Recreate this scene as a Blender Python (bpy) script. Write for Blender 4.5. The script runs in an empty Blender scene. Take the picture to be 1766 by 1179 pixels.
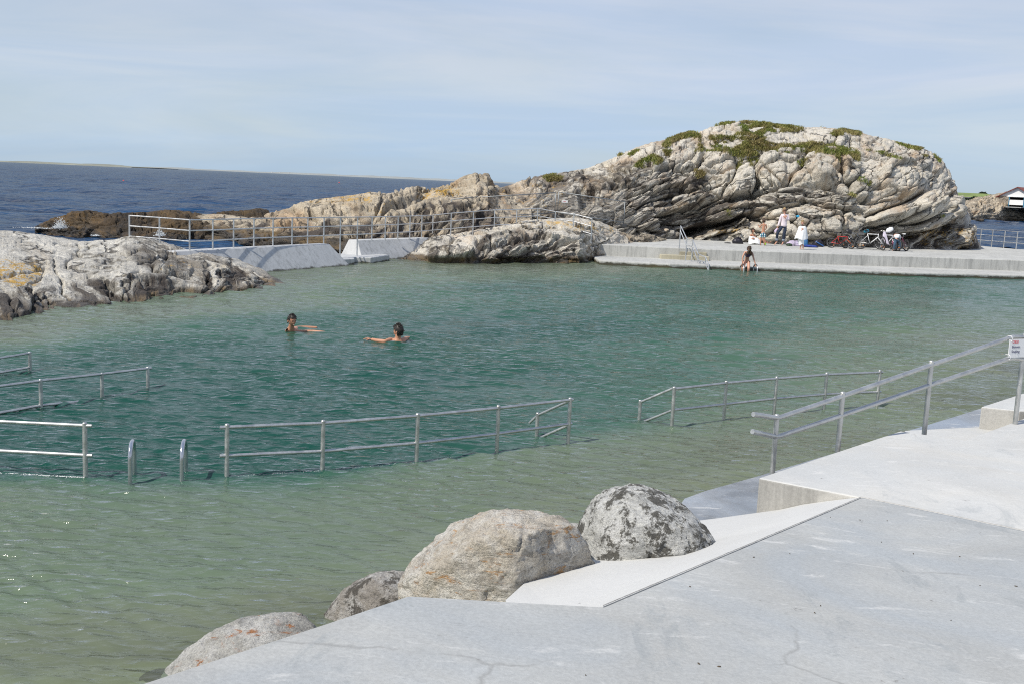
import bpy, bmesh, math, random
import numpy as np
from mathutils import Vector, Matrix
R = math.radians
scene = bpy.context.scene
COL = scene.collection
# ------------------------------------------------------------------ camera
FPX, CX, CY = 1851.0, 883.0, 589.5            # focal length and centre in photo pixels (1766 x 1179)
CAMZ = 3.05
PITCH, ROLL = math.atan(0.1473), math.atan(0.0435)
cam_data = bpy.data.cameras.new('camera')
cam = bpy.data.objects.new('camera', cam_data)
COL.objects.link(cam)
cam_data.sensor_width = 36.0
cam_data.lens = 36.0 * FPX / 1766.0
cam_data.clip_start = 0.05
cam_data.clip_end = 60000
CM = Matrix.Translation((0, 0, CAMZ)) @ Matrix.Rotation(R(90) - PITCH, 4, 'X') @ Matrix.Rotation(ROLL, 4, 'Z')
cam.matrix_world = CM
scene.camera = cam
# ------------------------------------------------------------------ light
SUN_EL, SUN_AZ = R(51), R(236)                # azimuth clockwise from +Y
sun_dir = Vector((math.sin(SUN_AZ) * math.cos(SUN_EL), math.cos(SUN_AZ) * math.cos(SUN_EL), math.sin(SUN_EL)))
sl = bpy.data.lights.new('sun', 'SUN')
sl.energy = 4.4
sl.angle = R(0.5)
sl.color = (1.0, 0.94, 0.84)
so = bpy.data.objects.new('sun', sl)
COL.objects.link(so)
so.rotation_euler = (-sun_dir).to_track_quat('-Z', 'Y').to_euler()
so.location = (0, 0, 40)
world = bpy.data.worlds.new("World")
scene.world = world
world.use_nodes = True
wt = world.node_tree
for n in list(wt.nodes):
    wt.nodes.remove(n)
def wn(t, **k):
    n = wt.nodes.new(t)
    for a, b in k.items():
        setattr(n, a, b)
    return n
wo = wn('ShaderNodeOutputWorld')
wb = wn('ShaderNodeBackground')
sky = wn('ShaderNodeTexSky')
sky.sky_type = 'NISHITA'
sky.sun_disc = False
sky.sun_elevation = SUN_EL
sky.sun_rotation = SUN_AZ
sky.air_density = 1.0
sky.dust_density = 0.6
sky.ozone_density = 1.5
tcw = wn('ShaderNodeTexCoord')
sepw = wn('ShaderNodeSeparateXYZ')
wt.links.new(tcw.outputs['Generated'], sepw.inputs[0])
# thin high cloud veil: tint by elevation, broken by stretched noise
rampw = wn('ShaderNodeValToRGB')
rampw.color_ramp.elements[0].position = 0.0
rampw.color_ramp.elements[0].color = (4.9, 6.4, 8.1, 1)
rampw.color_ramp.elements[1].position = 0.30
rampw.color_ramp.elements[1].color = (6.6, 6.9, 8.1, 1)
e = rampw.color_ramp.elements.new(0.10)
e.color = (6.0, 6.8, 8.1, 1)
e = rampw.color_ramp.elements.new(0.9)
e.color = (2.4, 3.4, 5.6, 1)
wt.links.new(sepw.outputs['Z'], rampw.inputs[0])
mapw = wn('ShaderNodeMapping')
mapw.inputs['Scale'].default_value = (1.4, 1.4, 9.0)
mapw.inputs['Rotation'].default_value = (R(4), R(-5), R(20))
wt.links.new(tcw.outputs['Generated'], mapw.inputs[0])
noiw = wn('ShaderNodeTexNoise')
noiw.inputs['Scale'].default_value = 1.6
noiw.inputs['Detail'].default_value = 5
noiw.inputs['Roughness'].default_value = 0.5
noiw.inputs['Distortion'].default_value = 0.6
wt.links.new(mapw.outputs[0], noiw.inputs['Vector'])
mrw = wn('ShaderNodeMapRange')
mrw.inputs['From Min'].default_value = 0.35
mrw.inputs['From Max'].default_value = 0.68
mrw.inputs['To Min'].default_value = 0.68
mrw.inputs['To Max'].default_value = 1.0
wt.links.new(noiw.outputs['Fac'], mrw.inputs['Value'])
# brighter cirrus streaks and clearer blue gaps between them
mapc = wn('ShaderNodeMapping')
mapc.inputs['Scale'].default_value = (1.1, 1.1, 11.0)
mapc.inputs['Rotation'].default_value = (R(-3), R(7), R(-35))
wt.links.new(tcw.outputs['Generated'], mapc.inputs[0])
noic = wn('ShaderNodeTexNoise')
noic.inputs['Scale'].default_value = 1.7
noic.inputs['Detail'].default_value = 7
noic.inputs['Roughness'].default_value = 0.58
noic.inputs['Distortion'].default_value = 0.9
wt.links.new(mapc.outputs[0], noic.inputs['Vector'])
mrc = wn('ShaderNodeMapRange')
for i_, v_ in enumerate((0.38, 0.62, 0.0, 1.0)): mrc.inputs[1 + i_].default_value = v_
wt.links.new(noic.outputs['Fac'], mrc.inputs['Value'])
tintc = wn('ShaderNodeMix', data_type='RGBA')
tintc.inputs[6].default_value = (0.88, 0.94, 1.0, 1)
tintc.inputs[7].default_value = (1.08, 1.05, 1.01, 1)
wt.links.new(mrc.outputs[0], tintc.inputs['Factor'])
mulc = wn('ShaderNodeMix', data_type='RGBA', blend_type='MULTIPLY')
mulc.inputs['Factor'].default_value = 1.0
wt.links.new(rampw.outputs[0], mulc.inputs[6])
wt.links.new(tintc.outputs[2], mulc.inputs[7])
mixw = wn('ShaderNodeMix', data_type='RGBA')
wt.links.new(mrw.outputs[0], mixw.inputs['Factor'])
wt.links.new(sky.outputs[0], mixw.inputs[6])
wt.links.new(mulc.outputs[2], mixw.inputs[7])
wt.links.new(mixw.outputs[2], wb.inputs['Color'])
wb.inputs['Strength'].default_value = 0.10
wt.links.new(wb.outputs[0], wo.inputs['Surface'])
scene.view_settings.view_transform = 'Standard'
scene.view_settings.look = 'None'
scene.view_settings.exposure = 0.0
scene.view_settings.gamma = 1.0
scene.cycles.use_denoising = False
scene.cycles.denoiser = 'OPENIMAGEDENOISE'
scene.cycles.denoising_input_passes = 'RGB_ALBEDO_NORMAL'
scene.cycles.denoising_prefilter = 'ACCURATE'
scene.cycles.pixel_filter_type = 'BLACKMAN_HARRIS'
scene.cycles.filter_width = 1.1
scene.cycles.max_bounces = 6
scene.cycles.transparent_max_bounces = 8
scene.cycles.caustics_reflective = False
scene.cycles.caustics_refractive = False
scene.cycles.sample_clamp_indirect = 4

# ------------------------------------------------------------------ measuring the photo: pixel -> world
M3 = np.array(CM.to_3x3())
def rays(px, py):
    px, py = np.broadcast_arrays(np.asarray(px, float), np.asarray(py, float))
    d = np.stack([(px - CX) / FPX, -(py - CY) / FPX, -np.ones_like(px)], -1)
    return d @ M3.T
def at(px, py, Y=None, Z=None):
    d = rays(px, py)
    if Y is not None:
        t = np.asarray(Y, float) / d[..., 1]
    else:
        t = (np.asarray(Z, float) - CAMZ) / d[..., 2]
    p = d * t[..., None]
    p[..., 2] += CAMZ
    return p if p.ndim > 1 else Vector([float(c) for c in p])
def proj(P):
    q = (np.asarray(P) - np.array([0, 0, CAMZ])) @ M3
    w = np.maximum(-q[..., 2], 1e-3)
    return CX + q[..., 0] / w * FPX, CY - q[..., 1] / w * FPX
def on_plane(px, py, p0, n):
    d = Vector([float(c) for c in rays(px, py)])
    o = Vector((0, 0, CAMZ))
    t = (Vector(p0) - o).dot(n) / d.dot(n)
    return o + d * t

# ------------------------------------------------------------------ objects
def tag(o, label=None, cat=None, group=None, kind=None):
    if label: o['label'] = label
    if cat: o['category'] = cat
    if group: o['group'] = group
    if kind: o['kind'] = kind
    return o
def empty(name, loc, label, cat, group=None, rz=0.0):
    o = bpy.data.objects.new(name, None)
    o.empty_display_size = 0.2
    COL.objects.link(o)
    o.location = loc
    o.rotation_euler = (0, 0, rz)
    return tag(o, label, cat, group)
def mesh_obj(name, verts, faces, mat, parent=None, smooth=True, mats=None, fmat=None):
    me = bpy.data.meshes.new(name)
    if isinstance(verts, np.ndarray):
        V = np.ascontiguousarray(verts, np.float32)
        F = np.asarray(faces, np.int32)
        me.vertices.add(len(V))
        me.vertices.foreach_set('co', V.ravel())
        k = F.shape[1]
        me.loops.add(F.size)
        me.loops.foreach_set('vertex_index', F.ravel())
        me.polygons.add(len(F))
        me.polygons.foreach_set('loop_start', np.arange(0, F.size, k, dtype=np.int32))
        me.update(calc_edges=True)
    else:
        me.from_pydata([tuple(v) for v in verts], [], faces)
    me.validate()
    me.update()
    for m in (mats or [mat]):
        me.materials.append(m)
    if fmat is not None:
        me.polygons.foreach_set('material_index', np.asarray(fmat, np.int32))
    if smooth:
        me.polygons.foreach_set('use_smooth', np.ones(len(me.polygons), bool))
    o = bpy.data.objects.new(name, me)
    COL.objects.link(o)
    if parent is not None:
        o.parent = parent
    return o
def bevel(o, w=0.01, seg=2, ang=40):
    m = o.modifiers.new('bevel', 'BEVEL')
    m.width = w
    m.segments = seg
    m.limit_method = 'ANGLE'
    m.angle_limit = R(ang)
    m.harden_normals = False
    return o
class MB:
    """collects shapes in world or local coordinates and links them as ONE mesh object"""
    def __init__(s): s.v, s.f, s.m = [], [], []
    def add(s, v, f, mi=0):
        b = len(s.v)
        s.v += [tuple(x) for x in v]
        s.f += [tuple(b + i for i in q) for q in f]
        s.m += [mi] * len(f)
        return s
    def tube(s, pts, r, n=10, closed=False, mi=0, cap=True, flat=1.0):
        pts = [Vector(p) for p in pts]
        L = len(pts)
        rs = r if isinstance(r, (list, tuple)) else [r] * L
        vs, fs = [], []
        up = None
        for i, p in enumerate(pts):
            a = pts[(i - 1) % L] if (closed or i > 0) else p
            b = pts[(i + 1) % L] if (closed or i < L - 1) else p
            t = (b - a)
            t = t.normalized() if t.length > 1e-9 else Vector((0, 0, 1))
            if up is None:
                up = Vector((0, 0, 1)) if abs(t.z) < 0.9 else Vector((0, 1, 0))
            x = up.cross(t)
            x = x.normalized() if x.length > 1e-6 else Vector((1, 0, 0))
            y = t.cross(x).normalized()
            up = y
            for k in range(n):
                a_ = 2 * math.pi * k / n
                vs.append(p + x * math.cos(a_) * rs[i] + y * math.sin(a_) * rs[i] * flat)
        rng = L if closed else L - 1
        for i in range(rng):
            for k in range(n):
                a0, a1 = i * n + k, i * n + (k + 1) % n
                b0, b1 = ((i + 1) % L) * n + k, ((i + 1) % L) * n + (k + 1) % n
                fs.append((a0, a1, b1, b0))
        if cap and not closed:
            fs.append(tuple(range(n - 1, -1, -1)))
            fs.append(tuple((L - 1) * n + k for k in range(n)))
        return s.add(vs, fs, mi)
    def box(s, c, d, rz=0.0, mi=0, M=None):
        m = Matrix.Rotation(rz, 3, 'Z') if M is None else M
        vs = [Vector(c) + m @ Vector((x * d[0] / 2, y * d[1] / 2, z * d[2] / 2)) for x in (-1, 1) for y in (-1, 1) for z in (-1, 1)]
        return s.add(vs, [(0, 1, 3, 2), (4, 6, 7, 5), (0, 4, 5, 1), (2, 3, 7, 6), (0, 2, 6, 4), (1, 5, 7, 3)], mi)
    def ball(s, c, r, nu=12, nv=8, M=None, mi=0):
        if not isinstance(r, (tuple, list)): r = (r, r, r)
        m = M or Matrix.Identity(3)
        vs, fs = [], []
        for j in range(nv + 1):
            th = math.pi * j / nv
            for i in range(nu):
                a = 2 * math.pi * i / nu
                vs.append(Vector(c) + m @ Vector((r[0] * math.sin(th) * math.cos(a), r[1] * math.sin(th) * math.sin(a), r[2] * math.cos(th))))
        for j in range(nv):
            for i in range(nu):
                fs.append((j * nu + i, (j + 1) * nu + i, (j + 1) * nu + (i + 1) % nu, j * nu + (i + 1) % nu))
        return s.add(vs, fs, mi)
    def prism(s, poly, z0, z1, mi=0):
        """poly of (x, y) or (x, y, z): top follows z if given, else z1"""
        n = len(poly)
        top = [(p[0], p[1], p[2] if len(p) > 2 else z1) for p in poly]
        bot = [(p[0], p[1], z0) for p in poly]
        ar = sum(poly[i][0] * poly[(i + 1) % n][1] - poly[(i + 1) % n][0] * poly[i][1] for i in range(n))
        fs = [tuple(range(n)), tuple(range(2 * n - 1, n - 1, -1))] + [(i, n + i, n + (i + 1) % n, (i + 1) % n) for i in range(n)]
        if ar < 0:
            fs = [tuple(reversed(f)) for f in fs]
        return s.add(top + bot, fs, mi)
    def build(s, name, mat, parent=None, smooth=True, auto=None):
        o = mesh_obj(name, s.v, s.f, None, parent, smooth, mats=mat if isinstance(mat, list) else [mat], fmat=s.m)
        return o
def clear_bm(o):
    bm = bmesh.new(); bm.from_mesh(o.data); bmesh.ops.remove_doubles(bm, verts=bm.verts, dist=1e-5); bm.to_mesh(o.data); bm.free()

# ------------------------------------------------------------------ materials
class NT:
    def __init__(s, name):
        s.m = bpy.data.materials.new(name); s.m.use_nodes = True
        s.t = s.m.node_tree
        for n in list(s.t.nodes): s.t.nodes.remove(n)
        s.out = s.t.nodes.new('ShaderNodeOutputMaterial')
    def n(s, typ, ins=None, **k):
        n = s.t.nodes.new(typ)
        for a, b in k.items(): setattr(n, a, b)
        for a, b in (ins or {}).items(): s.set(n.inputs[a], b)
        return n
    def set(s, sock, v):
        if isinstance(v, bpy.types.NodeSocket): s.t.links.new(v, sock)
        elif isinstance(v, bpy.types.Node): s.t.links.new(v.outputs[0], sock)
        elif isinstance(v, (tuple, list)) and sock.type == 'RGBA' and len(v) == 3: sock.default_value = (*v, 1)
        else: sock.default_value = v
    def mix(s, fac, a, b, blend='MIX'):
        n = s.t.nodes.new('ShaderNodeMix'); n.data_type = 'RGBA'; n.blend_type = blend
        s.set(n.inputs[0], fac); s.set(n.inputs[6], a); s.set(n.inputs[7], b)
        return n.outputs[2]
    def math(s, op, a, b=0.0, c=0.0, clamp=False):
        n = s.t.nodes.new('ShaderNodeMath'); n.operation = op; n.use_clamp = clamp
        s.set(n.inputs[0], a); s.set(n.inputs[1], b); s.set(n.inputs[2], c)
        return n.outputs[0]
    def rng(s, v, a, b, c=0.0, d=1.0):
        n = s.t.nodes.new('ShaderNodeMapRange'); s.set(n.inputs[0], v)
        for i, x in enumerate((a, b, c, d)): s.set(n.inputs[1 + i], x)
        return n.outputs[0]
    def noise(s, vec, scale, detail=4, rough=0.55, dist=0.0):
        n = s.n('ShaderNodeTexNoise', {'Scale': scale, 'Detail': detail, 'Roughness': rough, 'Distortion': dist})
        if vec is not None: s.set(n.inputs['Vector'], vec)
        return n.outputs['Fac']
    def mapping(s, vec, scale=(1, 1, 1), rot=(0, 0, 0), loc=(0, 0, 0)):
        n = s.n('ShaderNodeMapping', {'Scale': scale, 'Rotation': rot, 'Location': loc}); s.set(n.inputs[0], vec)
        return n.outputs[0]
    def ramp(s, v, stops):
        n = s.t.nodes.new('ShaderNodeValToRGB'); s.set(n.inputs[0], v)
        e = n.color_ramp.elements
        while len(e) < len(stops): e.new(0.5)
        for i, (p, c) in enumerate(stops):
            e[i].position = p; e[i].color = (*c, 1)
        return n.outputs[0]
    def attr(s, name, out='Color'):
        return s.n('ShaderNodeAttribute', attribute_name=name).outputs[out]
    def pos(s): return s.n('ShaderNodeNewGeometry').outputs['Position']
    def obj(s): return s.n('ShaderNodeTexCoord').outputs['Object']
    def bump(s, h, dist, strength=1.0, normal=None):
        n = s.n('ShaderNodeBump', {'Height': h, 'Distance': dist, 'Strength': strength})
        if normal is not None: s.set(n.inputs['Normal'], normal)
        return n.outputs[0]
    def bsdf(s, color, rough=0.6, metal=0.0, normal=None, **k):
        b = s.n('ShaderNodeBsdfPrincipled', {'Base Color': color, 'Roughness': rough, 'Metallic': metal})
        if normal is not None: s.set(b.inputs['Normal'], normal)
        for a, v in k.items(): s.set(b.inputs[a], v)
        s.t.links.new(b.outputs[0], s.out.inputs[0])
        return b
def simple(name, color, rough=0.6, metal=0.0, var=0.12, scale=6.0, bump=0.0, **k):
    t = NT(name)
    p = t.obj()
    f = t.noise(p, scale, 5, 0.6)
    c = t.mix(1.0, color, t.ramp(f, [(0.25, (1 - var,) * 3), (0.75, (1 + var * 0.6,) * 3)]), 'MULTIPLY')
    nrm = t.bump(t.noise(p, scale * 4, 4), bump) if bump else None
    t.bsdf(c, t.rng(f, 0, 1, rough * 0.85, min(1, rough * 1.15)), metal, nrm, **k)
    return t.m

def rock_mat(name, pale=(0.62, 0.58, 0.50), mid=(0.33, 0.285, 0.215), dark=(0.11, 0.095, 0.075), tan=(0.46, 0.28, 0.13), streak=(0.075, 0.062, 0.052), wet=(0.05, 0.042, 0.032), lichen=(0.55, 0.33, 0.05), bias=0.0, algae=(0.16, 0.10, 0.03)):
    t = NT(name)
    sv = t.attr('sv', 'Vector'); mk = t.attr('mk')
    sep = t.n('ShaderNodeSeparateColor', {'Color': mk})
    lay, lic, wt_ = sep.outputs[0], sep.outputs[1], sep.outputs[2]
    P = t.pos()
    big = t.noise(t.mapping(sv, (0.35, 1, 0.8)), 1.0, 6, 0.62, 0.4)
    med = t.noise(P, 2.3, 8, 0.68, 0.3)
    m = t.math('ADD', t.math('MULTIPLY', big, 0.5), t.math('MULTIPLY', med, 0.5))
    m = t.math('ADD', m, t.math('MULTIPLY_ADD', lay, -0.055, 0.018 + bias))
    c = t.ramp(m, [(0.36, dark), (0.415, mid), (0.455, pale), (0.56, tuple(min(1, x * 1.22) for x in pale))])
    tn = t.noise(t.mapping(sv, (0.5, 1, 1.3), loc=(7, 0, 3)), 0.9, 6, 0.65, 0.5)
    c = t.mix(t.rng(tn, 0.51, 0.63, 0, 0.5), c, tan)
    # long streaks following the layering
    st1 = t.noise(t.mapping(sv, (0.5, 1, 5.5)), 1.0, 7, 0.62, 0.35)
    st2 = t.noise(t.mapping(sv, (1.1, 1, 17.0), loc=(3, 0, 9)), 1.0, 5, 0.6, 0.3)
    s1 = t.rng(st1, 0.535, 0.465); s2 = t.rng(st2, 0.53, 0.47)
    # hairline joints
    jv = t.n('ShaderNodeTexVoronoi', {'Scale': 1.0, 'Vector': t.mix(0.30, t.mapping(sv, (0.45, 1, 1.1)), t.n('ShaderNodeTexNoise', {'Scale': 1.5, 'Detail': 6, 'Vector': P}).outputs['Color'], 'ADD')}, feature='DISTANCE_TO_EDGE')
    jm = t.math('MULTIPLY', t.rng(jv.outputs['Distance'], 0.004, 0.022, 1.0, 0.0), t.rng(t.noise(P, 0.7, 4, 0.6), 0.44, 0.5))
    c = t.mix(t.math('MULTIPLY', jm, 0.85), c, (0.045, 0.038, 0.03))
    lay_ = t.math('MULTIPLY', t.math('MAXIMUM', s1, t.math('MULTIPLY', s2, 0.6)), t.math('MULTIPLY_ADD', lay, 0.95, 0.10), clamp=True)
    c = t.mix(lay_, c, streak)
    # grain, weathering specks
    g = t.noise(P, 16.0, 7, 0.75)
    c = t.mix(1.0, c, t.ramp(g, [(0.33, (0.50, 0.50, 0.52)), (0.48, (0.92, 0.92, 0.92)), (0.66, (1.18, 1.16, 1.12))]), 'MULTIPLY')
    sp = t.noise(P, 5.5, 8, 0.8)
    c = t.mix(t.rng(sp, 0.58, 0.66, 0, 0.6), c, (0.10, 0.098, 0.09))
    ln = t.noise(P, 2.6, 9, 0.78, 0.2)
    lm = t.math('MULTIPLY', t.rng(t.math('ADD', t.math('ADD', t.math('MULTIPLY', ln, 0.6), t.math('MULTIPLY', t.noise(P, 9.0, 6, 0.75), 0.4)), t.math('MULTIPLY', lic, 0.095)), 0.585, 0.62), t.math('MULTIPLY_ADD', lic, 0.75, 0.15))
    c = t.mix(lm, c, lichen)
    wn_ = t.noise(P, 3.0, 8, 0.7)
    wm = t.rng(t.math('ADD', wt_, t.math('MULTIPLY_ADD', wn_, 0.6, -0.3)), 0.35, 0.62)
    wc = t.mix(t.rng(t.noise(t.mapping(sv, (0.7, 1, 2)), 1.6, 7, 0.7), 0.47, 0.62), wet, algae)
    c = t.mix(t.math('MULTIPLY', wm, 0.92), c, wc)
    h = t.math('ADD', t.math('MULTIPLY', med, 0.75), t.math('MULTIPLY', g, 0.42))
    h = t.math('ADD', h, t.math('MULTIPLY', t.math('MULTIPLY', st2, lay), 0.5))
    h = t.math('ADD', h, t.math('MULTIPLY', t.math('MULTIPLY', st1, lay), 0.8))
    h = t.math('SUBTRACT', h, t.math('MULTIPLY', jm, 0.5))
    nrm = t.bump(h, 0.16, 1.0)
    t.bsdf(c, t.rng(wm, 0, 1, 0.88, 0.45), 0, nrm)
    return t.m

def concrete(name, col=(0.50, 0.505, 0.50), var=0.22, streaks=0.0, stain=(0.20, 0.15, 0.06), wetz=None, scale=1.0, rough=0.8, fine=0.35, cracks=0.0, bluish=0.0, face=None):
    t = NT(name)
    P = t.pos()
    a = t.noise(P, 0.9 * scale, 7, 0.62, 0.4)
    b = t.noise(P, 6 * scale, 8, 0.7, 0.2)
    c = t.mix(t.rng(a, 0.35, 0.65), tuple(x * (1 - var) for x in col), tuple(min(1, x * (1 + var * 0.4)) for x in col))
    c = t.mix(t.rng(b, 0.3, 0.7, 0, 0.5), c, tuple(x * (1 - var * 0.8) for x in col))
    if bluish:
        c = t.mix(t.rng(t.noise(P, 0.55, 5, 0.6, 1.0), 0.42, 0.62, 0, bluish), c, (col[0] * 0.80, col[1] * 0.87, col[2] * 0.97))
        # whitish scuffs and trowel marks
        w = t.noise(t.mapping(P, (1.2, 3.4, 3), (0, 0, R(-20))), 1.6, 9, 0.72, 1.2)
        c = t.mix(t.rng(w, 0.56, 0.68, 0, 0.75), c, (0.62, 0.62, 0.60))
        w2 = t.noise(t.mapping(P, (2.2, 1.1, 3), (0, 0, R(35)), (5, 2, 0)), 0.9, 10, 0.75, 0.8)
        c = t.mix(t.rng(w2, 0.56, 0.64, 0, 0.55), c, (col[0] * 0.66, col[1] * 0.70, col[2] * 0.74))
        sp = t.noise(P, 3.1, 3, 0.5, 0.0)
        sp2 = t.noise(P, 14.0, 5, 0.7)
        c = t.mix(t.math('MULTIPLY', t.rng(sp, 0.62, 0.70), t.rng(sp2, 0.60, 0.66, 0, 0.7)), c, (0.16, 0.15, 0.14))
    if streaks:
        s_ = t.noise(t.mapping(P, (7, 7, 0.7)), 1.0, 6, 0.7, 0.2)
        s2_ = t.noise(t.mapping(P, (1.2, 1.2, 0.25)), 1.0, 3, 0.6)
        f = t.math('MULTIPLY', t.rng(s_, 0.46, 0.62), t.rng(s2_, 0.35, 0.6, 0.3, 1.0))
        c = t.mix(t.math('MULTIPLY', f, streaks), c, (0.14, 0.145, 0.14))
    g = t.noise(P, 45 * scale, 4, 0.7)
    c = t.mix(1.0, c, t.ramp(g, [(0.3, (1 - fine * 0.5,) * 3), (0.7, (1 + fine * 0.3,) * 3)]), 'MULTIPLY')
    vo = t.n('ShaderNodeTexVoronoi', {'Scale': 2.6 * scale, 'Randomness': 1.0, 'Vector': P})
    c = t.mix(t.rng(vo.outputs['Distance'], 0.012, 0.03, 0.7, 0.0), c, (0.10, 0.09, 0.08))
    if cracks:
        vv = t.n('ShaderNodeTexVoronoi', {'Scale': 0.42, 'Vector': t.mix(0.35, P, t.n('ShaderNodeTexNoise', {'Scale': 2.0, 'Detail': 6, 'Vector': P}).outputs['Color'], 'ADD')}, feature='DISTANCE_TO_EDGE')
        ck = t.math('MULTIPLY', t.rng(vv.outputs['Distance'], 0.0, 0.006, 1.0, 0.0), t.rng(a, 0.50, 0.56))
        c = t.mix(t.math('MULTIPLY', ck, cracks), c, (0.22, 0.22, 0.21))
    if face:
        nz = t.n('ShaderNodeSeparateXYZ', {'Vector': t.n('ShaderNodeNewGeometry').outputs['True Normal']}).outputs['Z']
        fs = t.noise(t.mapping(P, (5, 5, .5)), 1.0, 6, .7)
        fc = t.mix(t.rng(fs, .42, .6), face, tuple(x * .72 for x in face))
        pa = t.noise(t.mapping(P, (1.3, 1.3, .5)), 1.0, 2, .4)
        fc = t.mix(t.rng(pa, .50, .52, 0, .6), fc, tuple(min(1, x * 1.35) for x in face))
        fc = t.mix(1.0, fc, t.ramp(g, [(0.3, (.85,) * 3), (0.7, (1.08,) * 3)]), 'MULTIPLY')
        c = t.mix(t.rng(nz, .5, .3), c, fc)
    rg = rough
    if wetz is not None:
        z = t.n('ShaderNodeSeparateXYZ', {'Vector': P}).outputs['Z']
        zz = t.math('ADD', z, t.math('MULTIPLY_ADD', t.noise(P, 2.2, 7, 0.7), 0.26, -0.13))
        wm = t.rng(zz, wetz, wetz - 0.05)
        ac = t.mix(t.rng(t.noise(P, 0.8, 4, 0.6), 0.5, 0.62), (0.07, 0.065, 0.045), stain)
        c = t.mix(wm, c, ac)
        rg = t.rng(wm, 0, 1, rough, 0.4)
    nrm = t.bump(t.math('ADD', b, t.math('MULTIPLY', g, 0.4)), 0.006, 0.8)
    t.bsdf(c, rg, 0, nrm)
    return t.m

def steel(name, col=(0.58, 0.58, 0.56), rough=0.42):
    t = NT(name)
    P = t.pos()
    f = t.noise(t.mapping(P, (1, 1, 1)), 9, 6, 0.65)
    c = t.mix(t.rng(f, 0.3, 0.7), tuple(x * 0.78 for x in col), tuple(min(1, x * 1.15) for x in col))
    t.bsdf(c, t.rng(f, 0.3, 0.7, rough * 0.75, rough * 1.3), 0.85, t.bump(t.noise(P, 120, 3), 0.0006))
    return t.m

# ------------------------------------------------------------------ numpy noise
def _h(ix, iy, iz, seed):
    h = (ix.astype(np.int64) * 374761393 + iy.astype(np.int64) * 668265263 + iz.astype(np.int64) * 2147483647 + seed * 144665) & 0xFFFFFFFF
    h = ((h ^ (h >> 13)) * 1274126177) & 0xFFFFFFFF
    h = ((h ^ (h >> 16)) * 2246822519) & 0xFFFFFFFF
    return ((h ^ (h >> 15)) & 0xFFFFFF) / float(0xFFFFFF)
def vn(x, y, z, seed=0):
    xi, yi, zi = np.floor(x), np.floor(y), np.floor(z)
    fx, fy, fz = x - xi, y - yi, z - zi
    fx, fy, fz = fx * fx * (3 - 2 * fx), fy * fy * (3 - 2 * fy), fz * fz * (3 - 2 * fz)
    r = 0
    for a in (0, 1):
        for b in (0, 1):
            for c in (0, 1):
                w = (fx if a else 1 - fx) * (fy if b else 1 - fy) * (fz if c else 1 - fz)
                r = r + w * _h(xi + a, yi + b, zi + c, seed)
    return r * 2 - 1
def fbm(P, scale, octs=4, rough=0.5, seed=0, st=(1, 1, 1)):
    x, y, z = P[..., 0] * scale * st[0], P[..., 1] * scale * st[1], P[..., 2] * scale * st[2]
    r, a, tot = 0, 1.0, 0
    for i in range(octs):
        r = r + a * vn(x + i * 17.3, y + i * 5.1, z + i * 9.7, seed + i)
        tot += a
        a *= rough; x, y, z = x * 2.03, y * 2.03, z * 2.03
    return r / tot
def worley(x, y, seed=0):
    xi, yi = np.floor(x), np.floor(y)
    f1 = np.full(x.shape, 9.0); f2 = np.full(x.shape, 9.0); idv = np.zeros(x.shape); ti = np.zeros(x.shape)
    for a in (-1, 0, 1):
        for b in (-1, 0, 1):
            cx, cy = xi + a, yi + b
            px_ = cx + _h(cx, cy, cx * 0, seed); py_ = cy + _h(cx, cy, cx * 0 + 1, seed)
            dx, dy = px_ - x, py_ - y
            d = np.hypot(dx, dy)
            n = d < f1
            f2 = np.where(n, f1, np.minimum(f2, d))
            idv = np.where(n, _h(cx, cy, cx * 0 + 2, seed), idv)
            tl = (_h(cx, cy, cx * 0 + 3, seed) - .5) * dx + (_h(cx, cy, cx * 0 + 4, seed) - .5) * dy
            ti = np.where(n, tl, ti)
            f1 = np.minimum(f1, d)
    return f1, f2, idv, ti
def sstep(a, b, x):
    t = np.clip((x - a) / (b - a), 0, 1)
    return t * t * (3 - 2 * t)
def seg_dist(u, v, poly):
    d = np.full(u.shape, 1e9)
    for (x0, y0), (x1, y1) in zip(poly[:-1], poly[1:]):
        dx, dy = x1 - x0, y1 - y0
        L = dx * dx + dy * dy + 1e-9
        t = np.clip(((u - x0) * dx + (v - y0) * dy) / L, 0, 1)
        d = np.minimum(d, np.hypot(u - x0 - t * dx, v - y0 - t * dy))
    return d
def in_poly(u, v, poly):
    c = np.zeros(u.shape, bool)
    n = len(poly)
    for i in range(n):
        x0, y0 = poly[i]; x1, y1 = poly[(i + 1) % n]
        if y0 == y1: continue
        k = ((y0 > v) != (y1 > v)) & (u < (x1 - x0) * (v - y0) / (y1 - y0) + x0)
        c ^= k
    return c
def soft_poly(u, v, poly, soft):
    d = seg_dist(u, v, poly + [poly[0]])
    s = np.where(in_poly(u, v, poly), d, -d)
    return sstep(-soft, soft, s)
def grid_normals(P):
    du = np.gradient(P, axis=0); dv = np.gradient(P, axis=1)
    n = np.cross(du, dv)
    return n / (np.linalg.norm(n, axis=-1, keepdims=True) + 1e-9)
def grid_faces(nu, nv):
    i = np.arange(nu - 1)[:, None] * nv + np.arange(nv - 1)[None, :]
    i = i.ravel()
    return np.stack([i, i + nv, i + nv + 1, i + 1], 1)
def add_attr(me, name, arr, typ):
    a = me.attributes.new(name, typ, 'POINT')
    key = {'FLOAT': 'value', 'FLOAT_VECTOR': 'vector', 'FLOAT_COLOR': 'color'}[typ]
    a.data.foreach_set(key, np.ascontiguousarray(arr, np.float32).ravel())
def zc(ox, oy, s, pts): return [(ox + x / s, oy + y / s) for x, y in pts]

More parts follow.
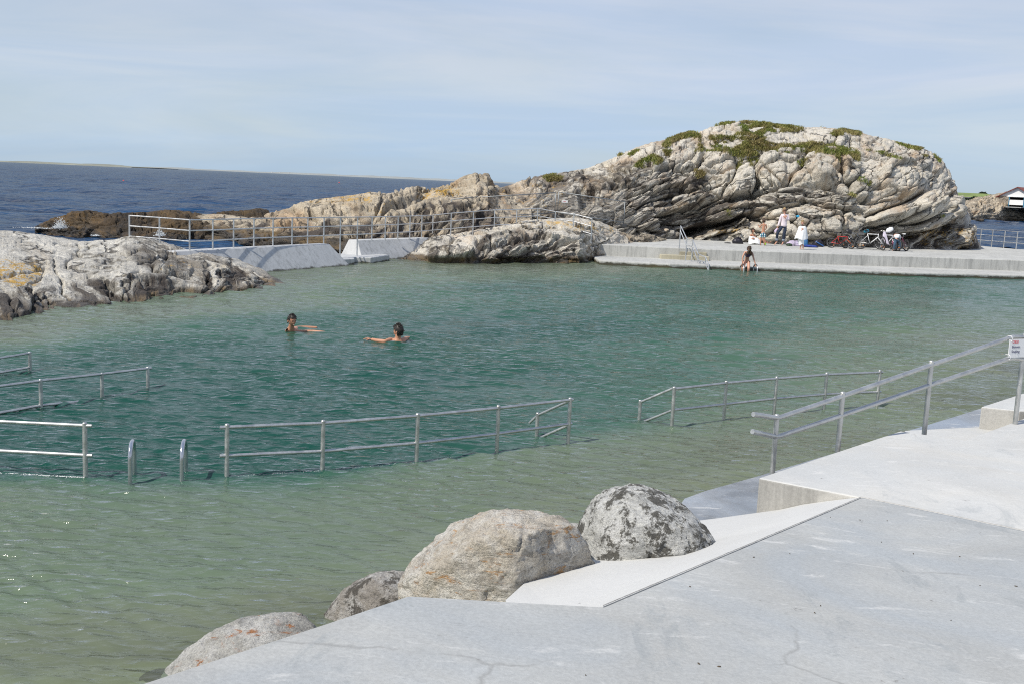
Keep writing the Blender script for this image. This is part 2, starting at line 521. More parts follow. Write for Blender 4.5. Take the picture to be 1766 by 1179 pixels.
# ------------------------------------------------------------------ rock outcrops
def outcrop(name, label, ctrl, n, mat, slope, zb=-0.4, back=5.0, a=1.0, b=1.0, cracks=(), blocks=(), lays=(), lichens=(), recess=(), seed=1,
            cell=(46, 20), pil=0.16, strata=0.16, sth=0.30, low=0.30, fine=0.05, wetz=0.35, wetall=0.0, rough=1.2, laybase=0.15, nb=40, wcell=None, crw=1.0, kind='structure', cat='rock'):
    nu, nv = n
    ct = np.array([[c[0], c[1], c[2], c[3], (c[4] if len(c) > 4 else zb)] for c in ctrl], float)
    px = np.linspace(ct[0, 0], ct[-1, 0], nu)
    # base given as a pixel row is where the rock meets z = 0 (or its base level)
    Yb_c = []
    for c in ct:
        if c[3] > 300:
            Yb_c.append(at(c[0], c[3], Z=max(0.0, c[4])).y)
        else:
            Yb_c.append(c[3])
    cp, Yc, Yb, zbs = (np.interp(px, ct[:, 0], q) for q in (ct[:, 1], ct[:, 2], np.array(Yb_c), ct[:, 4]))
    cp = cp + rough * fbm(np.stack([px / 9, px * 0, px * 0], -1), 1.0, 4, 0.6, seed + 50)
    C = at(px, cp, Y=Yc)
    v0 = cp.copy()
    for _ in range(3):
        p0, p1 = at(px, v0, Y=Yb), at(px, v0 + 10, Y=Yb)
        v0 = v0 + (zbs - p0[:, 2]) / (p1[:, 2] - p0[:, 2]) * 10
    B = at(px, v0, Y=Yb)
    C[:, 2] = np.maximum(C[:, 2], zbs + 0.05)
    th = np.linspace(0, 1, nv)[None, :] * math.pi / 2
    h = (1 - np.cos(th) ** a)[..., None]; vv = np.sin(th) ** b
    F = B[:, None, :] + (C - B)[:, None, :] * h
    F[..., 2] = zbs[:, None] + (C[:, 2] - zbs)[:, None] * vv
    ph = (np.linspace(0, 1, nb + 1)[1:][None, :]) * math.pi / 2
    bk = back * np.minimum(1.0, (C[:, 2] - zbs) / 1.0)[:, None]
    Bk = np.stack([C[:, 0][:, None] + 0 * ph, C[:, 1][:, None] + bk * np.sin(ph), zbs[:, None] + (C[:, 2] - zbs)[:, None] * np.cos(ph)], -1)
    P = np.concatenate([F, Bk], 1)
    u, v = proj(P)
    N = grid_normals(P)
    if (N[nu // 2, nv // 3, 1]) > 0: N = -N
    mpp = P[..., 1] / FPX
    jit = fbm(P, 1.1, 4, 0.6, seed + 3)
    jit2 = fbm(P, 1.3, 4, 0.6, seed + 7)
    uj, vj = u + jit * 5 * 0.03 / mpp, v + jit2 * 4 * 0.03 / mpp
    sx = np.array([s_[0] for s_ in slope], float); sm = np.array([s_[1] for s_ in slope], float)
    gx = np.linspace(px[0] - 60, px[-1] + 60, 400)
    gM = np.concatenate([[0], np.cumsum(0.5 * (np.interp(gx[1:], sx, sm) + np.interp(gx[:-1], sx, sm)) * np.diff(gx))])
    s = -(v - np.interp(u, gx, gM)) * mpp            # metres across the layering
    al = P[..., 0] + 0.4 * P[..., 1]
    warp = fbm(P, 0.45, 4, 0.55, seed + 11)
    Lay = np.zeros(u.shape) + laybase
    for poly, w in lays: Lay = Lay + soft_poly(uj, vj, poly, 6) * w
    Lay = np.clip(Lay, 0, 1)
    D = low * fbm(P, 0.28, 3, 0.5, seed + 1)
    # rounded blocks separated by joints
    for k, (cx_, cy_, aw) in enumerate(((cell[0], cell[1], 1.0), (cell[0] * 0.42, cell[1] * 0.45, 0.30))):
        if wcell: f1, f2, idv, ti = worley(al / (wcell[0] * (1, .45)[k]) + warp * 0.9, (P[..., 1] * .8 + P[..., 2] * 1.2) / (wcell[1] * (1, .45)[k]) + jit2 * .5 + warp * .5, seed + 20 + k)
        else: f1, f2, idv, ti = worley((uj + jit2 * 6) / cx_ + warp * 0.5, (-s / mpp + jit * 4) / cy_ + warp * 0.6, seed + 20 + k)
        e = f2 - f1
        D = D + pil * aw * ((np.minimum(e * 6.0, 1) ** 0.6 - 0.85) * (1 - 0.5 * Lay) * .5 + 1.5 * (idv - 0.5) + 3.6 * ti - 1.3 * np.exp(-(e / .045) ** 2) * (jit > -.25))
    # layered ledges
    for k, (tk, aw) in enumerate(((sth, 1.0), (sth * 0.33, 0.45))):
        q = (s + warp * 0.55 + 0.10 * fbm(P, 1.7, 3, 0.5, seed + 31)) / tk
        i = np.floor(q); f = q - i
        h0 = np.clip(.5 + .85 * vn(al / (tk * 11) + i * 3.7 + warp, i * 1.31 + .5, i * 0 + k, seed + 5), 0, 1); h1 = np.clip(.5 + .85 * vn(al / (tk * 11) + (i + 1) * 3.7 + warp, (i + 1) * 1.31 + .5, i * 0 + k, seed + 5), 0, 1)
        val = h0 + (h1 - h0) * sstep(0.86, 1.0, f) + 0.10 * (1 - (2 * np.clip(f / 0.8, 0, 1) - 1) ** 2)
        D = D + strata * aw * (val - 0.62) * (0.18 + 1.15 * Lay)
    for cxp, cyp, rx, ry, rot, hh in blocks:
        cr, sr = math.cos(R(rot)), math.sin(R(rot))
        dx, dy = (uj * 0.5 + u * 0.5) - cxp, (vj * 0.5 + v * 0.5) - cyp
        q = ((dx * cr + dy * sr) / rx) ** 2; q2 = ((-dx * sr + dy * cr) / ry) ** 2
        r2 = (q ** 1.3 + q2 ** 1.3)
        D = D + hh * .8 * (np.minimum(1, 2.6 * np.clip(1 - r2, 0, 1)) ** .8 * .75 + .25 * np.clip(1 - r2, 0, 1) ** .5)
    for poly, dep, soft in recess:
        D = D - dep * soft_poly(uj, vj, poly, soft)
    for poly, w, dep in cracks:
        d = seg_dist(uj, vj, poly)
        D = D - 1.35 * dep * np.exp(-(d / w) ** 2) - dep * 0.35 * np.exp(-(d / (w * 3.0)) ** 2)
    K = np.ones(u.shape[1]); K[-nb:] = np.linspace(1, 0.15, nb)
    edge = sstep(0, 0.012, np.arange(nu) / nu) * sstep(0, 0.012, 1 - np.arange(nu) / nu)
    D = D * K[None, :] * np.maximum(edge[:, None], 0.1) * np.minimum(1, (C[:, 2] - zbs)[:, None] / max(1.0, 0.42 * (C[:, 2] - zbs).max()))
    crest = np.abs(np.arange(P.shape[1]) - nv)[None, :]
    D = D * (0.35 + 0.65 * sstep(0, nv * 0.14, crest))
    P = P + N * D[..., None]
    N2 = grid_normals(P)
    if (N2[nu // 2, nv // 3, 1]) > 0: N2 = -N2
    D2 = fine * (fbm(P, 3.4, 4, 0.6, seed + 41) + 0.7 * np.abs(fbm(P, 1.5, 3, 0.55, seed + 43)))
    P = P + N2 * (D2 * np.maximum(edge[:, None], 0.1))[..., None]
    # keep the skyline at its measured height
    for _ in range(2):
        uu, v2 = proj(P); jm = v2.argmin(1); ar = np.arange(nu)
        Ys = P[ar, jm, 1]; zc_ = P[ar, jm, 2]
        tgt = at(px, np.interp(uu[ar, jm], px, cp), Y=Ys)[:, 2]
        k_ = np.clip((tgt - zbs) / np.maximum(zc_ - zbs, .05), .5, 1.12)
        ker = np.ones(13) / 13; k_ = np.convolve(np.pad(k_, 6, 'edge'), ker, 'valid')
        hgt_ = np.clip((P[..., 2] - zbs[:, None]) / np.maximum(zc_ - zbs, .05)[:, None], 0, 1.2)
        P[..., 2] += (k_ - 1)[:, None] * np.maximum(zc_ - zbs, .05)[:, None] * hgt_ ** 1.5
    N2 = grid_normals(P)
    if (N2[nu // 2, nv // 3, 1]) > 0: N2 = -N2
    Lc = np.zeros(u.shape)
    for poly, w in lichens: Lc = np.maximum(Lc, w * soft_poly(uj, vj, poly, 10))
    wet = np.clip(sstep(wetz + 0.35, wetz - 0.15, P[..., 2]) + wetall, 0, 1)
    F_ = grid_faces(nu, P.shape[1])
    V_ = P.reshape(-1, 3)
    # check winding
    q = V_[F_[len(F_) // 3]]
    o = mesh_obj(name, V_, F_, mat)
    if N2[nu // 2, nv // 3, 1] * np.cross(P[nu // 2 + 1, nv // 3] - P[nu // 2, nv // 3], P[nu // 2, nv // 3 + 1] - P[nu // 2, nv // 3])[1] < 0:
        o.data.flip_normals()
    add_attr(o.data, 'sv', np.stack([al, al * 0, s + warp * 0.35], -1).reshape(-1, 3), 'FLOAT_VECTOR')
    add_attr(o.data, 'mk', np.stack([Lay, Lc, wet, np.ones_like(Lay)], -1).reshape(-1, 4), 'FLOAT_COLOR')
    tag(o, label, cat, kind=kind)
    return o, P, N2
# ------------------------------------------------------------------ shared materials
M_steel = steel('brushed_steel')
M_steel_pale = steel('pale_galvanised_steel', (0.62, 0.63, 0.63), 0.42)
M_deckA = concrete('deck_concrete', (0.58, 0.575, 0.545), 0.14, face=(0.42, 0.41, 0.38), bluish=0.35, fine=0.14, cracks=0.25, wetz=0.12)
M_ramp = concrete('trowelled_concrete', (0.445, 0.452, 0.436), 0.16, bluish=0.55, fine=0.28, cracks=0.5)
M_white = concrete('white_mortar', (0.60, 0.60, 0.58), 0.08, fine=0.10)
M_quay = concrete('quay_concrete', (0.53, 0.53, 0.50), 0.16, streaks=0.5, wetz=0.12, fine=0.25, scale=0.6)
M_ledge = concrete('ledge_concrete', (0.52, 0.52, 0.49), 0.18, streaks=0.5, wetz=0.11, fine=0.25, scale=0.6, stain=(0.10, 0.085, 0.045))
M_step = concrete('stained_step_concrete', (0.50, 0.46, 0.34), 0.25, streaks=0.3, wetz=0.16, stain=(0.40, 0.24, 0.04), scale=0.8)
M_wetledge = concrete('damp_concrete', (0.33, 0.355, 0.38), 0.55, bluish=0.9, fine=0.25, rough=0.3, scale=1.6)
M_wall = concrete('board_marked_concrete', (0.52, 0.53, 0.53), 0.07, streaks=0.42, wetz=0.06, fine=0.12, stain=(0.12, 0.12, 0.08))
M_rock = rock_mat('pale_gneiss')
M_rock_b = rock_mat('ridge_gneiss', pale=(0.52, 0.45, 0.34), tan=(0.44, 0.27, 0.13), dark=(0.10, 0.085, 0.065), bias=-0.008)
M_skerry = rock_mat('weedy_dark_rock', pale=(0.10, 0.068, 0.034), mid=(0.045, 0.032, 0.02), dark=(0.035, 0.028, 0.02), tan=(0.20, 0.115, 0.035), streak=(0.02, 0.017, 0.014), wet=(0.018, 0.015, 0.012), algae=(0.13, 0.075, 0.02), lichen=(0.22, 0.12, 0.03))
M_leftrock = rock_mat('lichened_shore_rock', pale=(0.62, 0.60, 0.54), mid=(0.33, 0.31, 0.265), dark=(0.095, 0.088, 0.075), tan=(0.44, 0.36, 0.25), bias=-.004, wet=(0.07, 0.058, 0.044), algae=(0.22, 0.15, 0.07))

# ------------------------------------------------------------------ water
def water_material(name, diffuse_shallow, diffuse_deep, k, rough, wave, tint, spec=1.0, far=False):
    t = NT(name)
    P = t.pos()
    geo_scale = t.attr('dep', 'Fac') if not far else None
    # wind ripples: short crests lying across the wind
    m1 = t.mapping(P, (0.9, 2.3, 1), (0, 0, R(12)))
    m2 = t.mapping(P, (1.0, 1.9, 1), (0, 0, R(-16)))
    m3 = t.mapping(P, (1.0, 1.6, 1), (0, 0, R(28)))
    if far:
        h = None
        for sc_, am_ in ((2.4, .06), (0.9, .14), (0.3, .30)):
            q = t.math('MULTIPLY', t.noise(m1 if sc_ in (1.1, .11) else m2, sc_, 2, 0.5, 0.4), am_)
            h = q if h is None else t.math('ADD', h, q)
    else:
        m4 = t.mapping(P, (0.95, 2.1, 1), (0, 0, R(21))); m5 = t.mapping(P, (1.1, 1.9, 1), (0, 0, R(3)))
        def ridge(v):
            return t.math('POWER', t.math('SUBTRACT', 1.0, t.math('ABSOLUTE', t.math('MULTIPLY_ADD', v, 2.0, -1.0)), clamp=True), 1.6)
        a = ridge(t.noise(m4, 3.0, 1, 0.4, 0.25)); b = ridge(t.noise(m5, 4.1, 1, 0.4, 0.25)); c_ = t.noise(m4, 9.0, 3, 0.55, 0.2)
        gp = t.rng(t.noise(P, 0.35, 3, 0.5), 0.35, 0.65, 0.45, 1.25)
        h = t.math('ADD', t.math('ADD', t.math('MULTIPLY', a, 0.75), t.math('MULTIPLY', b, 0.5)), t.math('MULTIPLY', c_, 0.5))
        h = t.math('MULTIPLY', h, gp)
    nrm = t.bump(h, wave)
    fr = t.n('ShaderNodeFresnel', {'IOR': t.rng(t.n('ShaderNodeNewGeometry').outputs['Backfacing'], 0, 1, 1.33, 1 / 1.33), 'Normal': nrm})
    gl = t.n('ShaderNodeBsdfGlossy', {'Roughness': rough, 'Normal': nrm, 'Color': (spec, spec, spec, 1)})
    if far:
        gust = t.noise(t.mapping(P, (0.10, 0.30, 1), (0, 0, R(8))), 1.0, 9, 0.75)
        col = t.mix(t.rng(gust, 0.42, 0.58), diffuse_shallow, diffuse_deep)
        body = t.n('ShaderNodeBsdfDiffuse', {'Color': col}).outputs[0]
    else:
        dep = geo_scale
        f = t.math('SUBTRACT', 1.0, t.math('POWER', 2.718, t.math('MULTIPLY', dep, -k)), clamp=True)
        col = t.ramp(t.rng(dep, 0.0, 2.0), [(0.05, (0.22, 0.235, 0.165)), (0.25, diffuse_shallow[:3]), (0.48, (0.046, 0.112, 0.078)), (0.78, diffuse_deep[:3])])
        df = t.n('ShaderNodeBsdfDiffuse', {'Color': col})
        tr = t.n('ShaderNodeBsdfTransparent', {'Color': tint})
        mx = t.n('ShaderNodeMixShader', {0: f}); t.set(mx.inputs[1], tr); t.set(mx.inputs[2], df)
        body = mx.outputs[0]
    fo = t.n('ShaderNodeMixShader', {0: fr.outputs[0]})
    t.t.links.new(body, fo.inputs[1]); t.t.links.new(gl.outputs[0], fo.inputs[2])
    t.t.links.new(fo.outputs[0], t.out.inputs[0])
    return t.m
M_pool = water_material('pool_water', (0.142, 0.190, 0.126, 1), (0.010, 0.062, 0.045, 1), 3.4, 0.08, 0.030, (0.76, 0.88, 0.76, 1), spec=0.80)
M_sea = water_material('open_sea_water', (0.003, 0.028, 0.080, 1), (0.012, 0.062, 0.15, 1), 1, 0.10, 1.0, (1, 1, 1, 1), spec=0.50, far=True)
M_sand = simple('pool_sand', (0.50, 0.47, 0.34), 0.9, var=0.35, scale=1.3)

# depth of the pool measured at points of the photograph
DP = [(0, 1179, .35), (100, 1150, .22), (200, 1110, .30), (0, 1000, .62), (300, 980, .55), (250, 1160, .08), (560, 1075, .12), (600, 940, .55), (700, 950, .35), (800, 860, .5), (950, 880, .3),
      (1000, 800, .45), (1250, 850, .12), (1150, 790, .4), (1300, 790, .25), (1400, 730, .45), (1500, 760, .2), (1640, 700, .3), (1700, 690, .2), (1760, 640, .15), (1600, 650, .35),
      (0, 860, .5), (300, 880, .55), (150, 640, 1.5), (300, 700, 1.7), (500, 740, 1.7), (300, 600, 1.5), (500, 620, 1.5), (700, 650, 1.6), (700, 700, 1.5), (900, 640, 1.4), (900, 720, 1.3),
      (100, 700, 1.8), (100, 780, 1.8), (400, 780, 1.7), (1000, 700, 1.1), (1150, 640, 1.0), (1300, 620, .9), (1300, 690, .75), (1500, 600, .7), (1700, 560, .55), (1766, 600, .3), (1500, 640, .55),
      (0, 575, .25), (100, 560, .3), (250, 540, .4), (400, 525, .45), (500, 510, .5), (200, 570, .9), (400, 560, 1.1), (600, 560, 1.3), (800, 570, 1.5), (1000, 560, 1.4), (1200, 560, 1.1),
      (480, 480, .3), (600, 465, .35), (700, 455, .3), (600, 480, .55), (750, 475, .6), (700, 510, .9), (900, 500, 1.1), (1100, 500, 1.1), (800, 456, .25), (950, 460, .3), (1020, 460, .35),
      (1100, 475, .8), (1300, 480, 1.0), (1300, 520, 1.1), (1500, 490, 1.0), (1500, 540, .9), (1700, 500, .9), (1766, 490, 1.0), (-200, 800, 1.8), (-200, 1000, .6), (2000, 600, .6), (2000, 490, 1.0), (-200, 600, 1.0), (2300, 700, .3)]
_dw = at([d[0] for d in DP], [d[1] for d in DP], Z=0.0)
_dd = np.array([d[2] for d in DP])
SHELF = [tuple(at(x, y, Z=0.0)[:2]) for x, y in ((-400, 800), (0, 816), (150, 824), (391, 824), (556, 814), (718, 797), (857, 780), (981, 764), (1060, 752))]
def depth_at(x, y):
    q = np.zeros(x.shape); w = np.zeros(x.shape)
    sc = 0.35 + 0.09 * np.maximum(y, 3)
    for (px_, py_, _), d in zip(_dw, _dd):
        r2 = ((x - px_) ** 2 + (y - py_) ** 2) / sc ** 2
        k = 1.0 / (r2 + 0.30) ** 1.9
        q += k * d; w += k
    d = q / w
    # ramp wall below the railing: the shelf ends there
    bx = np.array([s_[0] for s_ in SHELF]); by = np.array([s_[1] for s_ in SHELF])
    yl = np.interp(x, bx, by)
    side = np.where((x < bx[-1]), y - yl, -5.0)
    near = (y < yl) & (x < bx[-1])
    d = np.where(near, np.minimum(d, 0.52 + .75 * sstep(1.5, -.1, yl - y)), d)
    # narrow submerged shelf along the foot of the ramp
    e0, e1, e2 = (at(a_, b_, Z=0.0) for a_, b_ in ((60, 1190), (276, 1123), (560, 1052)))
    for p_, q_ in ((e0, e1), (e1, e2)):
        cr_ = (q_.x - p_.x) * (y - p_.y) - (q_.y - p_.y) * (x - p_.x)
        seg_ = (cr_ < 0) & (x < e2.x) & (x > -4)
        d = np.where(seg_ & (x > p_.x - (.0 if p_ is e1 else 2)) & (x <= q_.x), np.minimum(d, .13), d)
    far_ = (x < bx[-1]) & (y >= yl) & (y < yl + 3.5)
    fade = sstep(bx[-1], bx[-1] - 2.0, x)
    d = np.where(far_, np.maximum(d, 0.6 + 0.85 * fade), d)
    return d
Wa, Wb = at(330, 432.5, Z=0.72), at(734, 411, Z=0.72)
wdx = (Wb.x - Wa.x) / (Wb.y - Wa.y)
def wall_x(y): return Wa.x + wdx * (y - Wa.y)
def wave_height(X, Y):
    rng = np.random.RandomState(4)
    H = np.zeros(X.shape)
    g1 = 0.5 + 0.5 * vn(X / 3.1, Y / 2.3, X * 0, 3); g2 = 0.5 + 0.5 * vn(X / 5.3 + 9, Y / 3.9, X * 0, 8)
    n = 84
    for i in range(n):
        lam = 0.14 * (0.95 / 0.14) ** (i / n)
        th = R(-17) + rng.randn() * R(24) + math.pi / 2
        k = 2 * math.pi / lam
        # short ripples fade with distance where the surface mesh gets coarser, longer ones grow
        w = sstep(lam * 95, lam * 50, Y) * (1.0 if lam < 0.45 else 0.25 + 0.9 * sstep(9, 22, Y))
        slope = (0.034 if lam < 0.45 else 0.026) * (1.0 if lam < 0.4 else (0.55 + 0.45 * sstep(7, 18, Y)))
        g = g1 if i % 2 else g2
        a_ = slope / k * w * (0.45 + 1.0 * g)
        ph = rng.rand() * 6.283
        q = k * (X * math.cos(th) + Y * math.sin(th)) + ph
        H += a_ * (np.sin(q) + 0.22 * np.cos(2 * q))
    return H
nx, ny = 760, 980
ys = 3.6 * (47.2 / 3.6) ** (np.linspace(0, 1, ny) ** 0.85)
GX = np.linspace(0, 1, nx)[:, None]; GY = ys[None, :]
x0 = np.maximum(-3.0 - GY * 0.62, -22); x1 = 5 + GY * 0.58
XX = x0 + (x1 - x0) * GX; YY = GY + 0 * GX
ZZ = wave_height(XX, YY)
ripple = lambda cx, cy, r: 0.012 * np.exp(-(np.hypot(XX - cx, YY - cy) / r) ** 2) * np.sin(np.hypot(XX - cx, YY - cy) * 16)
for (px_, py_) in ((500, 570), (560, 575), (650, 585), (700, 580)):
    c_ = at(px_, py_, Z=0.0)
    ZZ = ZZ + ripple(c_.x, c_.y, 1.1)
DEP = depth_at(XX, YY)
PP = np.stack([XX, YY, ZZ], -1)
FF = grid_faces(nx, ny)
mx_ = XX.ravel()[FF].mean(1); my_ = YY.ravel()[FF].mean(1)
keep = (mx_ > wall_x(my_) + 0.05) | ((my_ > 43.6) & (mx_ > wall_x(43.6) - 0.2))
keep &= my_ < 46.5
pool = mesh_obj('pool_water', PP.reshape(-1, 3), FF[keep], M_pool)
if pool.data.polygons[0].normal.z < 0: pool.data.flip_normals()
add_attr(pool.data, 'dep', DEP, 'FLOAT')
tag(pool, 'green tidal pool water with wind ripples', kind='structure')
gx_ = np.linspace(-24, 34, 230)[:, None]; gy_ = np.linspace(1.5, 47.5, 260)[None, :]
fx_, fy_ = gx_ + 0 * gy_, gy_ + 0 * gx_
fz_ = -depth_at(fx_, fy_) - 0.02 + 0.05 * vn(fx_ * 0.8, fy_ * 0.8, fx_ * 0, 9)
floor = mesh_obj('pool_floor', np.stack([fx_, fy_, fz_], -1).reshape(-1, 3), grid_faces(230, 260), M_sand)
if floor.data.polygons[0].normal.z < 0: floor.data.flip_normals()
tag(floor, 'pale sandy bottom of the pool', kind='structure')
SEAZ = -0.14
SEAF = -0.55
ye = 44.2
sea = mesh_obj('sea', [(wall_x(ye), ye, SEAF), (wall_x(ye), 50, SEAF), (40000, 50, SEAF), (40000, 40000, SEAF), (-40000, 40000, SEAF), (-40000, -3000, SEAF), (wall_x(-3000), -3000, SEAF)],
               [(0, 1, 2, 3, 4, 5, 6)], M_sea, smooth=False)
if sea.data.polygons[0].normal.z < 0: sea.data.flip_normals()
bmx = bmesh.new(); bmx.from_mesh(sea.data); bmesh.ops.triangulate(bmx, faces=bmx.faces); bmx.to_mesh(sea.data); bmx.free()
tag(sea, 'dark blue open sea with small waves', kind='structure')

snx, sny = 900, 640
sy = 26.0 * (2600 / 26.0) ** np.linspace(0, 1, sny)[None, :]
sx = np.linspace(0, 1, snx)[:, None] * (1.16 * sy + 8) - 0.60 * sy - 4
syy = sy + 0 * sx
rng = np.random.RandomState(21); sh_ = np.zeros(sx.shape)
for i in range(70):
    lam = 0.7 * (26 / 0.7) ** (i / 70); th = R(-20) + rng.randn() * R(26) + math.pi / 2; k = 2 * math.pi / lam
    w_ = sstep(lam * 110, lam * 45, syy)
    q = k * (sx * math.cos(th) + syy * math.sin(th)) + rng.rand() * 6.283
    sh_ += (0.030 if lam < 9 else 0.016) / k * w_ * (np.sin(q) + .2 * np.cos(2 * q))
sh_ *= 0.6 + 0.8 * (0.5 + 0.5 * vn(sx / 23, syy / 31, sx * 0, 5))
fs_ = grid_faces(snx, sny); mxs = sx.ravel()[fs_].mean(1); mys = syy.ravel()[fs_].mean(1)
ks = (mxs < wall_x(mys) - 0.05) & (mys < 50) | (mys >= 47.5) & (mxs < wall_x(np.minimum(mys, 44)) + 8) | (mys > 70)
waves = mesh_obj('sea', np.stack([sx, syy, SEAZ + sh_], -1).reshape(-1, 3), fs_[ks], M_sea)
if waves.data.polygons[0].normal.z < 0: waves.data.flip_normals()
tag(waves, 'nearer open sea broken into small dark blue waves', kind='structure')

# ------------------------------------------------------------------ near decks
DZ = 0.65
def A(px, py, z=DZ): return at(px, py, Z=z)
apex, q0 = A(1485, 857), A(1766, 915)
deckpts = [A(1308, 823), A(1552, 742.3), A(1662.5, 758), A(1741, 729.5), A(1850, 690), A(2600, 600), A(2600, 1090), q0 + (q0 - apex) * 0.0, apex]
deckpts[6] = q0 + (q0 - apex) * 3.0
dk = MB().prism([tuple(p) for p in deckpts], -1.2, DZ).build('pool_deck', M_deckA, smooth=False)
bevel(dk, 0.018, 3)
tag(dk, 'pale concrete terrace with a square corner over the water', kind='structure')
# second terrace block beyond the notch
b2 = [A(1691.7, 700.7), A(1762, 678), A(2300, 560), A(2300, 700), A(1759, 707.6)]
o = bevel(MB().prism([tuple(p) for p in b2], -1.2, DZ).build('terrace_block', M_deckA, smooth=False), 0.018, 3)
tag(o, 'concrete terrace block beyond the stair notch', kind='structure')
LZ = 0.14
led = [at(1180, 858, Z=LZ), at(1215, 845, Z=LZ), at(1305, 820, Z=LZ), at(1640, 719, Z=LZ), at(1691, 703, Z=LZ), at(2300, 560, Z=LZ), at(2300, 900, Z=LZ), at(1500, 960, Z=LZ), at(1200, 960, Z=LZ), at(1150, 900, Z=LZ)]
o = bevel(MB().prism([tuple(p) for p in led], -1.2, LZ).build('wet_ledge', M_wetledge, smooth=False), 0.015, 2)
tag(o, 'damp bluish concrete ledge just above the water', kind='structure')
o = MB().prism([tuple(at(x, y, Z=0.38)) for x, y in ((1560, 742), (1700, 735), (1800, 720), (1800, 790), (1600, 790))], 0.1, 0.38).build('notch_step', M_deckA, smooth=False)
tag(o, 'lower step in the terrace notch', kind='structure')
# ramp rising towards the camera
jd = (q0 - apex); jd.z = 0; jd.normalize()
up_dir = Vector((-jd.y, jd.x, 0))
if up_dir.y > 0: up_dir = -up_dir
RS = 0.085
rn = jd.cross(Vector((up_dir.x, up_dir.y, RS))).normalized()
if rn.z < 0: rn = -rn
def RP(px, py): return on_plane(px, py, apex, rn)
q1, q2, q3, q4, q5, q6 = RP(1040, 1045), RP(873, 1036), RP(703, 1026), RP(562, 1073.5), RP(235, 1180), RP(60, 1240)
def rz_(x, y): return apex.z - (rn.x * (x - apex.x) + rn.y * (y - apex.y)) / rn.z
ext = [(-5, 2.6), (-7, -4), (14, -6), (18, 0)]
eR = q0 + (q0 - apex) * 3.0
ramp_poly = [tuple(apex), tuple(q1), tuple(q2), tuple(q3), tuple(q4), tuple(q5), tuple(q6)] + [(x, y, rz_(x, y)) for x, y in ext] + [(eR.x, eR.y, rz_(eR.x, eR.y))]
o = MB().prism([(p[0], p[1], p[2] + 0.002) for p in ramp_poly], -0.8, 0).build('ramp', M_ramp, smooth=False)
bevel(o, 0.02, 3)
tag(o, 'blue grey trowelled concrete ramp in the foreground', kind='structure')
# white mortar slope between ramp and boulders
c0_ = A(1308, 823)
fn = (apex - c0_).cross(Vector((0, 0, 1))).normalized()
def FP(px, py): return on_plane(px, py, apex + fn * .004 * (1 if fn.y < 0 else -1), fn)
slope_pts = [tuple(apex), tuple(q1)] + [tuple(at(x, y, Z=z)) for x, y, z in ((960, 1060, .80), (880, 1052, .72), (872, 1034, .66), (905, 1004, .55), (985, 955, .44), (1100, 915, .36), (1180, 900, .34), (1235, 893, .34))] + [tuple(FP(x, y)) for x, y in ((1303, 888.5), (1345, 878), (1385, 869), (1430, 862.5), (1465, 858.5))]
M_joint = simple('dark_joint_sealant', (0.42, 0.41, 0.39), 0.9, var=0.4, scale=20)
ws = MB()
n_ = len(slope_pts)
ws.add(slope_pts + [(p[0], p[1], p[2] - 0.35) for p in slope_pts], [tuple(range(n_)), tuple(range(2 * n_ - 1, n_ - 1, -1))] + [(i, n_ + i, n_ + (i + 1) % n_, (i + 1) % n_) for i in range(n_)])
o = ws.build('mortar_slope', M_white, smooth=False)
tag(o, 'bright white mortar slope running down to the boulders', kind='structure')
bmx = bmesh.new(); bmx.from_mesh(o.data); bmesh.ops.recalc_face_normals(bmx, faces=bmx.faces); bmx.to_mesh(o.data); bmx.free()
# joints: thin raised sealant beads with uneven width
rj = random.Random(2)
def bead(a, b, w, name):
    m = MB(); n = 90; L = []
    side = (b - a).cross(Vector((0, 0, 1))).normalized()
    v = []
    for i in range(n + 1):
        t = i / n
        c = a.lerp(b, t) + side * rj.uniform(-0.25, 0.25) * w
        ww = w * rj.uniform(0.25, 1.0)
        v += [c - side * ww + Vector((0, 0, .004)), c + Vector((0, 0, .009)), c + side * ww + Vector((0, 0, .004))]
    f = []
    for i in range(n):
        f += [(3 * i, 3 * i + 1, 3 * i + 4, 3 * i + 3), (3 * i + 1, 3 * i + 2, 3 * i + 5, 3 * i + 4)]
    o = m.add(v, f).build(name, M_joint)
    return tag(o, None, None, kind='structure')
tag(bead(apex, q1, 0.003, 'slope_joint'), 'thin dark joint between the white slope and the ramp')
tag(bead(apex, q0 + (q0 - apex) * 1.2, 0.0035, 'deck_joint'), 'thin joint between terrace and ramp')

# ------------------------------------------------------------------ far quay
QZ = 0.64
def Q(px, py, z=QZ): return at(px, py, Z=z)
qf = [Q(1022, 421), Q(1136, 426.5), Q(1298, 433), Q(1467, 439), Q(1580, 443), Q(1766, 449.5), Q(2100, 461)]
qb = [Q(2100, 447), Q(1753, 429.8), Q(1690, 424.3), Vector((26.5, 72, QZ)), Vector((6.5, 72, QZ)), Q(1060, 411)]
MB().prism([tuple(p) for p in qf + qb], -1.6, QZ)
o = bevel(MB().prism([tuple(p) for p in qf + qb], -1.6, QZ).build('quay', M_quay, smooth=False), 0.03, 2)
tag(o, 'long pale concrete quay across the pool', kind='structure')
QL = 0.17
ql = [Q(1020, 441, QL), Q(1034, 449, QL), Q(1155, 455.2, QL), Q(1245, 458, QL), Q(1359, 462, QL), Q(1580, 470.3, QL), Q(1766, 475, QL), Q(2100, 486, QL)]
qlb = [Q(2100, 461) + Vector((0, .5, 0)), Q(1580, 443) + Vector((0, .5, 0)), Q(1298, 433) + Vector((0, .5, 0)), Q(1030, 421.5) + Vector((0, .5, 0))]
o = bevel(MB().prism([(p.x, p.y, QL) for p in ql + qlb], -1.6, QL).build('quay_ledge', M_ledge, smooth=False), 0.05, 2)
tag(o, 'low quay ledge along the waterline', kind='structure')
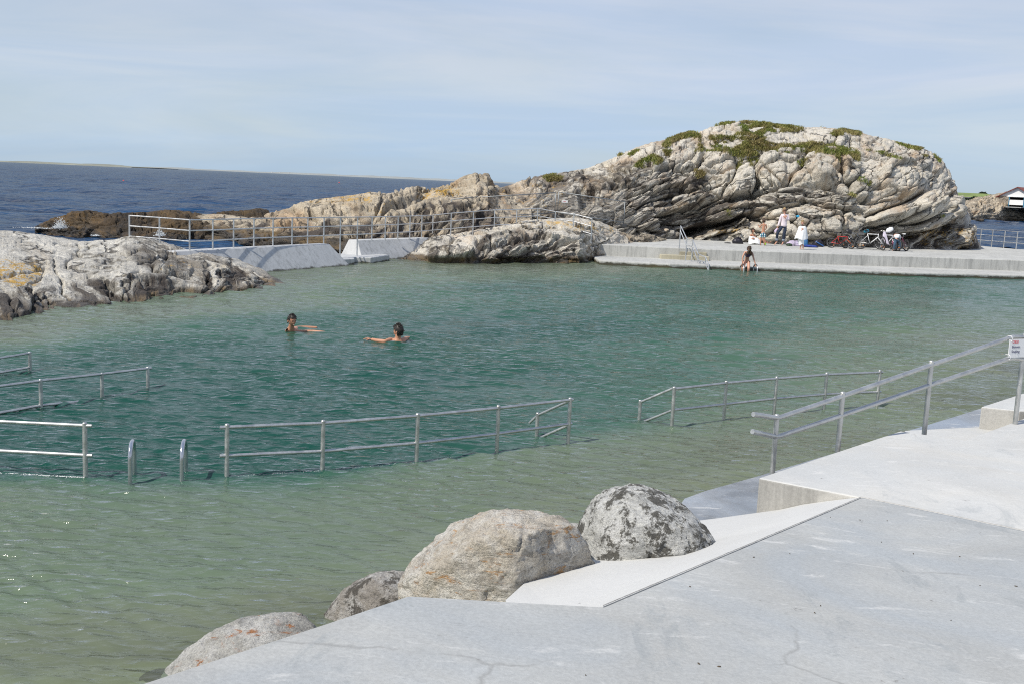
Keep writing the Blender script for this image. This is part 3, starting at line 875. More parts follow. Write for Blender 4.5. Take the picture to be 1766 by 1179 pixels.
fy = lambda px: Q(px, 421 + (px - 1022) * 0.0395).y
sm = MB()
for z_, d_, pa, pb in ((0.50, 0.42, 1139, 1216), (0.35, 0.84, 1136, 1218)):
    ya = fy(1140); a_ = at(pa, 430, Y=ya).x; b_ = at(pb, 436, Y=ya).x
    sm.prism([(a_, ya - d_, z_), (b_, ya - d_, z_), (b_, ya + 0.15, z_), (a_, ya + 0.15, z_)], 0.0, z_)
o = bevel(sm.build('quay_steps', M_step, smooth=False), 0.02, 2)
tag(o, 'algae stained steps down from the quay', kind='structure')
a_, b_ = Q(1157, 459.5, 0.05), Q(1241, 461.5, 0.05)
o = MB().prism([(a_.x, a_.y, .05), (b_.x, b_.y, .05), (b_.x, b_.y + 1.6, .05), (a_.x, a_.y + 1.6, .05)], -1.5, 0.05).build('water_step', M_step, smooth=False)
tag(o, 'lowest step at the waterline below the quay ledge', kind='structure')
o = MB().prism([tuple(at(x, y, Z=0.78)) for x, y in ((1068, 399), (1082, 396.5), (1105, 396.5), (1119, 401), (1113, 405.5), (1090, 406), (1078, 408))], 0.3, 0.78).build('path_slab', M_white, smooth=False)
tag(o, 'small white concrete path slab between the rocks', kind='structure')

# ------------------------------------------------------------------ sloping dam walls
def dam(name, label, tops, wz, foot, backw, right_run, left_run):
    """tops: front top edge (px, py) at z wz; foot = run of the sloping face to z -0.5"""
    T = [at(x, y, Z=wz) for x, y in tops]
    d = (T[-1] - T[0]); d.z = 0; d.normalize()
    nrm = Vector((d.y, -d.x, 0))           # towards the pool
    if nrm.y > 0: nrm = -nrm
    V = []
    n = len(T)
    for i, p in enumerate(T):
        e_ = d * (right_run if i == n - 1 else (-left_run if i == 0 else 0))
        V += [p + nrm * foot + e_ + Vector((0, 0, -0.5 - wz)), p, p - nrm * backw, p - nrm * (backw + foot * .3) + e_ + Vector((0, 0, -0.5 - wz))]
    F = []
    for i in range(n - 1):
        a, b = 4 * i, 4 * i + 4
        F += [(a, b, b + 1, a + 1), (a + 1, b + 1, b + 2, a + 2), (a + 2, b + 2, b + 3, a + 3)]
    F += [(0, 1, 2, 3), (4 * n - 1, 4 * n - 2, 4 * n - 3, 4 * n - 4)]
    o = MB().add(V, F).build(name, M_wall, smooth=False)
    bmx = bmesh.new(); bmx.from_mesh(o.data); bmesh.ops.recalc_face_normals(bmx, faces=bmx.faces); bmx.to_mesh(o.data); bmx.free()
    bevel(o, 0.025, 2)
    return tag(o, label, 'dam wall', 'sloping concrete dam walls')
dam('dam_wall', 'longer white sloping concrete wall, beside the dark tip of the left shore rock', [(300, 434), (440, 427), (568, 421)], 0.72, 0.95, 0.42, 0.75, 0.1)
dam('dam_wall', 'shorter white sloping concrete wall, right of the weir gap and left of the rock mound', [(616, 414.6), (680, 412.4), (742, 410.6)], 0.72, 0.95, 0.42, 0.1, 0.55)
sill = [at(560, 449, Z=.2), at(611, 446.5, Z=.2), at(611, 443.5, Z=.2), at(640, 444.5, Z=.2), at(672, 440, Z=.2), at(640, 436, Z=.2), at(575, 438, Z=.2), at(556, 441, Z=.2)]
o = bevel(MB().prism([tuple(p) for p in sill], -1.0, .2).build('weir_sill', M_wall, smooth=False), 0.03, 2)
tag(o, 'low concrete weir sill in the gap between the two dam walls', 'sill')

# ------------------------------------------------------------------ rock outcrops
def A_(p): return zc(980, 200, 5.358, p)
def B_(p): return zc(1200, 200, 5.358, p)
def C_(p): return zc(1420, 200, 4.914, p)
big_ctrl = [(850, 333, 57, 52), (860, 324, 57.5, 52), (880, 320, 58, 52), (900, 311, 58, 52), (925, 304, 58.5, 52), (950, 302, 59, 52), (970, 298, 59, 52), (985, 295, 59, 52), (1000, 293, 59.5, 52), (1020, 288, 59.5, 52), (1060, 272, 60, 52),
            (1090, 258, 60, 52.5), (1120, 247, 60, 53), (1150, 240, 60.5, 53.6), (1180, 232, 61, 54), (1210, 226, 61, 54.1), (1230, 218, 61, 54.2), (1270, 211, 61, 54.3), (1300, 212, 61.4, 54.3), (1340, 217, 61.4, 53.6), (1380, 220, 61.5, 53.4),
            (1420, 220, 61.5, 53.3), (1450, 222, 61.8, 53.3), (1480, 229, 62, 53.4), (1520, 238, 62, 53.6), (1560, 247, 62, 54.2), (1590, 255, 62, 54.8), (1610, 265, 62, 55.2), (1625, 278, 62, 55.5), (1637, 295, 61.5, 56), (1645, 315, 61.3, 56.2),
            (1652, 338, 61.2, 56.6), (1660, 354, 61, 57), (1666, 372, 60.8, 57.3), (1673, 396, 60.6, 57.6), (1682, 412, 60.4, 57.8), (1694, 430, 60.2, 58)]
big_slope = [(850, -.25), (1000, -.28), (1150, -.36), (1280, -.33), (1350, -.20), (1400, .05), (1440, .12), (1480, 0), (1540, -.35), (1620, -.5), (1700, -.5)]
big_cracks = [
    (B_([(0, 790), (130, 800), (240, 745), (300, 770), (420, 730), (540, 715), (600, 735), (700, 680), (790, 650), (870, 590), (900, 530), (960, 485), (1020, 410)]), 1.6, .45),
    (B_([(550, 450), (555, 600), (550, 760)]), 2.0, .55), (B_([(380, 500), (330, 600), (250, 700), (240, 745)]), 1.3, .30), (B_([(60, 620), (150, 690), (240, 745)]), 1.3, .25),
    (B_([(0, 650), (130, 700)]), 1.1, .2), (B_([(390, 400), (370, 500), (310, 500)]), 1.3, .25), (B_([(80, 340), (40, 420), (30, 480)]), 1.5, .35), (B_([(580, 450), (650, 500), (720, 560), (790, 620)]), 1.3, .3),
    (B_([(690, 560), (700, 650)]), 1.0, .18), (B_([(820, 645), (900, 635), (1000, 652), (1100, 658), (1200, 645), (1300, 680), (1400, 740)]), 1.8, .45), (B_([(900, 600), (1000, 600), (1100, 620), (1200, 630)]), 1.0, .18),
    (B_([(0, 870), (200, 805), (400, 785), (540, 765)]), 1.2, .3), (B_([(0, 960), (200, 890), (380, 850), (540, 845)]), 1.2, .3), (B_([(540, 880), (560, 960), (600, 1000), (640, 1060)]), 1.4, .35),
    (B_([(560, 920), (700, 868), (800, 838), (900, 828), (1000, 800)]), 1.3, .3), (B_([(560, 960), (700, 950), (830, 900)]), 1.0, .2), (B_([(650, 960), (760, 960), (760, 1040), (700, 1120)]), 1.2, .25),
    (B_([(870, 980), (940, 1050), (1000, 1100)]), 1.2, .25), (B_([(915, 870), (930, 960), (870, 1000)]), 1.0, .2), (B_([(0, 1130), (330, 1012), (440, 960)]), 1.4, .4), (B_([(160, 1120), (300, 1080), (400, 1060)]), 1.1, .3),
    (B_([(1000, 800), (1100, 810), (1180, 850), (1286, 880)]), 1.4, .35), (B_([(700, 700), (820, 720), (960, 690), (1100, 730)]), 1.0, .22), (B_([(1000, 740), (1100, 760), (1240, 720), (1250, 800)]), 1.2, .28),
    (B_([(820, 900), (900, 820), (1000, 840), (1150, 850)]), 1.0, .15), (B_([(1060, 1000), (1180, 1000), (1200, 1100)]), 1.0, .08), (B_([(600, 340), (800, 350), (1100, 350)]), 1.2, .25),
    (B_([(850, 260), (1000, 290), (1100, 240), (1286, 230)]), 1.2, .25), (B_([(760, 200), (830, 180), (880, 230)]), 1.0, .2), (B_([(0, 290), (150, 280), (330, 320), (370, 390)]), 1.2, .25),
    (C_([(110, 330), (120, 420), (160, 520), (220, 580), (250, 640), (300, 690), (380, 700)]), 1.8, .5), (C_([(0, 575), (80, 600), (180, 650), (250, 690)]), 1.5, .35), (C_([(290, 370), (310, 480), (300, 550), (230, 556)]), 1.2, .3),
    (C_([(230, 560), (260, 620), (290, 690)]), 1.2, .3), (C_([(380, 570), (385, 640), (390, 700)]), 1.4, .35), (C_([(400, 590), (480, 610), (560, 625), (630, 660), (690, 720)]), 1.2, .28),
    (C_([(450, 812), (560, 780), (640, 740), (700, 728), (780, 680), (870, 625)]), 1.7, .5), (C_([(480, 700), (540, 680), (620, 650)]), 1.0, .2), (C_([(370, 850), (450, 812)]), 1.2, .3), (C_([(355, 800), (352, 960)]), 1.5, .4),
    (C_([(160, 830), (150, 900), (140, 950)]), 1.2, .25), (C_([(0, 780), (160, 825), (340, 800)]), 1.3, .3), (C_([(380, 940), (500, 925), (640, 900), (700, 880), (765, 820), (760, 780)]), 2.0, .6), (C_([(640, 900), (680, 970), (660, 1020)]), 1.5, .4),
    (C_([(700, 905), (820, 912), (950, 845), (992, 780), (960, 690)]), 2.0, .6), (C_([(720, 1005), (830, 992), (960, 955), (1055, 885)]), 2.0, .6), (C_([(930, 640), (985, 740), (1040, 740), (1110, 680)]), 1.6, .5),
    (C_([(750, 460), (830, 470), (900, 500)]), 1.1, .2), (C_([(740, 400), (790, 440), (870, 410), (940, 440), (1000, 470)]), 1.2, .25), (C_([(510, 380), (520, 430)]), 1.3, .25), (C_([(800, 450), (850, 420)]), 1.0, .2),
    (C_([(540, 370), (620, 395), (710, 440), (760, 520), (765, 620)]), 1.2, .14), (C_([(110, 170), (95, 230)]), 1.2, .2), (C_([(230, 170), (240, 230)]), 1.0, .15), (C_([(0, 240), (100, 220)]), 1.2, .2),
    (C_([(260, 310), (400, 310), (520, 330), (660, 380)]), 1.4, .25), (C_([(1080, 850), (1120, 780), (1110, 700)]), 1.3, .3),
    (A_([(0, 690), (120, 650), (250, 620), (400, 570), (520, 545), (620, 480)]), 1.6, .45), (A_([(560, 640), (700, 600), (900, 560), (1060, 545), (1170, 560)]), 1.5, .4), (A_([(540, 750), (700, 700), (800, 650), (950, 590)]), 1.5, .4),
    (A_([(780, 740), (900, 690), (1100, 650)]), 1.2, .3), (A_([(640, 860), (800, 770), (960, 720), (1100, 690)]), 1.4, .35), (A_([(930, 740), (980, 790), (1030, 870)]), 1.3, .35), (A_([(850, 935), (1030, 880), (1150, 840), (1286, 800)]), 1.8, .5),
    (A_([(920, 480), (1060, 515), (1120, 510), (1220, 460), (1250, 350)]), 1.5, .4), (A_([(820, 490), (920, 480)]), 1.2, .3), (A_([(540, 520), (480, 590), (400, 640)]), 1.4, .35), (A_([(740, 1060), (860, 1100), (940, 1000), (1100, 1000)]), 1.5, .4),
    (A_([(1080, 350), (1240, 290)]), 1.3, .3), (A_([(600, 380), (800, 290)]), 1.3, .3), (A_([(300, 500), (480, 400), (640, 330)]), 1.3, .3), (A_([(800, 770), (810, 850)]), 1.0, .2), (A_([(650, 1020), (720, 960)]), 1.0, .25)]
big_blocks = [(*C_([(600, 840)])[0], 40, 12, -20, .75), (*C_([(850, 770)])[0], 30, 20, -38, 1.1), (*C_([(920, 925)])[0], 30, 11, -25, .9), (*C_([(640, 530)])[0], 34, 30, 20, .7), (*C_([(1140, 770)])[0], 11, 14, 0, .4),
              (*C_([(235, 450)])[0], 17, 22, 0, .35), (*C_([(60, 450)])[0], 30, 26, 0, .4), (*C_([(320, 620)])[0], 16, 16, 0, .35), (*B_([(1100, 480)])[0], 42, 28, -10, .35), (*B_([(400, 610)])[0], 28, 26, -20, .55), (*B_([(180, 420)])[0], 34, 20, 0, .35),
              (*B_([(700, 520)])[0], 26, 28, 0, .35), (*B_([(430, 975)])[0], 15, 5, -12, .5), (*B_([(340, 1070)])[0], 10, 6, 0, .5), (*B_([(440, 1100)])[0], 15, 14, -20, .8), (*B_([(1080, 1000)])[0], 50, 30, 0, .55), (*B_([(120, 1100)])[0], 34, 6, -20, .6),
              (*B_([(680, 1080)])[0], 26, 16, 0, .45), (*C_([(250, 900)])[0], 20, 18, 0, .45), (*C_([(80, 900)])[0], 20, 20, 0, .35), (*A_([(1080, 430)])[0], 32, 14, -12, .5), (*A_([(1150, 800)])[0], 34, 10, -15, .45), (*B_([(240, 140)])[0], 40, 14, -10, .3),
              (*C_([(150, 740)])[0], 30, 12, 0, .4), (*C_([(560, 970)])[0], 22, 8, -5, .4), (*A_([(250, 920)])[0], 14, 10, 0, .5), (*C_([(1170, 1030)])[0], 22, 18, 30, .5)]
big_recess = [(B_([(-120, 1060), (150, 985), (300, 955), (420, 925), (540, 895), (565, 960), (440, 935), (330, 985), (200, 1035), (80, 1085), (-120, 1120)]), 1.9, 4),
              (B_([(240, 745), (420, 728), (555, 712), (700, 690), (560, 760), (320, 790)]), .9, 3), (A_([(850, 930), (1030, 880), (1286, 830), (1286, 1130), (1100, 1110), (900, 1000)]), .7, 8),
              (C_([(380, 1010), (520, 945), (660, 925), (700, 1020), (640, 1130), (380, 1130)]), .7, 5), (C_([(720, 1010), (840, 1000), (960, 965), (1060, 900), (1160, 870), (1100, 1120), (720, 1125)]), .6, 6),
              (C_([(900, 480), (1000, 470), (1080, 560), (1110, 680), (980, 730), (900, 600)]), .35, 8), (A_([(110, 640), (240, 640), (240, 820), (110, 820)]), .9, 5), (B_([(860, 1120), (980, 1130), (1286, 1150), (1286, 1200), (860, 1200)]), .6, 3),
              (C_([(0, 1010), (300, 1030), (300, 1150), (0, 1150)]), .5, 4), (C_([(985, 745), (1060, 735), (1090, 800), (1000, 820)]), .5, 3), (C_([(640, 905), (760, 900), (800, 940), (700, 1000)]), .35, 3)]
big_lays = [(A_([(-800, 520), (-400, 500), (0, 540), (400, 470), (640, 330), (880, 230), (960, 260), (860, 400), (1000, 490), (1286, 560), (1286, 1150), (-800, 1150)]), .62),
            (B_([(-20, 560), (200, 760), (540, 730), (820, 640), (1286, 660), (1440, 760), (1240, 870), (1000, 810), (800, 830), (540, 900), (560, 1000), (300, 1120), (-20, 1150)]), .7),
            (C_([(700, 1010), (960, 970), (1060, 890), (1160, 850), (1340, 1140), (700, 1140)]), .95), (C_([(380, 1130), (380, 950), (660, 920), (700, 1130)]), .7), (C_([(0, 590), (260, 690), (340, 780), (160, 820), (0, 780)]), .35)]
grass_px = [A_([(560, 340), (650, 305), (660, 325), (560, 380)]), A_([(880, 280), (930, 220), (1100, 160), (1200, 165), (1230, 200), (1100, 205), (1000, 235), (900, 300)]), A_([(600, 480), (700, 390), (820, 370), (880, 410), (830, 450), (700, 480)]),
            A_([(870, 330), (950, 320), (940, 375), (880, 375)]), B_([(165, 92), (260, 70), (350, 45), (355, 65), (270, 85)]), B_([(400, 70), (600, 60), (840, 100), (1000, 118), (960, 150), (850, 150), (640, 150), (600, 200), (520, 170), (340, 200), (430, 130)]),
            B_([(0, 190), (230, 180), (330, 200), (560, 200), (700, 250), (900, 285), (1100, 240), (1286, 250), (1286, 350), (1100, 350), (900, 345), (580, 330), (575, 430), (530, 470), (440, 460), (370, 500), (390, 400), (330, 370), (250, 330), (0, 330), (40, 260)]),
            B_([(920, 420), (1000, 390), (1060, 410), (970, 470)]), B_([(0, 500), (60, 500), (95, 570), (0, 590)]), B_([(190, 880), (300, 860), (330, 920), (250, 950)]), B_([(1110, 100), (1140, 84), (1175, 100)]), B_([(530, 250), (520, 190), (640, 200), (640, 250)]),
            C_([(60, 165), (130, 120), (220, 108), (300, 135), (315, 165), (200, 160), (120, 175)]), C_([(0, 230), (100, 260), (250, 280), (310, 330), (300, 390), (200, 330), (130, 390), (90, 330), (0, 310)]), C_([(350, 295), (500, 305), (660, 360), (670, 385), (560, 350), (450, 310)]),
            C_([(590, 225), (700, 255), (840, 275), (800, 295), (640, 250)]), C_([(300, 550), (330, 510), (400, 570), (390, 590)]), C_([(190, 660), (250, 650), (265, 690), (230, 690)]), C_([(840, 335), (880, 335), (880, 355)]), C_([(980, 840), (1040, 850), (1020, 870)]), C_([(930, 330), (990, 380), (980, 395)]),
            [(935, 306), (955, 302), (968, 306), (965, 313), (945, 313)], [(1062, 268), (1074, 262), (1070, 270)]]
big_o, big_P, big_N = outcrop('rock_outcrop', 'tall rounded pale rock outcrop topped with grass behind the quay', big_ctrl, (860, 270), M_rock, big_slope, zb=0.5, back=9, a=1.05, b=.92,
    cracks=big_cracks, blocks=big_blocks, lays=big_lays, recess=big_recess, lichens=[(C_([(780, 980), (1100, 900), (1250, 1000), (1200, 1130), (900, 1130)]), .7), (B_([(200, 1020), (420, 1000), (480, 1060), (180, 1110)]), .9), ([(880, 315), (980, 300), (980, 370), (800, 380)], .5)],
    seed=11, cell=(70, 26), pil=.15, strata=.30, sth=.46, low=.15, fine=.035, wetz=-3, rough=1.5, laybase=.10)
ridge_ctrl = [(318, 390, 49, 48), (330, 380, 49, 48), (350, 370, 49.5, 47.8), (370, 369, 49.5, 47.5), (392, 371, 49.5, 47), (420, 374, 49.5, 45.5), (440, 375, 50, 44.5), (470, 366, 50.5, 44), (500, 359, 51, 43.2), (515, 350, 51, 43), (540, 345, 51.5, 42.5), (580, 340, 52, 42), (620, 335, 52.5, 41.6), (645, 330, 53, 41.8),
              (660, 334, 53, 42), (675, 333, 53.5, 42.2), (690, 328, 54, 42.5), (715, 321, 54.5, 43), (730, 322, 55, 43.4), (736, 328, 55, 43.6), (775, 318, 56, 44.5), (800, 304, 57, 45), (820, 298, 57, 45.5), (832, 301, 57, 46), (840, 299, 57, 46), (846, 307, 57.2, 46.5), (850, 317, 57.4, 46.5), (862, 322, 57.6, 47), (885, 330, 58, 47.5), (915, 345, 57, 48)]
def D_(p): return zc(440, 300, 5.887, p)
def E_(p): return zc(740, 280, 6.55, p)
ridge_cr = [(D_([(0, 450), (200, 400), (380, 350)]), 1.4, .3), (D_([(560, 380), (700, 430), (900, 420), (1060, 370)]), 1.4, .4), (D_([(380, 390), (560, 410), (700, 450)]), 1.1, .25), (D_([(1180, 370), (1300, 300), (1500, 230), (1700, 140)]), 1.6, .5),
            (D_([(1200, 400), (1400, 330), (1766, 200)]), 1.4, .4), (D_([(700, 560), (900, 500), (1100, 440)]), 1.5, .4), (D_([(0, 560), (300, 520), (600, 480)]), 1.3, .3), (E_([(0, 300), (200, 260), (440, 220), (640, 200)]), 1.3, .35),
            (E_([(160, 340), (340, 300), (520, 340), (640, 310)]), 1.2, .35), (E_([(560, 130), (600, 190), (700, 240)]), 1.3, .35), (E_([(0, 640), (300, 540), (500, 440)]), 1.5, .4), (D_([(500, 330), (800, 350), (1000, 340)]), 1.0, .15)]
outcrop('rock_ridge', 'long layered rock ridge with orange lichen behind the railing', ridge_ctrl, (620, 170), M_rock_b, [(300, -.1), (450, -.15), (560, -.22), (700, -.38), (820, -.25), (920, -.25)], zb=-.4, back=4, a=1.2, b=.95,
    cracks=ridge_cr, lays=[(D_([(-900, 440), (0, 470), (500, 470), (800, 500), (1060, 420), (1300, 420), (1766, 280), (2400, 300), (2400, 900), (-900, 900)]), .95)],
    lichens=[(D_([(480, 290), (800, 230), (1180, 180), (1280, 250), (1100, 330), (560, 330)]), .85), (D_([(1180, 420), (1350, 330), (1500, 300), (1250, 340)]), .9), (D_([(1600, 200), (1766, 120), (2000, 60), (2100, 200), (1800, 260)]), .95)],
    blocks=[(*D_([(880, 290)])[0], 70, 14, -8, .5), (*D_([(1500, 230)])[0], 45, 7, -26, .5), (*D_([(780, 480)])[0], 34, 6, -10, .4), ], seed=23, wcell=(2.4, 1.3), pil=.10, strata=.36, sth=.40, low=.2, fine=.05, wetz=.5, rough=1.2)
outcrop('skerry', 'low dark brown weed covered skerry in the sea', [(60, 391, 51, 'x')[:3] + (50.6,), (75, 385, 51.5, 50.2), (95, 377, 51.5, 49.8), (110, 371, 51.5, 49.4), (130, 364, 51.5, 48.9), (150, 363, 51.5, 48.6), (165, 365, 51.5, 47.5), (185, 369, 51, 46.6), (205, 368, 51, 46), (240, 366.5, 51, 46), (280, 363.5, 51, 46.2), (300, 362.5, 51, 46.4), (318, 364, 51, 46.6), (340, 368, 51, 46.8),
    (360, 371, 51, 47), (381, 367, 51.5, 47.5), (393, 362.5, 52, 48), (410, 364, 52, 48), (430, 362, 52, 48), (452, 359.5, 52, 48), (458, 361, 52, 48.5), (463, 372, 52, 49)], (420, 90), M_skerry, [(60, -.12), (250, -.2), (470, -.1)], zb=-.5, back=2.5,
    seed=31, wcell=(1.3, .8), pil=.12, strata=.2, sth=.24, low=.25, fine=.06, wetz=.15, laybase=.5, rough=2.2)
F_ = lambda p: zc(0, 380, 5.887, p)
G_ = lambda p: zc(240, 390, 6.307, p)
left_ctrl = [(-120, 398, 31, 565), (-60, 397, 32, 563), (0, 398, 32.5, 560), (20, 398, 32.5, 556), (40, 401, 32.5, 551), (60, 403, 32.5, 547), (100, 411, 32.5, 541), (130, 415, 32.5, 538), (160, 416, 32.5, 535), (180, 413.5, 32.5, 532), (200, 413, 32.5, 529), (215, 410, 32.3, 526), (225, 407, 32.2, 524), (245, 408, 32, 521), (265, 411, 31.8, 519),
             (285, 420, 31.5, 518), (305, 429, 31.2, 517), (330, 434, 31, 517), (350, 436, 30.9, 515), (370, 440, 30.8, 508), (400, 446, 30.8, 504), (425, 455, 30.7, 503), (445, 465, 30.4, 502.5), (460, 474, 30.2, 502), (480, 482, 29.9, 501.5), (493, 491, 29.6, 501), (502, 499, 29.4, 500.8)]
left_cr = [(F_([(0, 560), (120, 525), (250, 505), (380, 480), (470, 480)]), 1.6, .22), (F_([(550, 390), (575, 450), (600, 560), (630, 700), (680, 790)]), 1.6, .25), (F_([(790, 215), (795, 350), (720, 370), (680, 400), (700, 470)]), 1.7, .28), (F_([(895, 220), (890, 290)]), 1.3, .15),
           (F_([(0, 640), (60, 690), (110, 800), (130, 1000)]), 2.2, 0.17), (F_([(340, 650), (340, 760), (350, 1000)]), 2.0, 0.15), (F_([(330, 600), (420, 540), (470, 490)]), 1.4, .2), (F_([(380, 730), (440, 830), (490, 970)]), 2.0, 0.15), (F_([(450, 750), (500, 850), (520, 960)]), 1.4, 0.10),
           (F_([(740, 370), (900, 370), (1250, 360), (1400, 300)]), 1.6, .25), (F_([(1050, 440), (1250, 400), (1500, 370), (1700, 340)]), 1.6, .25), (F_([(640, 555), (860, 590), (900, 565), (1050, 580)]), 1.4, .2), (F_([(1020, 600), (1120, 680), (1180, 800), (1190, 880)]), 2.2, 0.17),
           (F_([(1060, 610), (1200, 720)]), 1.3, .2), (F_([(1300, 640), (1310, 840)]), 1.5, 0.12), (F_([(1350, 530), (1430, 510)]), 2.0, .2), (G_([(150, 430), (170, 470), (250, 505), (560, 515)]), 1.6, .25), (G_([(0, 600), (100, 720), (200, 680), (340, 740), (500, 640), (660, 660)]), 2.0, .32),
           (G_([(540, 380), (640, 410), (760, 400), (860, 480), (880, 560)]), 1.5, .22), (G_([(760, 520), (800, 600), (780, 680), (850, 750)]), 2.4, 0.17), (G_([(880, 530), (1100, 550), (1200, 540), (1400, 530)]), 1.5, .25), (G_([(1000, 380), (1200, 440), (1330, 500)]), 1.2, .15),
           (G_([(1250, 680), (1340, 600), (1400, 560)]), 1.4, .2), (G_([(0, 400), (150, 360), (300, 320)]), 1.4, .2), (G_([(400, 280), (540, 280)]), 1.8, .2), (F_([(0, 215), (250, 210), (400, 230)]), 1.3, .12), (F_([(450, 230), (700, 220)]), 1.3, .12)]
outcrop('shore_rock', 'broad pale shore rock with yellow lichen on the left of the pool', left_ctrl, (760, 260), M_leftrock, [(-100, -.1), (150, -.12), (350, .02), (500, .25)], zb=-.35, back=3, a=1.7, b=.9, cracks=[(p_, w_ * .8, d_ * .6) for p_, w_, d_ in left_cr],
    blocks=[(*G_([(360, 440)])[0], 36, 12, 4, .16), (*F_([(240, 830)])[0], 17, 26, 0, .15), (*F_([(1550, 620)])[0], 34, 12, 0, .1), (*G_([(1050, 640)])[0], 26, 12, 0, .08)],
    lays=[(G_([(-200, 260), (300, 200), (900, 300), (1450, 560), (1650, 720), (700, 600), (0, 420)]), .45), (F_([(-200, 780), (300, 680), (700, 620), (1100, 620), (1350, 560), (1800, 600), (1800, 1000), (-200, 1150)]), .75), (G_([(0, 560), (300, 560), (560, 560), (760, 500), (1000, 380), (1400, 520), (1700, 720), (0, 850)]), .5)],
    lichens=[(F_([(-50, 400), (380, 400), (470, 470), (350, 680), (150, 680), (-50, 560)]), 1.0), (G_([(200, 400), (560, 400), (560, 480), (250, 490)]), .6)], recess=[(G_([(0, 560), (500, 590), (760, 680), (700, 720), (200, 750), (0, 640)]), .22, 5)],
    seed=47, wcell=(4.2, 1.3), pil=.02, strata=.13, sth=.15, low=.05, fine=.032, wetz=.0, rough=1.0, laybase=.12)
mound_ctrl = [(686, 449, 40.6, 450), (700, 441, 41.5, 451), (720, 428, 42.6, 452), (735, 414, 43.5, 453), (745, 409, 43.8, 454), (770, 405, 44, 454.5), (800, 401, 44.2, 455), (830, 396, 44.4, 455), (860, 391, 44.6, 454.5), (880, 387, 44.8, 454), (900, 382, 45, 454), (920, 379, 45.4, 454), (950, 378, 46, 454.5), (980, 376, 46.5, 455),
              (1000, 376, 46.8, 455), (1020, 380, 47, 44.5), (1035, 383, 47.3, 45.6), (1050, 389, 47.6, 46.2), (1065, 396, 48, 46.6), (1075, 404, 48, 47), (1083, 412, 48, 47.2)]
outcrop('rock_mound', 'low rounded white rock mound between the dam walls and the quay', mound_ctrl, (560, 170), M_rock, [(680, -.35), (800, -.32), (900, -.28), (1000, -.1), (1090, .3)], zb=-.35, back=2.5, a=1.25, b=.85,
    cracks=[(E_([(540, 900), (700, 850), (860, 770)]), 1.3, .22), (E_([(560, 980), (780, 950), (960, 920), (1100, 830), (1310, 770)]), 1.4, .3), (E_([(600, 980), (690, 1070)]), 1.3, .25), (E_([(690, 900), (760, 1010)]), 1.1, .2), (E_([(540, 850), (560, 970)]), 1.2, .2),
            (E_([(0, 1000), (150, 960), (300, 860)]), 1.4, .25), (E_([(100, 940), (250, 900)]), 1.2, .2), (E_([(1300, 950), (1500, 900), (1703, 850)]), 1.2, .25), (E_([(1100, 880), (1200, 960), (1320, 1000)]), 1.2, .25), (E_([(700, 1085), (900, 1100), (1100, 1060), (1330, 1030)]), 1.8, .35)],
    blocks=[(*E_([(850, 880)])[0], 46, 12, -16, .3), (*E_([(950, 990)])[0], 44, 9, -10, .25), (*E_([(950, 1085)])[0], 60, 4, -6, .5), (*E_([(250, 1080)])[0], 40, 7, -3, .5)],
    lays=[(E_([(0, 950), (500, 1000), (560, 900), (760, 820), (1300, 780), (1520, 850), (1703, 900), (1703, 1150), (0, 1150)]), .75)], lichens=[(E_([(900, 690), (1200, 660), (1500, 640), (1850, 640), (2200, 780), (2100, 800), (1700, 780), (1200, 720)]), .9)],
    seed=59, wcell=(2.2, 1.1), pil=.08, strata=.16, sth=.24, low=.18, fine=.035, wetz=.12, laybase=.1)
outcrop('rock_knoll', 'small brown rocks between the path slab and the quay', [(1060, 412, 48.8, 48), (1072, 400, 49.8, 48.2), (1085, 404, 50, 48.4), (1100, 407, 50.2, 48.8), (1118, 404, 50.6, 49.5), (1135, 409, 51.5, 50.5), (1150, 413, 52.5, 51.5)], (160, 50), M_rock_b,
    [(1050, .1), (1150, .1)], zb=.4, back=1.5, seed=61, cell=(14, 7), pil=.14, strata=.08, low=.12, wetz=-3, laybase=.3)
islet_ctrl = [(1630, 355, 212, 205), (1645, 349, 214, 381), (1665, 348, 216, 381), (1690, 346.5, 218, 381), (1703, 345, 218, 381), (1712, 350, 216, 381), (1722, 356, 214, 381), (1760, 357.5, 214, 381), (1800, 358, 214, 381), (1900, 352, 214, 383), (2000, 350, 214, 385)]
outcrop('islet', 'low rocky islet with a dark tide band under the boathouse', islet_ctrl, (330, 70), M_rock_b, [(1600, -.2), (2000, -.1)], zb=-.6, back=25, seed=71, cell=(24, 8), pil=.5, strata=.7, sth=1.0, low=.8, fine=.15, wetz=.30, laybase=.35)
outcrop('islet', 'grey rock slab rising behind the boathouse', [(1685, 348, 238, 225), (1700, 344, 240, 225), (1715, 338, 240, 225), (1728, 333, 240, 225), (1745, 330, 240, 225), (1790, 331, 240, 225), (1850, 336, 240, 225), (1950, 345, 240, 225)], (220, 50), M_rock_b, [(1680, -.35), (1900, -.1)],
    zb=1.2, back=15, seed=73, cell=(24, 8), pil=.4, strata=.5, sth=.8, low=.5, fine=.1, wetz=-3, laybase=.45)
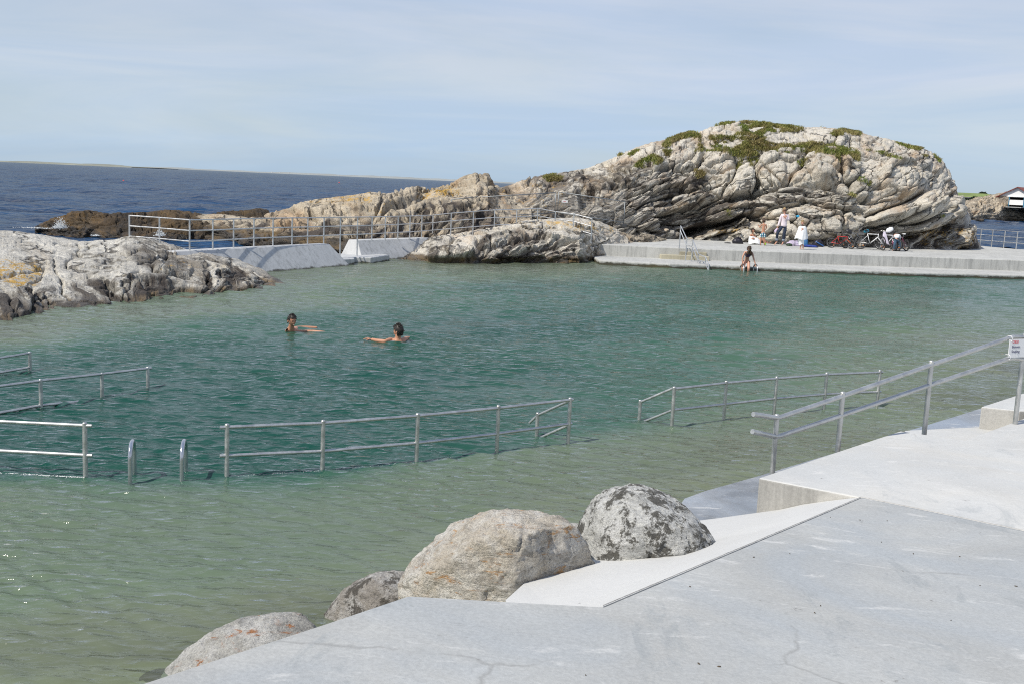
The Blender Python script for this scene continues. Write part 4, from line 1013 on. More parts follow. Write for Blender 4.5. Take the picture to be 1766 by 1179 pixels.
# ------------------------------------------------------------------ railings
def railing(name, label, group, posts, rails, r=0.024, rr=0.019, mat=None, cap=True, ext0=0.0, ext1=0.0):
    """posts: (x, y, ztop, zbottom); rails: lists of world points"""
    mat = mat or M_steel
    base = Vector((posts[0][0], posts[0][1], posts[0][3]))
    root = empty(name, base, label, 'railing', group)
    for p in posts:
        m = MB().tube([(p[0], p[1], p[3]), (p[0], p[1], p[2])], r, 14)
        if cap: m.ball((p[0], p[1], p[2]), (r * 0.95, r * 0.95, r * 0.5), 12, 6)
        m.tube([(p[0], p[1], p[3] - 0.0), (p[0], p[1], p[3] + 0.012)], r * 2.0, 14)
        o = m.build('post', mat, root); o.matrix_parent_inverse = Matrix.Translation(-base)
    for L in rails:
        L = [Vector(q) for q in L]
        if ext0: L[0] = L[0] + (L[0] - L[1]).normalized() * ext0
        if ext1: L[-1] = L[-1] + (L[-1] - L[-2]).normalized() * ext1
        o = MB().tube(L, rr, 12).build('rail', mat, root); o.matrix_parent_inverse = Matrix.Translation(-base)
    for o in root.children:
        for p in o.data.polygons: pass
        autosmooth(o)
    return root
def autosmooth(o, ang=50):
    me = o.data
    bm = bmesh.new(); bm.from_mesh(me)
    for e_ in bm.edges:
        if len(e_.link_faces) == 2 and e_.calc_face_angle(0) > R(ang): e_.smooth = False
    bm.to_mesh(me); bm.free()
def zat(px, py, Y): return at(px, py, Y=Y).z
GW = 'steel handrails standing in the pool'
def pool_rail(label, specs, railys, ext0=0.0, ext1=0.0, extra=(), flat=True, pad=()):
    """specs: (px_top, py_top, px_foot, py_foot at z=0); railys: per rail a list of pixel rows at the posts"""
    P_ = []
    for xt, yt, xb, yb in specs:
        f = at(xb, yb, Z=0.0)
        P_.append((f.x, f.y, zat(xt, yt, f.y), -0.40))
    rl = []
    for row in railys:
        rl.append([Vector((p[0], p[1], zat(s[0], y, p[1]))) for p, s, y in zip(P_, specs, row) if y is not None])
    rl += [[Vector(q) for q in e_] for e_ in extra]
    return railing('railing', label, GW, P_, rl, ext0=ext0, ext1=ext1)
pool_rail('long low steel railing in the water in front of the two swimmers',
    [(392.5, 731.5, 391.3, 821), (557.5, 725, 556, 811), (720.5, 713, 718, 795.5), (858.5, 699, 856.5, 778), (982.5, 686, 979.5, 763)],
    [[736, 729, 716.5, 703, 689], [785, 777.5, 763.4, 747.5, 730.4]], ext0=0.07, ext1=0.04)
pE = at(979.5, 763, Z=0.0); pR = at(925.5, 750, Z=0.0)
railing('railing', 'short return rail sloping into the water at the right end of the long railing', GW, [(pR.x, pR.y, zat(927.6, 711.5, pR.y), -.75)],
    [[Vector((pE.x, pE.y, zat(981, 690, pE.y))), Vector((pR.x, pR.y, zat(927.6, 715.5, pR.y))), Vector((pR.x, pR.y, zat(927.6, 715.5, pR.y))) + (Vector((pR.x, pR.y, 0)) - Vector((pE.x, pE.y, 0))) * .25 + Vector((0, 0, -.12))],
     [Vector((pE.x, pE.y, zat(977.6, 732, pE.y))), Vector((pR.x, pR.y, zat(945, 750, pR.y) - .06))]], rr=0.017)
pool_rail('pale two bar steel railing at the left edge, ending beside the ladder loops', [(-110, 717, -110, 812), (148.7, 729, 147.5, 822.5)], [[721, 733.3], [771, 784.4]], ext1=0.07)
pool_rail('low railing by the left shore rock, its lower bar dipping under water', [(-60, 672, -60, 722), (69.4, 654.2, 70.8, 702.3), (175.5, 642.9, 176, 682), (255.7, 633, 255, 667)],
    [[673.5, 656, 644.5, 635], [722, 698.3, 688, 681]], ext1=0.06)
pool_rail('small end of a steel railing at the left edge, nearest the shore rock', [(-120, 634, -120, 668), (51, 607, 51.8, 638)], [[637, 608.5], [662, 633]], ext1=0.02)
e0 = at(1102.5, 722.4, Z=0.0)
pool_rail('long steel railing in the shallow green water, with a short sloping end at its left', [(1161.6, 666.8, 1158.5, 735.6), (1252.5, 657, 1248, 723), (1339, 649.4, 1334.5, 715), (1426, 642.7, 1420.5, 706), (1517.4, 638.5, 1512, 700.5)],
    [[670, 660, 652.4, 645.7, 641.7], [706.5, 696.8, 687, 679.7, 675.4]], ext1=0.05)
s1_ = at(1158.5, 735.6, Z=0.0)
railing('railing', 'short sloping handrail at the left end of the shallow water railing', GW, [(e0.x, e0.y, zat(1104, 690, e0.y), -.75)],
    [[(e0.x, e0.y, zat(1104, 693, e0.y)), (s1_.x, s1_.y + .02, zat(1160, 668.5, s1_.y))], [(e0.x + .02, e0.y, zat(1110, 729, e0.y)), (s1_.x, s1_.y + .02, zat(1156, 707, s1_.y))]], rr=0.017)
# ladder loops at the shelf edge
def loop_handle(px_f, top_y, wl_y, px_b, back_y, label):
    f = at(px_f, wl_y, Z=0.0); b = at(px_b, back_y, Z=0.0)
    zt = zat(px_f + 1, top_y, f.y + .1)
    d = Vector((b.x - f.x, b.y - f.y, 0)); rad = d.length / 2; c = Vector((f.x, f.y, 0)) + d / 2; d.normalize()
    pts = [Vector((f.x, f.y, -.8)), Vector((f.x, f.y, -.3))]
    for i in range(15):
        a = math.pi * i / 14
        pts.append(c - d * math.cos(a) * rad + Vector((0, 0, zt - rad * 0.9 + math.sin(a) * rad * 0.9)))
    pts += [Vector((b.x, b.y, -.3)), Vector((b.x, b.y, -.8))]
    o = MB().tube(pts, 0.021, 14).build('ladder_handle', M_chrome)
    return tag(o, label, 'ladder handle', 'curved ladder handles')
M_chrome = steel('polished_steel', (0.60, 0.62, 0.64), 0.16)
loop_handle(224.5, 763, 832, 232, 817, 'curved polished steel ladder loop, nearer the pale left edge railing')
loop_handle(313.5, 763, 829, 320.5, 813, 'curved polished steel ladder loop, nearer the start of the long low railing')
# railing of the stair and terrace at the right, with the warning sign
Y1, Y2, Y3, Y4 = 10.0, 10.45, 11.2, 11.72
def PV(px, py, Y): return at(px, py, Y=Y)
p1, p2, p3, p4 = PV(1340, 715, Y1), PV(1453.5, 676.5, Y2), PV(1606.5, 623, Y3), PV(1768, 577, Y4)
t1 = [PV(1299, 713.5, Y1 - .25), PV(1338, 719.5, Y1 - .02), PV(1345, 719, Y1 + .02), PV(1454, 682, Y2), PV(1607, 628.5, Y3), PV(1738, 583.5, 11.6), PV(1747, 581, 11.63), PV(1768, 581.5, Y4), PV(2050, 590, 12.6)]
t2 = [PV(1297.5, 743.5, Y1 - .25), PV(1337, 752, Y1 - .02), PV(1344, 751.5, Y1 + .02), PV(1451.5, 715.5, Y2), PV(1603, 663.5, Y3), PV(1738, 618.5, 11.6), PV(1746, 616.5, 11.63), PV(1766, 619, Y4), PV(2050, 632, 12.6)]
railing('railing', 'large two bar steel handrail climbing beside the terrace, carrying the white warning sign', None,
    [(p1.x, p1.y, p1.z, -.8), (p2.x, p2.y, p2.z, -.8), (p3.x, p3.y, p3.z, .10), (p4.x, p4.y, p4.z, DZ - .02)], [t1, t2], r=0.026, rr=0.0235)
M_sign = simple('white_sign_board', (0.80, 0.80, 0.79), 0.45, var=0.04)
M_red = simple('red_lettering', (0.62, 0.03, 0.05), 0.5, var=0.02)
M_navy = simple('navy_lettering', (0.03, 0.03, 0.12), 0.5, var=0.02)
s_tl, s_bl, s_tr = PV(1741.5, 585, 11.56), PV(1740.5, 616.5, 11.56), PV(1830, 588, 11.9)
sx_ = (s_tr - s_tl); sx_.z = 0; W_ = sx_.length; sx_.normalize(); H_ = (s_tl - s_bl).length
sign = empty('sign', s_tl, 'white warning board tied between the bars of the large handrail, with red and navy words', 'sign')
Ms = Matrix((sx_, Vector((0, 0, 1)).cross(sx_) * 1.0, Vector((0, 0, 1)))).transposed()
bd = bevel(MB().box((W_ / 2, 0, -H_ / 2), (W_, .006, H_)).build('board', M_sign, sign, smooth=False), .002, 2)
sign.rotation_euler = Ms.to_euler()
def words(txt, size, x, z, mat):
    c = bpy.data.curves.new('lettering', 'FONT'); c.body = txt; c.size = size; c.extrude = .0006; c.space_character = 1.05
    o = bpy.data.objects.new('tmp', c); COL.objects.link(o)
    bpy.context.view_layer.update()
    me = bpy.data.meshes.new_from_object(o.evaluated_get(bpy.context.evaluated_depsgraph_get()))
    bpy.data.objects.remove(o)
    l = bpy.data.objects.new('lettering', me); COL.objects.link(l); me.materials.clear(); me.materials.append(mat)
    l.parent = bd; l.rotation_euler = (R(90), 0, 0); l.location = (x, -.0045, z)
words('OBS!', .044, .042, -.044, M_red); words('Bunnen', .040, .042, -.095, M_navy); words('Stuping', .040, .042, -.145, M_navy)
for (x_, z_) in ((.012, .0), (.012, -H_)):
    MB().tube([(x_, -.03 , z_ - .005), (x_ - .012, -.02, z_ + .035), (x_ - .012, .03, z_ + .035), (x_, .03, z_ - .008), (x_ + .012, -.01, z_ - .02)], .0045, 8, closed=True).build('cable_tie', M_sign, sign)
# dam and rock railing (three bars)
xs = [(223, 371), (275, 374.5), (327, 378.5), (367, 378), (403, 377), (438, 376.2), (471, 375.7), (504, 375.3), (531, 375), (559, 374.6), (587.5, 374.3), (617, 374), (642, 373.7), (665, 373.2), (687, 372.7), (707.5, 372.2), (728, 371.6), (747, 370.9)]
ZT = 1.62
dam_posts = []
for px_, py_ in xs:
    q = at(px_, py_, Z=ZT)
    zb_ = .70 if px_ > 300 else 0.3
    if px_ in (587.5, 617): zb_ = .18
    dam_posts.append([q.x, q.y, q.z, zb_])
for px_, py_, Y_ in ((778.5, 367.3, 43.6), (816.8, 364.4, 44.0), (853.4, 361.7, 44.4), (891.5, 361, 44.8), (927.5, 359, 45.2), (958, 364.7, 45.1), (990, 368.5, 44.9), (1021, 377, 44.6)):
    q = at(px_, py_, Y=Y_); dam_posts.append([q.x, q.y, q.z, q.z - 1.0])
tops = [Vector(p[:3]) - Vector((0, 0, .02)) for p in dam_posts]
railing('railing', 'long three bar galvanised railing along the dam walls and up over the rock mound', None, dam_posts, [tops, [t - Vector((0, 0, .31)) for t in tops], [t - Vector((0, 0, .62)) for t in tops]], r=.024, rr=.019, mat=M_steel_pale, cap=False)
# quay edge railing far right
L = []
for px_, py_ in ((1691, 424.8), (1711, 426.4), (1732, 428.2), (1753.5, 430.2), (1775, 432.2), (1797, 434.3), (1820, 436.5)):
    q = at(px_, py_, Z=QZ); L.append([q.x, q.y + .1, QZ + .98, QZ - .02])
tl = [Vector(p[:3]) - Vector((0, 0, .02)) for p in L]
tl = [tl[0] + Vector((-.9, .9, 0))] + tl
railing('railing', 'three bar railing on the quay edge against blue sea, right of the tall rock', None, L, [tl, [t - Vector((0, 0, .31)) for t in tl], [t - Vector((0, 0, .62)) for t in tl]], r=.03, rr=.02, mat=M_steel_pale, cap=False)
# stair handrail on the quay
hp = [(1174, 390, 45.6), (1184.6, 412.2, 44.9), (1195, 414.8, 44.5), (1204.3, 438.5, 43.5), (1217, 443.6, 43.0), (1222.5, 459, 42.6)]
hp2 = [(1173.3, 398.2, 45.6), (1183.2, 422, 44.9), (1194, 425.4, 44.5), (1203.3, 448, 43.5), (1215.7, 452.5, 43.0), (1222, 467.4, 42.6)]
ps_ = []
for (x, y, Y_), zb_ in zip(hp, (QZ, .15, .15, -.6, -.6, -.6)):
    q = at(x, y, Y=Y_); ps_.append((q.x, q.y, q.z, zb_))
railing('railing', 'stepped double handrail running down the quay steps into the water', None, ps_, [[at(x, y, Y=Y_) for x, y, Y_ in hp], [at(x, y, Y=Y_) for x, y, Y_ in hp2]], r=.024, rr=.021, mat=M_steel_pale, cap=False)
# ladder with two hoops under the girl
lad = empty('pool_ladder', at(1290, 476, Z=0), 'steel pool ladder with two dark hoops, gripped by the girl in the bikini', 'ladder')
Ml = Matrix.Translation(-lad.location)
M_grip = simple('dark_wet_steel', (0.10, 0.10, 0.10), 0.3, 0.6)
for (x0_, y0_, x1_, y1_) in ((1277, 475, 1282.6, 479), (1299.5, 475, 1305.6, 482)):
    a_ = Vector((at(x0_, y0_ - 10, Y=43.0).x, 43.0, 0)); b_ = Vector((at(x1_, y1_ - 10, Y=42.45).x, 42.45, 0))
    d = (b_ - a_); rad = d.length / 2; d.normalize(); c = (a_ + b_) / 2; zt = zat((x0_ + x1_) / 2, 456.5, 42.7)
    arc = [c - d * math.cos(math.pi * i / 12) * rad + Vector((0, 0, zt - .16 + .16 * math.sin(math.pi * i / 12))) for i in range(13)]
    o = MB().tube([a_ + Vector((0, 0, -.9))] + arc + [b_ + Vector((0, 0, -.9))], .022, 10).build('hoop', M_steel_pale, lad); o.matrix_parent_inverse = Ml
    o = MB().tube(arc[1:-3], .028, 10).build('grip', M_grip, lad); o.matrix_parent_inverse = Ml
for z_ in (-.12, -.4, -.68):
    q0_, q1_ = Vector((at(1282.6, 470, Y=42.45).x, 42.45, z_)), Vector((at(1305.6, 472, Y=42.45).x, 42.45, z_))
    o = MB().tube([q0_, q1_], .03, 8).build('rung', M_steel_pale, lad); o.matrix_parent_inverse = Ml
# site fence behind the dam railing
M_fence = steel('dull_galvanised_tube', (0.30, 0.32, 0.33), 0.55)
def site_panel(a, b, h, label, n=34, foot=True, group='wire mesh site fence panels'):
    a, b = Vector(a), Vector(b)
    root = empty('fence_panel', a, label, 'fence', group)
    iv = Matrix.Translation(-a)
    up = Vector((0, 0, h))
    fr = MB()
    for u_, w_ in ((a, a + up), (b, b + up), (a + up, b + up), (a + Vector((0, 0, .12)), b + Vector((0, 0, .12)))): fr.tube([u_, w_], .021, 8)
    o = fr.build('frame', M_fence, root); o.matrix_parent_inverse = iv
    wm = MB()
    for i in range(1, n): 
        c = a.lerp(b, i / n); wm.tube([c + Vector((0, 0, .12)), c + up], .0032, 4, cap=False)
    for j in range(1, 7):
        z_ = .12 + (h - .12) * j / 7; wm.tube([a + Vector((0, 0, z_)), b + Vector((0, 0, z_))], .0032, 4, cap=False)
    o = wm.build('mesh', M_steel, root); o.matrix_parent_inverse = iv
    if foot:
        o = bevel(MB().box(b + Vector((0, 0, -.02)), (.24, .6, .14)).build('foot_block', M_grip, root, smooth=False), .02); o.matrix_parent_inverse = iv
    return root
def on(px, py, Y): return at(px, py, Y=Y)
M_dk = None
site_panel(on(777, 385, 49.0), on(823, 379.5, 49.6), 1.05, 'leftmost mesh fence panel, partly lost against the ridge', foot=False)
site_panel(on(829, 380, 49.7), on(956.5, 371.6, 50.8), 1.05, 'long middle mesh fence panel behind the rock mound railing', n=60)
f3 = site_panel(on(961.5, 371.6, 50.8), on(1075.5, 388.5, 50.4), 1.08, 'right mesh fence panel with a small white notice, at the foot of the tall rock', n=56)
q = at(974, 348, Y=50.75)
o = bevel(MB().box(q, (.29, .02, .12)).build('notice', M_sign, None, smooth=False), .004); tag(o, 'small white notice wired to the right mesh fence panel', 'notice')
tag(bevel(MB().box(q + Vector((-.01, -.014, .0)), (.12, .006, .014)).build('notice_line', M_red, o, smooth=False), .001))

# ------------------------------------------------------------------ boulders
def boulder(name, label, c, r, rot, seed, planes=(), mat=None, rough=.05, sub=6, low=.12, mid=.03):
    bm = bmesh.new(); bmesh.ops.create_icosphere(bm, subdivisions=sub, radius=1.0)
    V = np.array([v.co[:] for v in bm.verts]); 
    n = V / np.linalg.norm(V, axis=1, keepdims=True)
    Rr = np.array(Matrix.Rotation(R(rot[2]), 3, 'Z') @ Matrix.Rotation(R(rot[1]), 3, 'Y') @ Matrix.Rotation(R(rot[0]), 3, 'X'))
    V = n * (1 + low * fbm(n, 1.3, 3, .5, seed))[:, None]
    for pn, po, k in planes:
        pn = np.array(Vector(pn).normalized())
        d = V @ pn - po
        V = V - (np.log1p(np.exp(d * k)) / k)[:, None] * pn
    V = V * np.array(r)
    V = V @ Rr.T
    sz = max(r)
    V = V + n @ Rr.T * (mid * sz * fbm(V / sz, 3.5, 4, .55, seed + 3) + rough * sz * .35 * fbm(V / sz, 11, 5, .62, seed + 5) - .03 * sz * np.exp(-(fbm(V / sz, 2.3, 3, .6, seed + 9) / .035) ** 2))[:, None]
    F = [[v.index for v in f.verts] for f in bm.faces]; bm.free()
    o = mesh_obj(name, V, np.array(F), mat)
    o.location = c
    return tag(o, label, 'boulder', 'boulders along the edge of the ramp')
def boulder_mat(name, base, light, dark, dth, orange=None, oth=.66, sc=5.0):
    t = NT(name); P = t.obj()
    a = t.noise(P, 1.9, 10, .7, .5); b = t.noise(P, sc, 12, .78, .25); g = t.noise(P, 55, 8, .8); pit = t.noise(P, 19, 9, .75)
    c = t.mix(t.rng(a, .42, .56), base, light)
    st = t.noise(t.mapping(P, (2, 2, 9), (R(20), R(25), 0)), 1.3, 10, .72, .5)
    c = t.mix(t.rng(st, .50, .60, 0, .7), c, tuple(x * .60 for x in base))
    m = t.math('ADD', t.math('MULTIPLY', b, .7), t.math('MULTIPLY', a, .3))
    c = t.mix(t.rng(m, dth, dth + .025, 0, .93), c, dark)
    m2 = t.rng(t.noise(P, sc * 3.2, 8, .8), .57, .62, 0, .6)
    c = t.mix(m2, c, tuple(x * .45 for x in base))
    if orange:
        o_ = t.noise(t.mapping(P, (1.2, 3, 6), (0, R(30), R(20))), 2.6, 11, .75, .6)
        c = t.mix(t.rng(o_, oth - .05, oth + .05, 0, .45), c, tuple(.55 * x + .25 for x in orange))
        c = t.mix(t.rng(o_, oth, oth + .04, 0, .9), c, orange)
    c = t.mix(1.0, c, t.ramp(g, [(.35, (.55, .55, .56)), (.5, (1, 1, 1)), (.68, (1.2, 1.2, 1.18))]), 'MULTIPLY')
    h = t.math('ADD', t.math('ADD', t.math('MULTIPLY', b, .5), t.math('MULTIPLY', g, .18)), t.math('ADD', t.math('MULTIPLY', pit, .3), t.math('MULTIPLY', st, .6)))
    t.bsdf(c, .85, 0, t.bump(h, .09, 1.0))
    return t.m
M_b1 = boulder_mat('veined_beige_stone', (.62, .56, .46), (.76, .73, .66), (.30, .26, .20), .60, (.52, .29, .11), .58)
M_b2 = boulder_mat('lichen_speckled_stone', (.66, .66, .62), (.78, .78, .75), (.085, .08, .065), .495, None, sc=8.0)
M_b3 = boulder_mat('pale_grey_stone', (.50, .49, .45), (.68, .67, .63), (.28, .27, .24), .57, (.42, .16, .04), .575)
M_b4 = boulder_mat('mottled_dark_stone', (.34, .31, .27), (.60, .59, .56), (.09, .08, .065), .49, None)
M_bw = boulder_mat('wet_black_stone', (.03, .03, .03), (.06, .06, .055), (.012, .012, .012), .5, None)
Yb1 = 6.75
boulder('boulder', 'large beige boulder with orange veins and a darker facet on its right', at(856, 985, Y=Yb1) + Vector((0, 0, -.06)), (.70, .52, .56), (0, -2, -6), 5,
    planes=[((.92, -.62, .05), .50, 30), ((-.66, -.1, .75), .60, 16), ((.1, 0, 1), .74, 12), ((-.05, -.95, .25), .60, 22), ((-.6, -.8, .1), .68, 14)], mat=M_b1, rough=.10, mid=.05)
boulder('boulder', 'rounded boulder speckled black and white with lichen, next to the wet ledge', at(1112, 918, Y=7.38) + Vector((0, 0, -.14)), (.535, .52, .48), (0, 6, 4), 8,
    planes=[((-.8, -.2, .1), .86, 9), ((0, -.9, -.1), .84, 9), ((.5, -.1, .9), .88, 8)], mat=M_b2, rough=.09, mid=.03)
boulder('boulder', 'smooth pale grey boulder with rusty orange streaks, at the bottom left by the shallows', at(408, 1114, Y=6.25) + Vector((0.02, .03, -.10)), (.50, .40, .22), (0, -19, 8), 13, planes=[((-.4, -.5, .8), .80, 8), ((.7, -.5, .4), .80, 8)], mat=M_b3, rough=.06)
boulder('boulder', 'dark mottled boulder half hidden behind the ramp edge, left of the large beige boulder', at(655, 1045, Y=7.2) + Vector((0, 0, -.10)), (.42, .36, .30), (0, -24, 10), 17, planes=[((-.5, -.6, .6), .8, 8)], mat=M_b4, rough=.08)
boulder('boulder', 'small grey stone wedged between the beige and the speckled boulders', at(985, 935, Y=7.75), (.16, .16, .15), (0, 0, 0), 21, mat=M_b3, rough=.04, sub=5)
boulder('boulder', 'low wet black stone at the water edge beside the bottom left boulder', at(262, 1158, Y=6.35) + Vector((.03, 0, -.05)), (.12, .08, .06), (0, -15, 0), 25, mat=M_bw, rough=.05, sub=5)
rr_ = random.Random(5)
# stony bank below the ramp, hidden under most of it
bank = MB()
# pebble bank by the right edge of the frame
def pebbles(name, label, n, poly_fn, rmin, rmax, mat, seed):
    rg = random.Random(seed); m = MB()
    for _ in range(n):
        x, y, z = poly_fn(rg); r_ = rg.uniform(rmin, rmax)
        m.ball((x, y, z), (r_ * rg.uniform(.8, 1.4), r_ * rg.uniform(.8, 1.3), r_ * rg.uniform(.5, .8)), 7, 5, Matrix.Rotation(rg.uniform(0, 3), 3, 'Z'))
    o = m.build(name, mat); return tag(o, label, kind='stuff')
M_peb = simple('grey_brown_pebbles', (.26, .22, .17), .8, var=.6, scale=3.0)
c0_ = at(1800, 612, Z=0)
def pf(rg):
    a = rg.uniform(0, 1); b = rg.gauss(0, 1)
    x = c0_.x - 1.0 + 4.2 * a; y = c0_.y + b * (.35 + .5 * a); return x, y, -.12 + .22 * a * math.exp(-b * b * .5) + rg.uniform(-.02, .05)
pebbles('pebbles', 'grey pebbles breaking the water at the right edge', 500, pf, .04, .12, M_peb, 3)
M_weed = simple('dark_seaweed', (.03, .035, .02), .6, var=.5, scale=8)
rgw = random.Random(9); mw = MB()
for cx_, cy_, n_, sx0, sy0 in ((1640, 668, 260, .55, .35), (1730, 648, 420, .6, .45), (1695, 660, 200, .5, .3)):
    c_ = at(cx_, cy_, Z=0)
    for _ in range(n_):
        x, y = c_.x + rgw.gauss(0, sx0), c_.y + rgw.gauss(0, sy0); a = rgw.uniform(0, 6.28); l = rgw.uniform(.08, .25)
        p0 = Vector((x, y, -.17)); p1_ = p0 + Vector((math.cos(a) * l, math.sin(a) * l, rgw.uniform(.03, .12)))
        s_ = Vector((-math.sin(a), math.cos(a), 0)) * .03
        mw.add([p0 - s_, p0 + s_, p1_ + s_ * .3, p1_ - s_ * .3], [(0, 1, 2, 3)])
tag(mw.build('seaweed', M_weed), 'dark seaweed patches under the shallow water at the right', kind='stuff')
# leaves and grit blown over the terrace
rgd = random.Random(31); md = MB()
M_grit = simple('dry_leaf_bits', (.10, .075, .05), .8, var=.6, scale=30)
for (x_, y_) in [(1432, 892), (1483, 897), (1520, 935), (1530, 898), (1362, 955), (1300, 961), (1160, 977), (1655, 960), (1690, 1010), (1575, 955), (1557, 985), (1190, 1012), (1640, 1070), (1405, 1057), (1752, 1011), (1415, 1045), (1240, 1150), (1010, 1165), (1205, 1145)] + [(rgd.uniform(900, 1766), rgd.uniform(930, 1179)) for _ in range(0)]:
    p = RP(x_, y_); r_ = rgd.uniform(.002, .006); a_ = rgd.uniform(0, 3.1)
    if (x_ - 1040) * (857 - 1045) - (y_ - 1045) * (1485 - 1040) > 0: continue
    md.ball(p + Vector((0, 0, .005)), (r_ * 1.8, r_ * .7, .003), 7, 4, Matrix.Rotation(a_, 3, 'Z'))
tag(md.build('leaf_bits', M_grit), 'small dry leaf bits and grit scattered on the ramp', kind='stuff')
# foam lines: thin broken foam along the submerged ramp wall and at the skerry
M_foam = simple('white_foam', (.80, .82, .80), .6, var=.1)
rgf = random.Random(12)
def foam(name, label, pts, n, wid, size, z):
    m = MB()
    for _ in range(n):
        t_ = rgf.random() * (len(pts) - 1); i = int(t_); f = t_ - i
        c = Vector(pts[i]).lerp(Vector(pts[i + 1]), f) + Vector((rgf.gauss(0, wid), rgf.gauss(0, wid), z))
        s_ = size * rgf.uniform(.3, 1.2)
        m.ball(c, (s_ * 1.6, s_, s_ * .45), 6, 4)
    tag(m.build(name, M_foam), label, kind='stuff')
foam('foam', 'thin broken line of foam along the submerged wall at the left', [at(x, y, Z=0.0) for x, y in ((-60, 814), (30, 818), (80, 821), (115, 823), (145, 824))], 330, .010, .004, .012)
foam('foam', 'faint foam line along the submerged wall under the long low railing', [at(x, y, Z=0.0) for x, y in ((398, 822), (470, 818), (556, 812), (640, 805), (720, 797), (800, 786))], 110, .012, .0028, .012)
def splash(px_, py_, Y_, w, h, n, label):
    c = at(px_, py_, Y=Y_); m = MB()
    for _ in range(n):
        a = rgf.gauss(0, .35); t_ = abs(rgf.gauss(0, .5))
        m.ball(c + Vector((a * w, rgf.gauss(0, .2), min(1.2, t_) * h * max(.1, 1 - abs(a)))), rgf.uniform(.005, .017), 6, 4)
    tag(m.build('foam', M_foam), label, kind='stuff')
splash(104, 394, 48.6, .34, .42, 900, 'white splash breaking against the tip of the skerry')
splash(276, 407, 46.2, .22, .25, 400, 'small white splash at the foot of the skerry')
splash(166, 407, 47.3, .3, .06, 160, 'small foam patch in front of the skerry')
splash(62, 394, 50.0, 1.2, .04, 300, 'thin foam at the left end of the skerry')

# ------------------------------------------------------------------ grass on the tall rock
def mesh_grass():
    rg = np.random.RandomState(8)
    Pf = big_P.reshape(-1, 3); Nf = big_N.reshape(-1, 3)
    u, v = proj(Pf); n1 = fbm(Pf, 2.2, 3, .6, 77) * 5; n2 = fbm(Pf, 2.0, 3, .6, 78) * 3
    ok = np.zeros(len(Pf), bool)
    for poly in grass_px: ok |= in_poly(u + n1, v + n2, poly)
    ok &= Pf[:, 1] < 62.5
    ok &= fbm(Pf, 1.1, 4, .65, 91) > -.16
    idx = np.nonzero(ok)[0]
    w = np.where(Nf[idx, 2] > -.1, 1.0, .3); w /= w.sum()
    pick = rg.choice(idx, 75000, p=w)
    # the same plants creep over the hidden back of the top
    base = Pf[pick] + rg.randn(len(pick), 3) * [.05, .05, .01]
    cl = vn(base[:, 0] * 1.4, base[:, 1] * 1.4, base[:, 2] * 1.4, 5) * .5 + .5
    hgt = (.08 + .22 * cl) * rg.uniform(.5, 1.25, len(pick))
    ang = rg.uniform(0, 6.283, len(pick)); lean = rg.uniform(.15, .8, len(pick))
    d = np.stack([np.cos(ang) * lean + .25, np.sin(ang) * lean - .15, np.ones(len(pick))], -1)
    d += Nf[pick] * .35
    d /= np.linalg.norm(d, axis=1, keepdims=True)
    side = np.stack([-np.sin(ang + 1), np.cos(ang + 1), ang * 0], -1) * rg.uniform(.006, .016, len(pick))[:, None]
    mid = base + d * (hgt * .55)[:, None]; tip = base + (d + [.25, 0, -.35]) * hgt[:, None]
    b0 = base - [0, 0, .03]
    V = np.stack([b0 - side, b0 + side, mid + side * .8, mid - side * .8, tip], 1)
    F4 = np.arange(len(pick))[:, None] * 5 + np.array([0, 1, 2, 3])
    F5 = np.arange(len(pick))[:, None] * 5 + np.array([3, 2, 4, 4])
    V = V.reshape(-1, 3)
    me = bpy.data.meshes.new('grass')
    me.from_pydata(V.tolist(), [], [tuple(f) for f in F4.tolist()] + [tuple(f[:3]) for f in F5.tolist()])
    me.materials.append(M_grass)
    o = bpy.data.objects.new('grass', me); COL.objects.link(o)
    tint = np.repeat(np.clip(cl * .6 + rg.uniform(0, .5, len(pick)), 0, 1), 5)
    add_attr(me, 'tint', tint, 'FLOAT')
    return tag(o, 'tufts of olive green and straw coloured grass on the tall rock', kind='stuff')
t = NT('coastal_grass')
tc = t.attr('tint', 'Fac')
gp = t.noise(t.pos(), .8, 4, .6)
c = t.mix(t.rng(gp, .4, .6), t.ramp(tc, [(.1, (.10, .15, .022)), (.55, (.19, .23, .04)), (.95, (.40, .35, .12))]), t.ramp(tc, [(.1, (.13, .12, .03)), (.5, (.24, .19, .07)), (.95, (.38, .33, .14))]))
t.bsdf(c, .7)
M_grass = t.m
mesh_grass()

